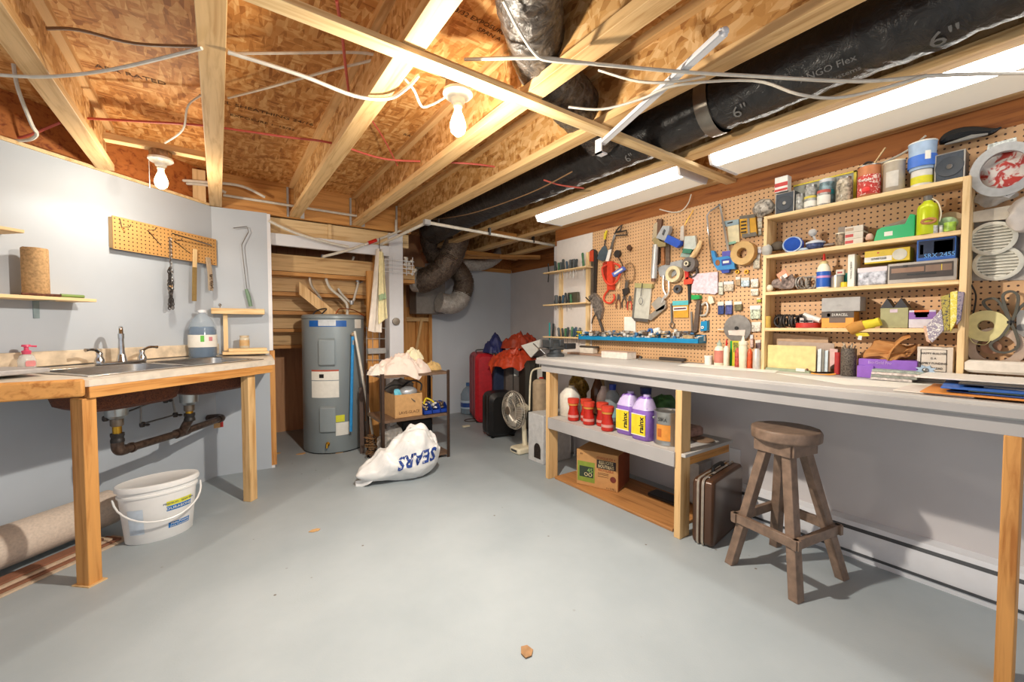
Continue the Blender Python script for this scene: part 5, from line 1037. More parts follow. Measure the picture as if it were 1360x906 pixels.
tool('metal_cover','long pale metal cover plate hanging with an eye bolt in front','panel',[('plate',poly([(845,381),(865,382),(861,426),(841,424)],.012,.005),P('cover_pale','cfcdc0',.4,.3)),('top_bar',poly([(843,376),(866,377),(865,383),(843,382)],.03),P('bar_yellowgrey','a9a26f',.4)),('foot',poly([(841,422),(861,424),(860,428),(842,426)],.03),STEEL),('side',poly([(843,380),(845,381),(841,424),(839,422)],.02),P('cover_dark','7d7a72',.4,.4))])
tool('eye_bolt','thin steel eye bolt hanging in front of the pale cover plate','bolt',[('rod',wt([(853,376,.045),(851,394,.045)],.003),DSTEEL),('eye',MB().tube([wp(851+2.6*math.cos(k*math.pi/6),400+4.4*math.sin(k*math.pi/6),.045) for k in range(12)],.003,5,True),STEEL)])
tool('switch_plate','plain white cover plate low on the pegboard left of centre','plate',[('plate',poly([(829,421),(844,421),(844,440),(829,440)],.006,.002),PAPER)])
tool('steel_tube','thick pale grey tube hanging by its end at the pegboard centre','tube',[('tube',wt([(871,325,.04),(868,370,.04)],.022,n=14),P('tube_grey','c3c1bd',.35,.4)),('end_fitting',wt([(868,370,.04),(868,374,.04)],.017,n=12),P('tube_end','6b4a3a',.5))])
tool('pipe_wrench','old pipe wrench with a curved jaw above the grey tube','wrench',[('jaw',poly([(866,318),(872,314),(876,320),(884,323),(884,327),(875,328),(869,325)],.03,.02),P('jaw_yellowgrey','a8976c',.45,.5)),('bar',poly([(872,291),(879,291),(877,312),(872,318)],.02),P('rust_bar','6b4e3c',.5,.4)),('shank',poly([(868,298),(873,295),(872,318),(866,318)],.015,.01),P('pale_bar','b9a98c',.4,.4))])
tool('caulking_gun','grey and blue trigger grip tool hung at a slant','tool',[('body',poly([(871,316),(880,300),(889,300),(889,306),(883,320)],.035,.02),P('tool_grey','a9adb0',.4,.3)),('slot',poly([(879,311),(882,304),(884,306),(881,313)],.002,.056),DGREY),('blue_grip',poly([(887,312),(904,320),(903,325),(898,329),(882,321)],.035,.02),P('grip_blue','2c57c0',.4),'bright blue grip')])
for i,(u0,u1,m,l) in enumerate(((873,876,'4a3b30','dark brown file handle hanging below the slanted blue tool'),(878,882,'b07448','orange brown strip between the dark file handles'),(884,889,'6e5a4c','grey brown file handle under the blue grip'))):
    tool('file_tool',l,'file',[('blade',poly([(u0,322),(u1,322),(u1,352 if i!=0 else 348),(u0,352)],.012,.004),P('file%d'%i,m,.5,var=.2,ns=50))])
tool('measuring_gauge','pale steel gauge plate hanging above the tape rolls','gauge',[('plate',poly([(904,301),(908,299),(908,319),(903,320)],.006,.03),P('gauge','cfc9c0',.35,.4)),('cord',wt([(908,302,.02),(913,292,.02),(921,279,.01)],.003),BRASS)])
tool('blister_pack','clear blister pack with a green strip hanging near the centre','package',[('pack',poly([(909,314),(923,313),(925,330),(918,332),(908,331)],.02,.01),P('pack_pale','cfd6cf',.2)),('green_strip',poly([(907,330),(919,331),(917,337),(906,336)],.022,.01),P('pack_green','3f7f66',.3)),('lower',poly([(905,336),(917,338),(916,342),(903,341)],.012,.01),P('pack_teal','9fb5ac',.3))])
tool('wooden_file','turned tan wooden handle hung aslant beside the blister pack','handle',[('handle',wt([(931,320,.025),(928,328,.03),(922,338,.03),(918,343,.03)],[.012,.016,.019,.014],n=12),PINEL)])
tool('duct_tape_roll','dark grey tape roll hanging over a red clamp','tape',[('roll',disc(914,351,.05,.045,.004,.02),P('tape_grey','6d6765',.4)),('core',disc(911,350,.017,.05,.004,.010),OFFW)])
tool('electrical_tape_loop','dark tape loop hanging behind the grey tape roll','tape',[('roll',disc(919,361,.04,.02,.003,.03),P('tape_dark','4a4340',.5))])
tool('masking_tape_roll','cream masking tape roll hanging in front of a plastic bag','tape',[('roll',disc(893,364,.058,.04,.01,.034),P('tape_cream','d8c8a0',.5))])
tool('plastic_bag_pack','clear crumpled plastic bag hanging behind the cream tape roll','bag',[('bag',poly([(873,356),(886,350),(905,345),(912,350),(905,356),(896,366),(885,372),(876,366)],.006,.002),P('film_grey','b9bcbf',.25,alpha=.75))])
tool('red_clamp','bright red spring clamp hanging below the dark tape roll','clamp',[('upper',poly([(909,359),(914,359),(914,371),(910,371)],.015,.02),RED),('jaw',poly([(908,372),(913,368),(920,371),(918,377),(908,378)],.02,.015),P('clamp_orange','d8492e',.4))])
tool('black_strap','narrow black strap hanging under the red clamp','strap',[('strap',poly([(913,377),(917,377),(917,402),(914,404)],.008),BLK)])
tool('small_tape_roll','small black electrical tape roll alone on the pegboard','tape',[('roll',disc(899,384,.03,.025,.003,.012),P('tape_blk','4b4a4d',.35))])
tool('hand_spreader','pale metal sander plate with a looped handle','tool',[('handle',wt([(881,366,.03),(881,384,.03),(884,391,.03),(881,396,.03),(879,402,.03)],.007,sm=3),P('alu','d3cfc8',.35,.5)),('handle',wt([(884,372,.03),(888,374,.03),(888,388,.03),(883,396,.03)],.006,sm=3),P('alu','d3cfc8',.35,.5)),('grille',poly([(865,404),(875,394),(884,400),(882,410),(872,414)],.02,.008),P('grille','b5b0a6',.35,.6)),('blade',poly([(861,424),(864,426),(884,409),(884,404),(880,406),(862,418)],.02,.008),P('alu2','a59f95',.35,.6))])
tool('pastel_bag','pale pink printed plastic bag pinned at the pegboard centre right','bag',[('bag',poly([(920,364),(953,361),(953,388),(949,391),(941,390),(918,389)],.012,.006),P('bag_pink','d8c6cf',.35,var=.12,ns=60)),])
tool('green_box','small bright green box under the pale pink bag','box',[('box',poly([(918,392),(929,392),(929,397),(918,398)],.03),GRN)])
tool('card_pack','carded pack with teal top and yellow bottom hanging over the tray','package',[('card',poly([(894,402),(914,400),(914,422),(895,422)],.006,.004),P('card_yel','c9962f',.5)),('teal_top',poly([(893,400),(914,399),(914,405),(893,406)],.002,.011),P('card_teal','55b0b5',.4)),('white_band',poly([(894,408),(912,407),(912,412),(894,413)],.002,.011),PAPER),('lettering',poly([(895,409.5),(911,408.5),(911,410.5),(895,411.5)],.002,.013),P('card_ink','5a3a4a',.5))])
tool('wrench','small steel combination wrench hanging left of the carded pack','wrench',[('shaft',poly([(890,403),(892,403),(893,428),(891,428)],.006,.01),STEEL),('ring',MB().tube([wp(892.5+2.6*math.cos(k*math.pi/6),432+4*math.sin(k*math.pi/6),.014) for k in range(12)],.004,6,True),STEEL)])
tool('chisel_bar','dark steel pry bar hanging below the green box','bar',[('bar',poly([(925,399),(930,399),(926,440),(919,444),(921,430)],.012,.006),P('bar_dk','6b5d54',.4,.6)),('edge',poly([(917,414),(919,414),(920,440),(918,442)],.006,.006),STEEL)])
tool('c_clamp','small pale C clamp hanging right of the dark pry bar','clamp',[('frame',wt([(932,405,.02),(938,402,.02),(940,410,.02),(937,418,.02),(930,419,.02)],.007,sm=4),P('clamp_pale','cfcabf',.35,.5)),('screw',wt([(932,403,.02),(930,420,.02)],.005),DSTEEL),('knob',poly([(941,393),(946,394),(948,402),(943,404),(940,399)],.015,.01),OFFW)])
tool('blue_tape_measure','teal blue plastic case hanging at the right end of the tray','tool',[('body',poly([(931,427),(939,426),(939,439),(930,440)],.03),TEAL),('ring',disc(932.5,435,.010,.006,.035,.005),PAPER)])
# hacksaw
t=tool('hacksaw','large hacksaw with a bright blue handle high on the pegboard','saw',[('frame',wt([(946,350,.03),(943,325,.03),(939,287,.03),(943,281,.03),(955,273,.03),(957,271,.03)],.006,n=8),CHROME),('blade',poly([(955,273),(957.5,273),(969,334),(966,335)],.002,.028),STEEL),('handle',poly([(944,333),(948,333),(951,342),(966,340),(974,343),(976,357),(953,359),(948,352)],.025,.018),P('saw_blue','2f86c4',.35),'bright blue plastic handle')])
t.part('handle_hole',poly(ell(953,349,3,4),.002,.0435),P('peg_dark','8a5a34',.6)); t.part('dark_grip',poly([(958,345),(970,343),(971,351),(959,353)],.003,.0435),P('saw_navy','1f3f9a',.4)); t.part('logo',poly([(960,347),(968,346),(968,349),(960,350)],.002,.047),PAPER); t.part('lower_grip',poly([(957,358),(969,357),(968,362),(959,363)],.02,.02),P('saw_navy','1f3f9a',.4)); t.part('blade_tag',poly([(959,334),(970,333),(970,340),(959,341)],.006,.03),P('saw_tag','5a55b0',.4))
tool('blade_pack','tall clear pack of saw blades with a grey blue header','package',[('pack',poly([(966,301),(981,298),(982,321),(968,324)],.01,.004),P('pack_cream','e0d4ae',.4)),('header',poly([(961,294),(981,291),(981,298),(964,301)],.012,.004),P('pack_blue','8fa5b0',.4)),('slot',poly([(966,296),(973,294),(973,296),(966,297.5)],.001,.017),BLK),('foot',poly([(967,322),(977,320),(977,323),(968,325)],.011,.005),P('pack_seafoam','8fc3ac',.4))])
t=tool('bit_pack','amber yellow drill bit pack beside the blade pack','package',[('pack',poly([(982,288),(1003,285),(1005,310),(984,314)],.015,.004),P('pack_amber','d9a32c',.35)),('header',poly([(982,287),(1003,284),(1003,289),(982,291)],.017,.004),P('pack_smoke','6f6a62',.3)),('footer',poly([(985,311),(1004,308),(1005,313),(986,316)],.017,.004),P('pack_smoke','6f6a62',.3))])
for k in range(4): t.part('bit',poly([(984+0*k,294+4.6*k),(991,293+4.6*k),(991,295+4.6*k),(984,296+4.6*k)],.003,.02),BLK)
t.part('bit_column',poly([(992,290),(995,290),(996,311),(993,311)],.003,.02),STEEL)
tool('tape_roll_large','large tan masking tape roll hanging right of the hacksaw','tape',[('roll',disc(985.5,336,.072,.045,.01,.032,36),P('tape_tan','c9a468',.5))])
tool('bagged_parts','clear bag of grey fittings at the upper corner of the shelf unit','bag',[('bag',ragp:=MB().ball(wp(1014,277,.05),(.04,.06,.05),26,16,lambda v:v+noise.noise_vector(v*30)*.015),P('bag_grey','a9a298',.2,alpha=.85,var=.4,ns=60))])
for i,(u0,v0,u1,v1,m,l) in enumerate(((1006,290,1012,303,'c9c3ae','narrow pale card of fasteners beside the amber pack'),(1007,304,1011,313,'9c9a8c','small grey card of screws left of the shelf unit'),(1000,338,1009,357,'b5ae9c','clear packet of hardware right of the big tape roll'),(1006,328,1011,337,'c7c9d6','small blue printed card by the shelf unit'),(954,375,960,392,'b3b3a2','clear packet of screws beside the pale pink bag'),(961,374,974,387,'bfb09a','packet of brown screws with a white header'),(977,368,983,380,'a58a68','small brown fastener packet'),(984,369,995,381,'b9ccd6','pale blue and white packet of anchors'),(997,371,1007,382,'cfcabc','clear packet of washers'),(997,384,1007,393,'c4bfae','lower clear packet of washers'),(953,401,961,418,'2f3f73','dark blue blister pack, left one of two'),(963,400,972,418,'4a4f86','dark blue blister pack, right one of two'),(975,401,985,413,'6d6648','brown blister pack right of the two blue ones'),(1005,396,1010,402,'a9b84a','small lime tag beside the shelf unit'),(996,406,1010,424,'b9c3ae','pale green and cream card by the shelf unit'),(998,428,1010,441,'c9c2b5','clear packet of clips by the shelf unit low down'),(953,437,962,441,'c79a68','small brown fitting under the blister packs'),(996,445,1000,462,'c9b0a8','narrow pink tool hanging low by the shelf unit'),(1003,452,1010,464,'6f5f62','dark packet behind the glue bottles'))):
    hm=P('hdr%d'%(i%3),('e3e0d8','d6d2c6','cfd3d6')[i%3],.4)
    vb=v0+(v1-v0)*.3
    t=T('fastener_pack',l,'package',wp((u0+u1)/2,v1),0); t.part('pouch',poly([(u0,vb),(u1,vb-.5),(u1,v1-.5),(u0,v1)],.014,.003),P('pouch%d'%i,m,.3,var=.35,ns=90),bev=.003); t.part('header_card',poly([(u0,v0),(u1,v0-.5),(u1,vb-.5),(u0,vb)],.004,.004),hm)
for u,v,l in ((979,361,'left'),(991,361,'right')):
    tool('brass_ring',l+' one of two small brass rings under the big tan tape roll','ring',[('ring',disc(u,v,.013,.012,.002,.007),BRASS)])
# circular saw blade
c=wp(979,436,.02); sb=MB(); r0=.088; pts=[]
for k in range(80): rr_=r0 if k%2 else r0-.006; a=2*math.pi*k/80; pts.append(c+Vector((0,rr_*math.cos(a),rr_*math.sin(a))))
t=tool('circular_saw_blade','round toothed saw blade hung low right of the blue tray','saw blade',[('disc',MB().prism(pts,(.002,0,0)),P('blade_steel','9d9a97',.3,.9,var=.1)),('arbor',disc(978,436,.012,.004,.022),BLK),('label_band',poly([(967,439),(990,438),(989,446),(968,445)],.001,.023),P('blade_label','d8c9bf',.5))])
# blue tray
t=T('tool_tray','long blue plastic tray of small parts mounted on the pegboard','tray',(2.65,2.1,1.08))
ya,yb,zt=2.66,1.53,1.088
tr=MB(); tr.bb((2.61,yb,zt),(2.70,ya,zt+.004)); tr.bb((2.605,yb,zt),(2.61,ya,zt+.03)); tr.bb((2.695,yb,zt),(2.70,ya,zt+.055)); tr.prism([(2.605,yb,zt),(2.70,yb,zt),(2.70,yb,zt+.055),(2.605,yb,zt+.04)],(0,.005,0)); tr.prism([(2.605,ya-.005,zt),(2.70,ya-.005,zt),(2.70,ya-.005,zt+.055),(2.605,ya-.005,zt+.04)],(0,.005,0))
t.part('tray_body',tr,TEAL,bev=.001)
for k in range(9): y=yb+(k+1)*(ya-yb)/10; t.part('divider',MB().prism([(2.61,y,zt+.004),(2.695,y,zt+.004),(2.695,y,zt+.05),(2.61,y,zt+.032)],(0,.003,0)),TEAL)
random.seed(5)
cols=['cfc9be','8a8580','5b4b3e','b59a72','3f6f9a','d8d5cf','a9a49c']
for q,cc in enumerate(cols):
    m=MB()
    for k in range(34):
        y=random.uniform(yb+.02,ya-.02); x=random.uniform(2.625,2.685); z=zt+.022+random.uniform(0,.05)
        if k%3==0: d=Vector((random.uniform(-.01,.01),random.uniform(-.035,.035),random.uniform(-.004,.014))); m.tube([Vector((x,y,z))-d,Vector((x,y,z))+d],random.uniform(.003,.006),6)
        elif k%3==1: m.lathe([(.004,0),(.012,0),(.012,.012),(.004,.012)],(x,y,z),9)
        else: m.rbox((x,y,z),(random.uniform(.015,.035),random.uniform(.02,.05),random.uniform(.015,.035)),.004,2)
    one('loose_fittings','loose mixed fittings and plumbing scraps filling the long blue tray','fittings',m,P('fit%d'%q,cc,.4,.2 if q in(1,6) else 0,var=.2,ns=60),'small fittings heaped in the blue tray',kind='stuff')
one('yellow_spool','yellow plastic spool at the left end of the blue tray','spool',MB().lathe([(.012,0),(.035,0),(.035,.006),(.02,.01),(.02,.028),(.035,.034),(.035,.04),(0,.04)],(2.65,2.685,zt+.03),16),YEL)
one('white_valve','white round plastic valve standing in the blue tray','valve',MB().lathe([(.02,0),(.028,.01),(.028,.035),(.012,.045),(.012,.06),(.018,.065),(0,.066)],(2.65,1.73,zt+.03),14),PAPER)
t=T('curved_trowel','thin curved steel scraper lying over the blue tray','scraper',wp(925,440,.06)); t.part('blade',MB().strip(ctr([wp(u,v,.06) for u,v in ((888,446),(898,441),(908,440),(925,440))],4),(1,0,0),.02,.003),STEEL)
tool('blue_fitting','blue ring fitting standing up in the middle of the tray','fitting',[('ring',disc(863,440,.022,.02,.03,.012),P('fit_blue','3b6fb5',.4)),('arm',poly([(867,437),(874,435),(875,438),(869,445)],.02,.03),PAPER)])
# things on the bench top, left
t=T('bench_vise','old grey steel bench vise at the left end of the workbench','vise',(2.30,2.62,BT))
VS=P('vise_grey','4f5356',.4,.5,var=.1)
t.part('base',MB().lathe([(.075,0),(.075,.02),(.05,.035),(.05,.06)],(2.30,2.62,BT),18),VS); t.part('body',MB().rbox((2.30,2.62,BT+.085),(.16,.09,.06),.02,4),VS,bev=.004); t.part('jaw',MB().bb((2.30,2.56,BT+.09),(2.345,2.68,BT+.145)).bb((2.20,2.57,BT+.08),(2.235,2.67,BT+.14)),VS,bev=.004); t.part('anvil',MB().rbox((2.43,2.60,BT+.085),(.12,.07,.05),.01,3),P('anvil','3b3e42',.35,.6),bev=.004); t.part('screw',MB().tube([(2.12,2.62,BT+.07),(2.22,2.62,BT+.07)],.012,10),STEEL); t.part('handle',MB().tube([(2.13,2.55,BT+.03),(2.13,2.70,BT+.11)],.006,8),STEEL)
one('scrap_board','thin brown board with a small white box on it at the bench back','board',MB().bb((2.60,2.38,BT+.001),(2.69,2.80,BT+.018)),P('scrapb','a58570',.6),bev=.002)
one('small_box','small white box standing on the thin brown board','box',MB().bb((2.62,2.50,BT+.019),(2.68,2.66,BT+.065)),P('sbox','e3d8c8',.6),bev=.002)
one('oil_stone','dark flat stone on top of the small white box','stone',MB().rbox((2.65,2.57,BT+.074),(.05,.2,.016),.008,3),P('stone','4a423a',.6))
t=T('cardboard_box','small long white carton lying on the bench under the blue tray','box',(2.60,2.25,BT)); t.part('box_body',MB().bb((2.53,2.06,BT+.001),(2.64,2.32,BT+.052)),P('carton_w','e6dcd2',.6),bev=.002); t.part('lid_edge',MB().bb((2.528,2.058,BT+.052),(2.642,2.322,BT+.056)),P('carton_l','c9a894',.6))
t=T('hand_plane','long dark steel tool lying on the bench below the tray','tool',(2.62,1.85,BT)); t.part('bar',MB().bb((2.585,1.64,BT+.001),(2.62,2.0,BT+.012)),P('tl_pale','9a8b7a',.4,.4)); t.part('head',MB().rbox((2.60,1.72,BT+.022),(.045,.2,.02),.01,3),P('tl_dark','3d342e',.5)); t.part('knob',MB().ball((2.60,1.99,BT+.015),.015,8,6),DSTEEL)
one('white_sheet','thin white sheet of paper lying along the bench edge','paper',MB().prism([(2.40,1.55,BT+.0005),(2.60,1.60,BT+.0005),(2.66,1.05,BT+.0005),(2.45,1.0,BT+.0005)],(0,0,.002)),PAPER)
one('white_sheet','long white paper covering the bench before the books','paper',MB().prism([(2.20,.62,BT+.0005),(2.42,.98,BT+.0005),(2.50,.40,BT+.0005),(2.30,.30,BT+.0005)],(0,0,.002)),PAPER)
def up(u,v,x): return AX(u,v,x)
def bottle(name,label,cat,u0,u1,vt,vb,x,profs,group=None,zb=None):
    a,b=AX(u0,vb,x),AX(u1,vb,x); r=abs(a.y-b.y)/2; y=(a.y+b.y)/2; z0=zb if zb is not None else AX((u0+u1)/2,vb,x).z; h=AX((u0+u1)/2,vt,x).z-z0
    t=T(name,label,cat,(x,y,z0),0,group)
    for p in profs: t.part(p[0],MB().lathe([(q[0]*r,q[1]*h) for q in p[1]],(0,0,0),20),p[2],w=False,label=p[3] if len(p)>3 else None)
    return t
GW=P('glue_white','e6dcc6',.35); 
bottle('glue_bottle','white wood glue bottle with a red label and grey cap','bottle',949,961,452,483,2.62,[('bottle_body',[(.9,0),(1,.03),(1,.62),(.75,.74),(.4,.78)],GW),('cap',[(.5,.77),(.5,.9),(.2,.92),(.15,1),(0,1)],P('cap_grey','a9b5a5',.4)),('label',[(1.02,.12),(1.02,.6)],P('glue_label','c47a6a',.5))],zb=BT)
bottle('glue_bottle','slim white bottle with a red tip beside the wood glue','bottle',961,968,450,483,2.62,[('bottle_body',[(.9,0),(1,.03),(1,.66),(.5,.74)],GW),('tip',[(.35,.72),(.3,.9),(.1,1),(0,1)],RED)],zb=BT)
one('small_jar','small white jar left of the wood glue bottle','jar',MB().lathe([(.022,0),(.024,.005),(.024,.045),(.026,.047),(.026,.06),(0,.061)],(2.62,AX(941,480,2.62).y,BT),16),PAPER)
t=T('spray_can','green and yellow box standing behind the glue bottles','box',(2.66,AX(977,480,2.66).y,BT)); y0,y1=AX(970,480,2.66).y,AX(986,480,2.66).y; t.part('box_body',MB().bb((2.655,y1,BT+.001),(2.685,y0,BT+.16)),P('bx_yellow','c9c22c',.5)); t.part('green_side',MB().bb((2.6535,y0-.012,BT+.002),(2.655,y0,BT+.16)),GRN); t.part('lettering',MB().bb((2.6535,y1+.01,BT+.09),(2.655,y0-.02,BT+.15)),P('bx_print','8f8f3a',.5,var=.5,ns=70))
bottle('glue_bottle','cream squeeze bottle with a cone tip before the saw blade','bottle',981,992,446,487,2.56,[('bottle_body',[(.7,0),(.8,.02),(1,.6),(.95,.68),(.8,.72)],OFFW),('cap',[(1,.72),(1,.82),(.5,.84),(.3,.92),(.15,1),(0,1)],GW)],zb=BT)
bottle('spray_bottle','red labelled bottle partly hidden behind the cream squeeze bottle','bottle',976,983,462,483,2.60,[('bottle_body',[(1,0),(1,.8),(.4,1)],P('redlab','b5483c',.4,var=.3,ns=60))],zb=BT)
bottle('spray_can','orange and red spray can beside the shelf unit','can',992,999,463,488,2.58,[('can_body',[(1,0),(1,.75),(.8,.85),(.3,1),(0,1)],P('can_or','d8582c',.35,var=.2,ns=50))],zb=BT)
bottle('spray_can','pale silver can touching the left side of the shelf unit','can',1000,1010,463,490,2.57,[('can_body',[(1,0),(1,.85),(.7,.95),(.7,1),(0,1)],P('can_sil','c9c4bd',.3,.3))],zb=BT)
# ================================================================ SHELF UNIT
UX0,UX1=2.57,2.698; UY0,UY1=.322,1.125
ZS=[.951,1.193,1.40,1.61,1.832]
t=T('shelf_unit','open pine shelf unit standing on the workbench against the pegboard','shelf unit',(2.635,.72,BT))
t.part('side_panel',MB().bb((UX0,UY0,BT),(UX1,UY0+.022,1.832)),PINEL,bev=.0015); t.part('side_panel',MB().bb((UX0,UY1-.018,BT),(UX1,UY1,1.832)),PINEL,bev=.0015)
for z in ZS[1:]: t.part('shelf_board',MB().bb((UX0,UY0+.022,z-.019),(UX1,UY1-.018,z)),PINEL,bev=.0015)
t=T('glass_dummy','x','x') if False else None
def bx(name,label,cat,u0,vt,u1,mat,s,x=2.60,dx=.07,extra=(),zlow=None,bev=.0015,group=None,rz=0):
    """box whose front face spans columns u0..u1 and reaches row vt, standing on shelf s"""
    z0=ZS[s]+.001 if zlow is None else zlow; z1=AX((u0+u1)/2,vt,x).z; vm=(vt+434)/2; y0,y1=AX(u0,vm,x).y,AX(u1,vm,x).y
    t=T(name,label,cat,(x+dx/2,(y0+y1)/2,z0),0,group); t.part('body',MB().bb((x,y1,z0),(x+dx,y0,z1)),mat,bev=bev)
    for e in extra:   # (partname, fy0,fz0,fy1,fz1 fractions from left/bottom, mat, [label])
        Y=lambda f:y0+(y1-y0)*f; Z=lambda f:z0+(z1-z0)*f
        if e[0]=='text': t.part('lettering',text(e[1],e[4]*(z1-z0),(x-.0014-(e[6] if len(e)>6 else 0),Y(e[2]),Z(e[3])),RY,UZ,.0004,sx=e[7] if len(e)>7 else .9),e[5],smooth=False)
        else: t.part(e[0],MB().bb((x-.001,Y(e[1]),Z(e[2])),(x+.0005,Y(e[3]),Z(e[4]))),e[5],label=e[6] if len(e)>6 else None)
    return t,y0,y1,z0,z1
def rnd(name,label,cat,u0,u1,vt,mat,s,x=2.63,parts=(),zlow=None,prof=None,group=None,n=22):
    z0=ZS[s]+.001 if zlow is None else zlow; a,b=AX(u0,(vt+434)/2,x),AX(u1,(vt+434)/2,x); r=abs(a.y-b.y)/2*.96; y=(a.y+b.y)/2; h=AX((u0+u1)/2,vt,x).z-z0
    t=T(name,label,cat,(x,y,z0),0,group); t.part('body',MB().lathe([(q[0]*r,q[1]*h) for q in (prof or [(.95,0),(1,.02),(1,1),(0,1)])],(0,0,0),n),mat,w=False)
    for p in parts: t.part(p[0],MB().lathe([(q[0]*r,q[1]*h) for q in p[1]],(0,0,0),n),p[2],w=False,label=p[3] if len(p)>3 else None)
    return t,y,r,z0,h
INK=P('ink','2c2a2c',.5); REDL=P('label_red','b5302c',.45); CREAM=P('box_cream','d8cfc0',.6)
# top of the unit
def speaker_box(label,u0,vt,u1,s,x,dx):
    t,y0,y1,z0,z1=bx('speaker',label,'speaker',u0,vt,u1,P('spk_body','4a4a4d',.4),s,x,dx)
    t.part('grille',MB().bb((x-.002,y1+.006,z0+.006),(x,y0-.006,z1-.006)),P('spk_cloth','3f4650',.7,var=.1,ns=200))
    t.part('frame',MB().tube([(x,y1+.002,z0+.002),(x,y0-.002,z0+.002),(x,y0-.002,z1-.002),(x,y1+.002,z1-.002)],.003,4,True),P('spk_frame','c3bdb4',.4)); cc_=Matrix.Translation((x-.0015,(y0+y1)/2,(z0+z1)/2))@Matrix.Rotation(-math.pi/2,4,'Y'); rq=(z1-z0)*.36; t.part('cone',MB().lathe([(rq,0),(rq,.0015),(rq*.93,.003),(rq*.85,.0015),(rq*.3,.0005),(rq*.28,.002),(0,.003)],(0,0,0),26,cc_),P('spk_cone','383e46',.5)); t.part('badge',MB().lathe([(.010,.002),(.008,.004),(0,.004)],(0,0,0),12,Matrix.Translation((x-.002,(y0+y1)/2,(z0+z1)/2))@Matrix.Rotation(-math.pi/2,4,'Y')),STEEL)
speaker_box('small square black speaker at the left end of the top shelf',1028,256,1053,4,2.60,.08)
t,*_=bx('small_carton','small red and white carton on the left speaker','box',1027,235,1044,P('carton_white','e0dbd5',.5),4,2.60,.05,(('red_band',0,.35,1,.6,REDL),('red_band',0,.05,1,.2,REDL)),zlow=AX(1040,255,2.60).z+.004)
JG=P('jar_clear','c3c3be',.1,alpha=.7,var=.3,ns=60)
rnd('glass_jar','short glass jar just right of the left speaker on top','jar',1055,1066,259,JG,4,2.615,(('lid',[(1.03,.85),(1.03,1.02),(0,1.03)],STEEL),))
rnd('glass_jar','glass jar with a yellow lid carrying another jar on top','jar',1066,1083,262,JG,4,2.61,(('lid',[(1.03,.82),(1.03,1.0),(0,1.01)],P('lid_yellow','c9b84a',.4)),('label',[(1.01,.15),(1.01,.6)],PAPER)))
rnd('glass_jar','small glass jar stacked on the yellow lidded jar','jar',1067,1082,247,JG,4,2.63,(('lid',[(1.03,.8),(1.03,1.0),(0,1.01)],STEEL),),zlow=AX(1075,262,2.61).z+.004)
rnd('glass_jar','glass jar with a red lid and paper label on the top shelf','jar',1083,1101,254,JG,4,2.61,(('lid',[(1.03,.82),(1.03,1.0),(0,1.01)],P('lid_brick','b5564a',.4)),('label',[(1.01,.12),(1.01,.66)],PAPER)))
rnd('plastic_tub','teal and silver printed tub behind the row of glass jars','tub',1086,1106,240,P('tub_mix','7f9aa3',.35,var=.4,ns=40),4,2.665,(('teal_band',[(1.01,.45),(1.01,.62)],P('teal_b','2f8f9a',.4)),('lid',[(1.03,.9),(1.03,1.02),(0,1.02)],P('lid_silver','c9ccd0',.3))))
t,y0,y1,z0,z1=bx('picture_frame','wide yellow edged picture frame standing behind the glass jars','frame',1052,237,1135,P('frame_grey','8a8d85',.3),4,2.682,.008,zlow=1.834)
t.part('frame_edge',MB().bb((2.678,y1,z1-.008),(2.692,y0,z1)).bb((2.678,y1,z0),(2.692,y1+.012,z1)),YEL,label='yellow plastic edge')
t,y,r,z0,h=rnd('glass_jar','tall square shouldered glass jar of screws beside the coffee can','jar',1108,1130,238,P('jar_tan','b9ad98',.15,alpha=.8,var=.4,ns=60),4,2.62,(('lid',[(.85,.96),(.85,1.03),(0,1.03)],STEEL),),prof=[(.95,0),(1,.03),(1,.85),(.85,.97),(0,.97)])
t,y,r,z0,h=rnd('coffee_can','red and copper coffee can of brushes on the top shelf','can',1136,1168,222,P('can_copper','b8744c',.4,.2),4,2.615,(('red_wrap',[(1.01,.06),(1.01,.68)],twotone('wrap_red','b83028','dcc3b8',85,.56),'red printed wrap'),('rim',[(1.03,.97),(1.03,1.0),(.95,1.0)],STEEL)))
t.part('lettering',text('Sanalac',.02,(2.615-r*1.03,y,z0+h*.52),RY,UZ,.001),PAPER,smooth=False); t.part('rose',MB().ball((2.615-r*1.0,y-.0,z0+h*.2),(.004,.018,.014),10,6),P('rose','d8302c',.4))
one('paint_brush','pale brush lying across the top of the coffee can','brush',MB().strip([AX(1140,221,2.62),AX(1160,219,2.62),AX(1176,196,2.64)],(1,0,.3),.016,.005),PINEL)
one('clamp_tool','small dark clamp resting on the coffee can rim','clamp',MB().tube(ctr([AX(1146,221,2.63),AX(1152,216,2.63),AX(1160,217,2.63),AX(1163,221,2.63)],4),.006,6),DSTEEL)
t,y,r,z0,h=rnd('plastic_tub','cloudy plastic tub with a faded label right of the coffee can','tub',1170,1200,216,P('tub_cloudy','b3a795',.35,alpha=.9),4,2.615,(('rim',[(1.04,.96),(1.04,1.0),(.98,1.0)],OFFW),)); t.part('label',curved_patch((2.615,y),r*1.01,z0+h*.15,z0+h*.65,math.pi-.6,math.pi+.6),P('fadedlabel','c9c3b9',.6))
t,y,r,z0,h=rnd('plastic_tub','small yellow and white tub, lower of two stacked','tub',1206,1237,228,P('tub_white','d6d3cc',.4),4,2.615,(('yellow_band',[(1.01,.15),(1.01,.6)],P('tub_yellow','d6cf2c',.45)),))
zt_=z0+h+.001
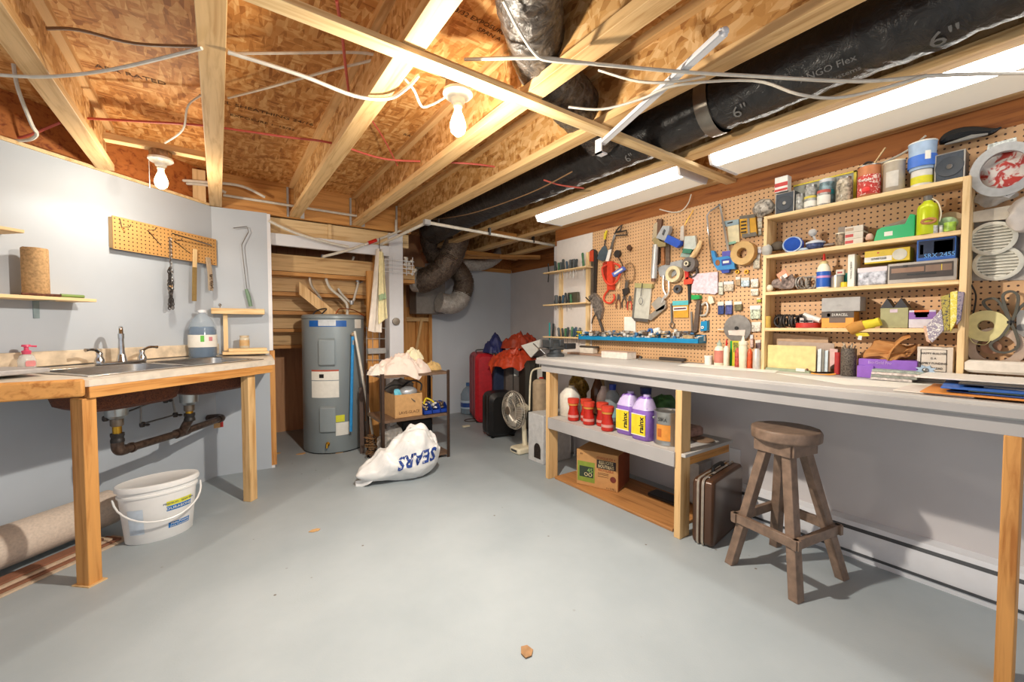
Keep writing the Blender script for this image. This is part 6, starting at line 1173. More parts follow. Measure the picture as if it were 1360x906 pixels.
t,y,r,z0,h=rnd('plastic_tub','blue and white ice cream tub stacked on the yellow one','tub',1202,1242,191,P('tub_blue','9fb5cf',.4),4,2.615,(('blue_band',[(1.01,.1),(1.01,.5)],P('tub_royal','3f6fc9',.4)),('rim',[(1.03,.96),(1.03,1.0),(.98,1.0)],PAPER)),zlow=zt_,prof=[(.88,0),(.9,.02),(1,1),(.0,1)]); t.part('price_label',curved_patch((2.615,y),r*1.03,z0+h*.3,z0+h*.6,math.pi+.35,math.pi+.75),PAPER)
speaker_box('larger grey framed speaker at the right end of the top shelf',1238,203,1278,4,2.60,.09)
t=T('roll_bag','black plastic wrapped roll lying above the pegboard near the ceiling','bag',AX(1285,180,2.70)); t.part('wrap',MB().tube(ctr([AX(u,v,2.66) for u,v in ((1248,192),(1262,182),(1290,176),(1315,175),(1330,169))],5),[.004,.012,.018,.022,.026,.028,.03,.03,.03,.028,.026,.024,.022,.02,.018,.016,.013,.010,.006,.005,.004],8),P('wrap_black','1c1b1c',.25))
t.part('grey_inner',MB().tube([AX(1255,192,2.645),AX(1290,182,2.64),AX(1312,178,2.645)],[.004,.010,.004],8),P('wrap_grey','8d8a85',.3))
one('cable','thin white cable trailing behind the top shelf tubs','cable',MB().tube(ctr([AX(u,v,2.70) for u,v in ((1150,222),(1175,215),(1205,200),(1230,180))],4),.005,6),CW)
one('cable','white cable curling down from the tube light to the pegboard top','cable',MB().tube(ctr([AX(u,v,2.69) for u,v in ((918,258),(914,270),(905,280),(893,282),(876,278))],5),.004,6),CW)
# shelf 3 (second from top)
def blob(name,label,cat,u,v,r,mat,s,x=2.63,seed=0,fold=.5): 
    p=AX(u,v,x); p.z=ZS[s]+r[2]*.95 if v is None else p.z; return one(name,label,cat,ragpile(p,r,seed,fold,36,20),mat,smooth=70)
blob('cloth_bundle','grey white cloth bundle at the left end of the second shelf','cloth',1019,333,(.03,.03,.04),P('bundle_gw','b5b2aa',.8),3,2.59,3)
blob('rag','dark olive crumpled rag on the left of the second shelf','rag',1033,328,(.03,.04,.03),P('rag_olive','5a5044',.8),3,2.63,8)
t=T('tape_dispenser','round blue handled scraper wheel on the second shelf','tool',(2.62,AX(1052,328,2.62).y,ZS[3])); c=AX(1053,329,2.61)
t.part('disc',MB().lathe([(.0,-.02),(.045,-.018),(.05,0),(.045,.018),(0,.02)],(0,0,0),20,Matrix.Translation((2.62,c.y,ZS[3]+.042))@Matrix.Rotation(1.2,4,'Y')),P('royal_blue','2353b5',.35)); t.part('rim',MB().tube([(2.60+.0*k,c.y+.045*math.cos(k*math.pi/12),ZS[3]+.045+.04*math.sin(k*math.pi/12)) for k in range(24)],.004,6,True),P('rim_pale','9fb3cf',.4))
t=T('shower_brush','blue and white round brush with a ball knob on the second shelf','brush',(2.62,AX(1083,325,2.62).y,ZS[3])); c=AX(1083,325,2.62); c=Vector((2.62,c.y,ZS[3]))
t.part('bristle_disc',MB().lathe([(.03,0),(.04,.012),(.04,.028),(.02,.034)],c+Vector((0,0,.006)),18),P('brush_navy','3f4f7d',.5,var=.3,ns=80)); t.part('top_plate',MB().lathe([(.044,0),(.044,.008),(.02,.018),(0,.018)],c+Vector((0,0,.034)),18),P('brush_pale','c9d0da',.4)); t.part('knob',MB().tube([c+UZ*.05,c+Vector((0,.012,.085))],.006,8).ball(c+Vector((0,.014,.096)),.02,12,8),P('knob_grey','c3c1bf',.4))
t.part('side_wing',MB().rbox(c+Vector((-.0,.05,.012)),(.04,.07,.014),.02,4),P('brush_pale2','9fb5c9',.4))
blob('wire_coil','small coil of grey wire between the brush and the glass','wire',1102,326,(.025,.03,.012),P('coil_grey','9a8f88',.5),3,2.62,12)
rnd('drinking_glass','drinking glass holding small parts on the second shelf','glass',1108,1121,310,P('glass_parts','b09a80',.15,alpha=.75,var=.4,ns=80),3,2.61,(('rim',[(1.02,.93),(1.02,1.0),(.96,1.0)],OFFW),))
for i,(v0,v1,l) in enumerate(((326,317,'lowest'),(316,304,'middle'),(303,291,'top'))):
    x=2.60; yb_=AX(1122,310,x).y; ye=AX(1146,310,x).y; zl=ZS[3]+.001+i*.031
    t=T('sandpaper_box',l+' of three stacked cream sandpaper boxes on the second shelf','box',(x+.04,(yb_+ye)/2,zl)); t.part('body',MB().bb((x,ye,zl),(x+.085,yb_,zl+.030)),CREAM,bev=.001); t.part('printing',MB().bb((x-.001,yb_-.035,zl+.008),(x,yb_-.002,zl+.022)),REDL if i!=2 else P('print_tan','b59a80',.5)); t.part('end_print',MB().bb((x+.01,ye-.001,zl+.004),(x+.07,ye,zl+.026)),P('endprint','6b4a3c',.5,var=.4,ns=60))
one('small_card','grey card leaning behind the glass on the second shelf','card',MB().bb((2.66,AX(1122,310,2.66).y,ZS[3]+.001),(2.665,AX(1113,310,2.66).y,ZS[3]+.11)),P('card_grey','a59a90',.5))
blob('foam_ball','small pale pink ball beside the green tape dispenser','ball',1155,316,(.016,.016,.022),P('ballpink','cfa994',.5),3,2.61,15,.1)
GD=P('green_disp','1faa6a',.35,var=.02)
t=T('tape_gun','bright green plastic tape dispenser on the second shelf','dispenser',AX(1190,318,2.60)); q=lambda u,v:AX(u,v,2.60)
z3=ZS[3]+.001; yl,yr=AX(1160,315,2.60).y,AX(1215,308,2.60).y
t.part('body',MB().prism([(2.60,yl,z3),(2.60,yr,z3),(2.60,yr,z3+.10),(2.60,yr+.018,z3+.108),(2.60,yr+.035,z3+.065),(2.60,yl-.03,z3+.065),(2.60,yl-.012,z3+.055)],(.04,0,0)),GD,bev=.003); t.part('lettering',MB().bb((2.599,yl-.07,z3+.02),(2.60,yl-.04,z3+.04)),PAPER)
one('clear_sheet','clear plastic sheet leaning behind the green dispenser','sheet',MB().prism([AX(1174,300,2.675),AX(1213,287,2.675),AX(1213,306,2.675),AX(1174,310,2.675)],(.003,0,0)),FILM)
t,y,r,z0,h=rnd('canteen','bright yellow green metal flask on the second shelf','flask',1215,1245,264,P('flask_yellow','c3cf1e',.3,.1,var=.02),3,2.60,(('cap',[(.42,.92),(.45,.94),(.45,1.06),(0,1.08)],P('cap_smoke','6d6862',.4)),),prof=[(.95,0),(1,.02),(1,.72),(.9,.8),(.5,.88),(.42,.93),(0,.93)])
t.part('cord',MB().tube(ctr([(2.595,y-.01,z0+h*.98),(2.59,y-r*.9,z0+h*.85),(2.58,y-r*1.3,z0+h*.55),(2.58,y-r*1.2,z0+h*.3)],4),.0025,5),OFFW)
t=T('rope_ring','tan knotted ring leaning on the yellow green flask','ring',(2.57,y,z3)); t.part('ring',MB().tube([(2.566-.0*k,y+.0+.022*math.cos(k*math.pi/6)-.01,z3+.055+.010*math.sin(k*math.pi/6)) for k in range(12)],.006,6,True),P('ring_tan','b57a4a',.6))
for i,(u0,u1,m,l) in enumerate(((1235,1244,'cfcfcf','white tape roll with black print below the flask'),(1245,1251,'e0ddd8','second white roll beside the printed one'),(1251,1268,'9fc34a','lime green and white roll near the right side panel'))):
    rnd('tape_roll',l,'roll',u0,u1,300 if i<2 else 296,P('rolls%d'%i,m,.4,var=.25,ns=50),3,2.585)
one('cream_disc','pale cream round lid leaning at the back right of the second shelf','lid',MB().lathe([(0,0),(.045,0),(.045,.006),(0,.006)],(0,0,0),24,Matrix.Translation((2.67,AX(1262,290,2.67).y,z3+.055))@Matrix.Rotation(1.45,4,'Y')),P('creamlid','d8c3a5',.5))
blob('foil_packet','mint and white crumpled packet leaning beside the flask','packet',1257,297,(.02,.035,.03),P('packet_mint','b5d8b0',.5,var=.2,ns=40),3,2.64,19)
# shelf 2 (third)
blob('cord_bundle','loose bundle of brown grey cord at the left of the third shelf','cord',1046,376,(.035,.07,.045),P('cord_taupe','8a7a72',.8,var=.4,ns=50),2,2.62,24,1.2)
cw=MB(); random.seed(3)
for k in range(9):
    c=Vector((2.61+.03*random.random(),AX(1070,375,2.62).y+random.uniform(-.035,.045),ZS[2]+.04)); R_=Matrix.Rotation(random.uniform(0,3),3,'Z')@Matrix.Rotation(random.uniform(-.5,.5),3,'X')
    cw.tube([c+R_@Vector((.0,.035*math.cos(a*math.pi/8),.032*math.sin(a*math.pi/8))) for a in range(16)],.0035,5,True)
one('wire_coil','coil of grey and white speaker wire on the third shelf','wire',cw,P('speaker_wire','a8a198',.4,var=.4,ns=60),smooth=60)
t=T('price_tag','small orange and white tag leaning on the cord bundle','tag',AX(1040,370,2.60)); t.part('card',MB().prism([AX(u,v,2.60) for u,v in ((1031,365),(1042,357),(1048,366),(1037,374))],(.003,0,0)),P('tag_orange','cf8a64',.5)); t.part('print',MB().prism([AX(u,v,2.598) for u,v in ((1036,368),(1044,363),(1046,367),(1038,372))],(.001,0,0)),PAPER)
one('bulb_white','round cream bulb at the left end of the third shelf','bulb',MB().ball((2.60,AX(1022,377,2.60).y,ZS[2]+.022),.021,12,8),OFFW)
t,y,r,z0,h=rnd('glue_bottle','white carpenter glue bottle with blue label and red tip','bottle',1084,1103,337,GW,2,2.61,(('label',[(1.02,.04),(1.02,.48)],P('label_blue2','2458b0',.45),'blue label'),('cap',[(.62,.70),(.62,.76),(.3,.8)],P('cap_tan2','d8c38a',.4)),('tip',[(.25,.78),(.18,.95),(.1,1),(0,1)],RED)),prof=[(.95,0),(1,.02),(1,.52),(.85,.62),(.6,.70),(0,.7)])
t.part('label_stripe',MB().lathe([(r*1.03,h*.30),(r*1.03,h*.36)],(0,0,0),20),P('pinkstripe','c98ab5',.4),w=False)
rnd('tin_can','small bare tin beside the blue labelled glue bottle','can',1103,1120,366,P('tin2','b5aa98',.35,.6),2,2.61,(('ring',[(1.02,.9),(1.02,1.0),(.95,1)],STEEL),))
bx('small_carton','tiny cream carton on top of the bare tin','box',1109,358,1120,CREAM,2,2.62,.03,(('printing',.2,.3,.8,.6,REDL),),zlow=AX(1111,366,2.61).z+.002)
rnd('small_jar','small teal jar behind a yellow one on the third shelf','jar',1120,1127,363,P('jar_teal','2fa3a0',.3),2,2.65)
rnd('small_jar','tiny yellow jar at the front of the third shelf','jar',1116,1125,375,YEL,2,2.595)
t,y0,y1,z0,z1=bx('book','upright white manual beside the tiny yellow jar','book',1125,338,1134,P('book_white','e0dccf',.5),2,2.59,.09); t.part('spine_text',text('ASSEMBLY MANUAL',.010,(2.589,(y0+y1)/2,(z0+z1)/2),(0,0,-1),(0,-1,0),.0003),INK,smooth=False)
bx('clear_bag','clear bag of silver hardware between manual and cassette deck','bag',1138,355,1177,P('bag_silver','b5b5bb',.2,.3,var=.35,ns=45),2,2.60,.07,(('header',0,.75,1,1,P('bag_header','cfc3c6',.4)),),bev=.006)
t,y0,y1,z0,z1=bx('cassette_deck','grey and brown car cassette player on the third shelf','stereo',1178,347,1270,P('deck_grey','9a928a',.4,.3),2,2.585,.10)
fy=lambda f:y0+(y1-y0)*f; fz=lambda f:z0+(z1-z0)*f
t.part('face_plate',MB().bb((2.583,fy(.03),fz(.2)),(2.585,fy(.95),fz(.88))),P('deck_dark','3f3530',.35)); t.part('dial_window',MB().bb((2.582,fy(.06),fz(.52)),(2.583,fy(.55),fz(.75))),P('deck_brown','8a6a55',.3)); t.part('dial_window',MB().bb((2.582,fy(.57),fz(.48)),(2.583,fy(.93),fz(.78))),P('deck_brown2','7a6252',.3)); t.part('tuning_line',MB().bb((2.5815,fy(.79),fz(.5)),(2.582,fy(.80),fz(.78))),YEL); t.part('cassette_slot',MB().bb((2.5815,fy(.3),fz(.36)),(2.583,fy(.72),fz(.44))),BLK); t.part('knob',MB().bb((2.578,fy(.24),fz(.80)),(2.583,fy(.30),fz(.88))),BLK)
zt2=z1+.001
t,y0,y1,z0,z1=bx('yellow_box','yellow and white box of dry wall tape on the hardware bag','box',1147,331,1207,P('box_yel','d9b92c',.5),2,2.60,.08,(('white_band',0,.12,.62,.5,PAPER),('text','GUTHRIE FULLER',.33,.32,.22,INK,.001,.55)),zlow=AX(1170,349,2.60).z)
t.part('gauge_picture',MB().lathe([(.026,0),(.026,.001),(0,.001)],(0,0,0),20,Matrix.Translation((2.599,y1+.035,(z0+z1)/2))@Matrix.Rotation(-math.pi/2,4,'Y')),P('gauge_pic','c9c5b5',.4)); t.part('red_dot',MB().bb((2.598,y0-.055,z1-.016),(2.599,y0-.048,z1-.010)),RED)
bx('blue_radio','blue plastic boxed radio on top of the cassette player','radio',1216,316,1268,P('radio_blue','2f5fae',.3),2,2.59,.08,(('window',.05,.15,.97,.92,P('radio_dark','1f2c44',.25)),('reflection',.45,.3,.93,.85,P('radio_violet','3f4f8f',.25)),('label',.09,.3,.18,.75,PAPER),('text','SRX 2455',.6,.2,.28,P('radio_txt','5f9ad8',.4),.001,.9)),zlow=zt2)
# shelf 1 (fourth)
random.seed(4); cw=MB()
for k in range(16):
    c=Vector((2.605+.04*random.random(),AX(1050,425,2.62).y+random.uniform(-.07,.075),ZS[1]+.035+.012*random.random())); R_=Matrix.Rotation(random.uniform(0,3),3,'Z')@Matrix.Rotation(random.uniform(-1,1),3,'X')
    cw.tube([c+R_@Vector((.0,.032*math.cos(a*math.pi/7),.03*math.sin(a*math.pi/7))) for a in range(14)],.004,5,True)
one('cable_tangle','tangle of black and grey electrical cord on the fourth shelf','cable',cw,P('cord_black','3a3533',.5,var=.5,ns=50),smooth=60)
rnd('small_jar','small clear yellow jar at the left end of the fourth shelf','jar',1016,1024,420,P('jar_amber','d8b45a',.2,alpha=.8),1,2.59)
t,y,r,z0,h=rnd('tape_reel','red plastic reel under white boxes on the fourth shelf','reel',1057,1090,429,P('reel_red','c23a30',.35),1,2.62)
bx('small_carton','flat dark labelled carton on the red reel','box',1062,422,1080,P('flatbox','c9c0b8',.5),1,2.60,.06,(('label',.05,.1,.95,.5,INK),),zlow=z0+h+.001)
one('white_tube','white plastic tube lying aslant on the flat carton','tube',MB().tube([AX(1068,418,2.62),AX(1090,426,2.61)],.014,12),P('tube_w','e0ddd6',.4))
t,y0,y1,z0,z1=bx('duracell_box','orange and black bulk battery box on the fourth shelf','box',1091,414,1134,P('dura_orange','e0983a',.5),1,2.59,.08,(('black_top',0,.62,1,1,P('dura_black','4a3f38',.5)),('dark_flap',.25,.32,.75,.62,P('dura_flap','6b5648',.5)),('text','DURACELL',.58,.8,.22,PAPER,.001,.75),('logo_dot',.18,.7,.28,.9,PAPER)))
t,*_=bx('grey_box','plain grey cardboard box on the orange battery box','box',1091,395,1142,P('box_grey','a3a09d',.6),1,2.585,.09,(('text','KENWOOD',.45,.45,.10,P('txt_pale','c9c6c2',.4),0,1),),zlow=z1+.001)
t=T('glove','yellow work glove rolled on the edge of the fourth shelf','glove',(2.57,AX(1145,438,2.57).y,ZS[1]))
def qq(u,v,x=2.575): return AX(u,v,x)
t.part('cuff',MB().tube([qq(1128,439),qq(1136,435),qq(1148,431)],[.026,.028,.024],14),P('glove_ochre','b5803a',.8)); t.part('fingers',MB().tube(ctr([qq(1146,432),qq(1158,430),qq(1169,427)],4),[.022]*5+[.02]*4,12),P('glove_yellow','d6c22c',.7)); t.part('flap',MB().prism([qq(1133,442),(2.575,)+tuple(qq(1152,442))[1:],qq(1155,446),qq(1140,448)],(.006,0,0)),P('glove_yellow','d6c22c',.7)); t.part('size_tag',MB().prism([qq(1140,446,2.565),qq(1145,446,2.565),qq(1144,452,2.565),qq(1139,451,2.565)],(.003,0,0)),PAPER)
t,y0,y1,z0,z1=bx('card_box','clear box with yellow green paper and two grey pointed flaps','box',1169,409,1206,P('tin_greenish','a8a478',.3,alpha=.9),1,2.60,.07)
t.part('label',MB().bb((2.599,y0-.035,z1-.022),(2.60,y0-.062,z1-.006)),P('lab_pale','c9b5c0',.5))
for k in range(2):
    ya=y0+.002-k*(y0-y1)/2; t.part('flap',MB().prism([(2.60,ya,z1),(2.60,ya-(y0-y1)/2,z1),(2.60,ya-(y0-y1)/4,z1+.045)],(.07,0,0)),P('flap_grey','29282c',.5),label='dark grey pointed flap')
bx('bit_box','purple and white box of staples beside the flapped box','box',1207,412,1243,P('box_lav','cfc9d0',.5),1,2.60,.08,(('purple_band',0,.5,1,.9,P('purple_b','8a5fa8',.5)),('label',.2,.75,.75,1,P('lab_orange','e0703a',.5)),('label',.25,.6,.7,.8,PAPER)))
t=T('paper_wad','folded newspapers and flyers drooping over the fourth shelf edge','papers',AX(1235,440,2.55))
for i,(pts,m,x) in enumerate((([(1230,433),(1250,410),(1254,438),(1238,455),(1233,450)],'8f8494',2.55),([(1226,433),(1232,433),(1236,456),(1230,453)],'c9a088',2.552),([(1249,394),(1262,390),(1262,438),(1254,440)],'a8983f',2.55),([(1262,388),(1272,386),(1271,425),(1262,441)],'d8c84a',2.545),([(1272,387),(1281,388),(1276,425),(1270,432)],'8d7f8a',2.54))):
    t.part('flyer',MB().prism([AX(u,v,x) for u,v in pts],(.012,0,0)),twotone('flyer%d'%i,m,('e0dcd3','d8b59a','4a4438','e6dc9a','4a4a6a')[i],130,.55),bev=.002)
# shelf 0 (bench level)
def leaf(name,label,cat,pts,x,th,m,group=None,bv=.0015): return one(name,label,cat,MB().prism([AX(u,v,x) for u,v in pts],(th,0,0)),m,group,bev=bv)
leaf('envelope','large tan envelope leaning at the back of the bottom bay','envelope',[(1027,442),(1100,448),(1101,489),(1024,489)],2.672,.004,P('env_tan','c3a384',.7))
leaf('envelope','grey brown envelope in front of the tan one','envelope',[(1033,453),(1108,456),(1108,490),(1031,490)],2.655,.004,P('env_grey','b9a596',.7))
leaf('envelope','big pale yellow envelope at the front of the bottom bay','envelope',[(1019,458),(1084,460),(1083,494),(1018,491)],2.60,.006,P('env_yellow','e3cf8f',.6))
t=T('tube_pack','long clear pack with a white label before the yellow envelope','package',AX(1045,492,2.57)); t.part('pack',MB().prism([AX(u,v,2.575) for u,v in ((1017,488),(1073,492),(1076,497),(1016,493))],(.02,0,0)),P('pack_greenish','9aa58a',.4)); t.part('label',MB().bb(AX(1057,489,2.572),AX(1069,494,2.575)),PAPER); t.part('tip',MB().ball(AX(1072,491,2.575),.007,8,6),P('tipbrown','7a4a3a',.5))
for i,(u,m,l) in enumerate(((1086,'d6e0e3','pale blue white brochure'),(1090,'8d8a80','grey brochure'),(1095,'cfdfe6','light blue brochure'),(1099,'8a6f5a','brown brochure'))):
    leaf('brochure',l+' leaning between the envelopes and pencil cup','brochure',[(u,464+i),(u+5,463+i),(u+4,494),(u-1,494)],2.61+.006*i,.003,P('bro%d'%i,m,.5))
leaf('brochure','pink paper leaning left of the pencil cup','brochure',[(1102,463),(1113,464),(1110,482),(1102,488)],2.625,.003,P('bropink','d8b5b0',.6))
one('orange_band','orange cord lying along the bench before the brochures','cord',MB().tube(ctr([AX(1078,496,2.56),AX(1092,498,2.55),AX(1110,497,2.56)],4),.005,6),P('cord_or','d98f2c',.5))
rnd('red_bottle','red bottle with a white cap beside the pencil cup','bottle',1109,1118,468,P('bot_red','b83a3a',.35),0,2.63,(('collar',[(.9,.55),(.9,.65)],PAPER),))
t,y,r,z0,h=rnd('pencil_cup','dark grey mesh cup full of pencil ends on the bench','cup',1117,1139,463,P('mesh_grey','6b625a',.5,.4,var=.35,ns=160),0,2.60)
pc=MB()
for k in range(12): a=random.uniform(0,6.28); pc.tube([(2.60+r*.6*math.cos(a),y+r*.6*math.sin(a),z0+h),(2.60+r*.8*math.cos(a),y+r*.8*math.sin(a),z0+h+random.uniform(.008,.03))],.004,6)
t.part('pencil_tips',pc,P('tips','a99a85',.5,var=.5,ns=90),stuff=True)
t,y0,y1,z0,z1=bx('book','purple boxed book lying at the bottom of the bay','book',1139,486,1161,P('book_purple','8f5fc0',.4),0,2.575,.11,zlow=BT+.001); 
t,y0,y1,z0,z1=bx('purple_case','long purple case with a dark stripe on the bench','case',1141,478,1219,P('book_purple','8f5fc0',.4),0,2.585,.10,(('dark_stripe',0,.32,.16,.62,P('pc_dark','4a4448',.5)),('text','Bio-Gold Pro',.38,.82,.22,P('pc_txt','c9a8e0',.4),.0,.8)),zlow=BT+.002)
t.o['label']='long purple case with a dark stripe under the paper bag'
for i in range(4):
    z=BT+.003+.012*i; y0,y1=AX(1160,495,2.545).y,AX(1215+6*i,495,2.545).y
    one('notebook',('bottom','second','third','top')[i]+' thin notebook in the stack before the purple case','notebook',MB().bb((2.50+.006*i,y1,z),(2.583,y0,z+.011)),P('nb%d'%i,('cfc6c0','8f938a','d8c9c3','9aa39a')[i],.6,var=.2,ns=80),'thin notebooks stacked on the bench',bev=.001)
bg=ragpile(AX(1186,468,2.63),(.05,.10,.05),91,2.0); t=T('paper_bag','crumpled brown paper bag on the purple case','bag',(2.63,AX(1188,466,2.63).y,1.0)); t.part('bag_body',bg,P('kraft','c08850',.8,var=.1,ns=12),smooth=60)
t.part('neck',MB().strip(ctr([AX(1178,477,2.60),AX(1185,462,2.59),AX(1198,450,2.59),AX(1209,446,2.60)],4),(1,.3,.3),.05,.003),P('kraft','c08850',.8))
t,y0,y1,z0,z1=bx('manual_box','white framed instruction card box at the right of the bay','box',1219,461,1267,P('card_white','ddd2c4',.5),0,2.61,.05,zlow=BT+.03)
t.part('border',MB().tube([(2.608,y0-.012,z0+.02),(2.608,y1+.02,z0+.02),(2.608,y1+.02,z1-.012),(2.608,y0-.012,z1-.012)],.0012,4,True),INK)
for i,s_ in enumerate(('HAPPY BUILDER','IS A','FAMILY FUNDING','MULTI LEAD')): t.part('lettering',text(s_,.014,(2.608,(y0+y1)/2+.004,z1-.03-.022*i),RY,UZ,.0003,sx=.8),INK,smooth=False)
one('grey_case','grey box under the white instruction card','box',MB().bb((2.60,y1,BT+.001),(2.68,y0,BT+.0295)),P('grey_c','9a9490',.5),bev=.002)
t=T('star_wheel','pale blue star shaped knob lying on the notebooks','knob',AX(1230,492,2.53)); c=AX(1229,494,2.53); c.z=BT+.06
t.part('star',MB().prism([c+Vector((0,(.035 if k%2 else .022)*math.cos(k*math.pi/8),(.022 if k%2 else .014)*math.sin(k*math.pi/8))) for k in range(16)],(.02,0,0)),P('star_blue','a3b8cc',.4)); t.part('hub',MB().ball(c,(.012,.012,.010),10,6),STEEL)
t=T('folder_stack','messy stack of folders in blue orange and white on the bench right','folders',(2.35,.2,BT))
PL=[('white_folder','e3dcd0',[(1212,513),(1300,522),(1400,530),(1400,512),(1290,505),(1240,505)]),]
zz=BT+.001
for i,(nm,m,a) in enumerate((('white_folder','dcd3c8',(2.13,.24,2.40,.45,.0)),('orange_folder','d98a3c',(2.12,-.1,2.45,.38,.05)),('navy_folder','2c4a8c',(2.14,-.12,2.48,.30,-.06)),('green_folder','8fa58a',(2.16,-.1,2.46,.26,.02)),('blue_folder','2f63b5',(2.15,-.12,2.5,.34,.1)),('grey_folder','b5a99c',(2.2,-.1,2.52,.22,-.04)),('dark_folder','2f3138',(2.2,-.1,2.55,.30,.08)),('pale_paper','e6e0d8',(2.28,.02,2.56,.42,.03)))):
    x0,y0,x1,y1,r_=a; c=Vector(((x0+x1)/2,(y0+y1)/2,zz)); M_=Matrix.Translation(c)@Matrix.Rotation(r_,4,'Z')
    mb=MB().box((0,0,.003),(x1-x0,y1-y0,.005),M_)
    t2=one('folder',nm.replace('_',' ')+(' at the bottom of' if i==0 else ' on top of' if i==7 else ' layered in')+' the messy stack on the bench','folder',mb,P(nm,m,.45,var=.05),bev=.001); zz+=.0065
bpy.data.objects.remove(t.o)
# right of the unit
def w2(u,v,d): return AX(u,v,2.70-d)
t=T('vent_ring','galvanised round collar with a square flange hanging at the upper right','flange',w2(1330,260,.05))
c=w2(1333,225,.095); R_,r_=.095,.066; n=36; vs=[];fs=[]
ring=MB()
for (ra,xx) in ((r_,0),(R_,0),(R_,.012),(r_,.02)):
    for k in range(n): a=2*math.pi*k/n; vs.append(c+Vector((xx,ra*1.0*math.cos(a),ra*1.12*math.sin(a))))
for q_ in range(4):
    for k in range(n): j=(k+1)%n; fs.append((q_*n+k,q_*n+j,((q_+1)%4)*n+j,((q_+1)%4)*n+k))
t.part('ring',ring.add(vs,fs),GALV)
t.part('plate',MB().prism([w2(u,v,.088) for u,v in ((1296,247),(1304,250),(1330,254),(1352,247),(1366,232),(1372,238),(1340,263),(1302,253))],(.003,0,0)),P('plate_grey','c3c5c6',.35,.4))
for u,v in ((1303,252),(1337,259)): t.part('bolt',MB().ball(w2(u,v,.091),.003,6,5),BLK)
t.part('bag_tail',MB().ball(w2(1322,260,.03),(.018,.06,.045),24,12,lambda v:v+noise.noise_vector(v*26)*.02),FILM)
one('red_package','clear bag with red and white printed parts behind the round collar','package',MB().ball(w2(1335,222,.035),(.02,.085,.10),30,18,lambda v:v+noise.noise_vector(v*22)*.018),twotone('red_printed','b83a32','d8cfc8',26,.48,.3),smooth=60)
leaf('printed_sheet','white card with dark writing seen through the round collar','card',[(1312,192),(1350,182),(1352,200),(1310,206)],2.645,.002,P('prt','cfd6d3',.5,var=.3,ns=80))
leaf('white_card','long white printed card under the galvanised collar','card',[(1288,282),(1345,272),(1346,290),(1288,296)],2.66,.012,P('wc','ddd5c5',.5)); 
tt=T('card_print','grey handwriting on the long white card','lettering',AX(1300,285,2.655)) if False else None
t=T('plaster_bag','clear plastic bag of white crumpled material at the right edge','bag',w2(1355,285,.04)); t.part('bag',MB().ball(w2(1362,285,.04),(.03,.05,.07),24,14,lambda v:v+noise.noise_vector(v*24)*.02),P('bagw','d3cbc4',.3,alpha=.9))
def vent(label,u,v,d,rad,gap):
    t=T('round_vent',label,'vent',w2(u,v,d)); c=w2(u,v,d); M_=Matrix.Translation(c)@Matrix.Rotation(-math.pi/2,4,'Y')
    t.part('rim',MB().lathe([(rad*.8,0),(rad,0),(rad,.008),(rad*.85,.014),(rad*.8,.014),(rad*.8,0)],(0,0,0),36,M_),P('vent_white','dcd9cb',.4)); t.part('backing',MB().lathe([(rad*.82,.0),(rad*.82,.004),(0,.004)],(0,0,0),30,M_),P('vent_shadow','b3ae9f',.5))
    for k in range(-4,5):
        z=k*rad*.18; w=math.sqrt(max(0,(rad*.8)**2-z*z)); t.part('slat',MB().prism([c+Vector((-.014,-w,z-.004)),c+Vector((-.014,w,z-.004)),c+Vector((-.006,w,z+rad*.09)),c+Vector((-.006,-w,z+rad*.09))],(.002,0,0)),P('vent_white','dcd9cb',.4))
vent('upper round white louvred vent on a plastic bag right of the shelf unit',1318,317,.03,.07,0); vent('lower round white louvred vent, partly behind the upper one',1325,350,.018,.072,0)
one('plastic_sleeve','large clear plastic sleeve holding the two round vents','bag',MB().prism([w2(u,v,.006) for u,v in ((1287,297),(1375,285),(1375,372),(1284,373))],(.004,0,0)),FILM)
t=T('belt','grey rubber belt tied in loops hanging on the right pegboard','belt',w2(1340,415,.03))
GB=P('belt_grey','524f45',.5)
lp=lambda pts,x: MB().strip(ctr([w2(u,v,x) for u,v in pts],6),(1,0,0),.016,.009)
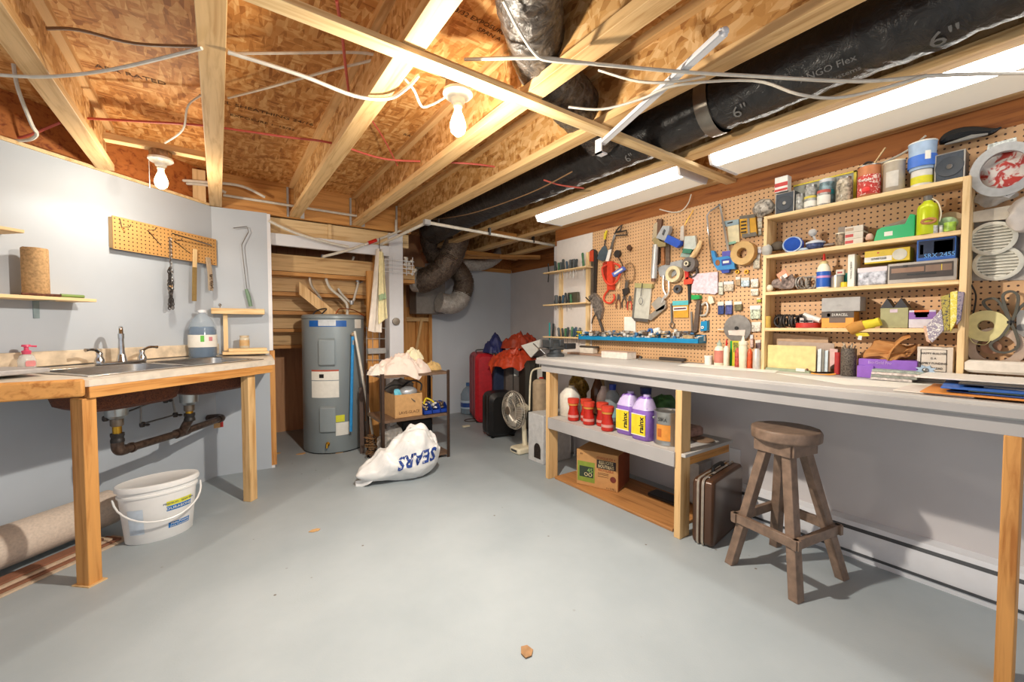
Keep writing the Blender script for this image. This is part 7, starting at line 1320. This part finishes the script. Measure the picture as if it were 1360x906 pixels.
t.part('loop',lp([(1343,429),(1330,447),(1316,457),(1322,466),(1338,468),(1352,460),(1350,445),(1343,429)],.035),GB); t.part('loop',lp([(1343,429),(1336,410),(1332,393),(1342,387),(1352,393),(1350,412),(1343,429)],.03),GB); t.part('loop',lp([(1343,429),(1325,420),(1308,406),(1308,399),(1322,397),(1333,410),(1343,429)],.028),GB); t.part('loop',lp([(1343,429),(1352,412),(1366,400),(1376,402)],.026),GB); t.part('tie',MB().lathe([(.012,-.006),(.012,.006)],w2(1342,428,.032),10),BLK)
t=tool('mesh_tape_roll','cream joint tape roll hanging beside the shelf unit','tape',[('roll',disc(1309,433,.066,.035,.004,.024,32),P('tape_y','d8cd92',.5))]) ; t.part('tape_tail',MB().strip(ctr([w2(u,v,.03) for u,v in ((1287,445),(1293,455),(1308,458),(1316,452))],4),(1,0,0),.03,.002),P('tape_y','d8cd92',.5))
tool('tape_roll_bag','large clear roll of tape under the grey belt','tape',[('roll',disc(1322,462,.085,.03,.002,.055,36),P('tape_p','cbb39f',.25,alpha=.85)),('core',disc(1316,461,.03,.02,.004),P('core_br','a5785a',.5))])
tool('white_plate','white switch plate behind the belt at the right edge','plate',[('plate',poly([(1350,412),(1372,412),(1372,448),(1350,447)],.01),PAPER),('round',disc(1357,435,.014,.012),P('plgrey','8a8a88',.5))])
one('thin_cord','dark thin cord hanging down right of the shelf unit','cord',wt([(1290,378,.02),(1296,392,.02),(1294,410,.02),(1290,425,.02),(1284,445,.02),(1284,452,.02),(1288,462,.02)],.003,n=6,sm=4),BLK)
one('clip_end','small dark clip at the end of the hanging cord','clip',MB().bb(w2(1285,457,.03),w2(1290,465,.015)),DGREY,bev=.002)
one('bag_paper','wrapped white package on top of the folder stack at the right','package',MB().rbox((2.60,.20,BT+.085),(.10,.24,.05),.02,3),P('pkgw','d8cfc3',.5))
# ================================================================ LIGHT
wd=bpy.data.worlds.new('world'); SC.world=wd; wd.use_nodes=True; bg=wd.node_tree.nodes['Background']; bg.inputs[0].default_value=(.9,.94,1,1); bg.inputs[1].default_value=.65
SC.view_settings.view_transform='Standard'; SC.view_settings.look='None'; SC.view_settings.gamma=1; SC.view_settings.exposure=.42; SC.view_settings.use_curve_mapping=False
# world background is added ambient fill, entering through the unbuilt side behind the camera
for o in list(SC.objects):
    if o.type=='MESH' and not o.get('category') and o.parent is None and o.get('kind')!='structure': print('UNTAGGED',o.name)
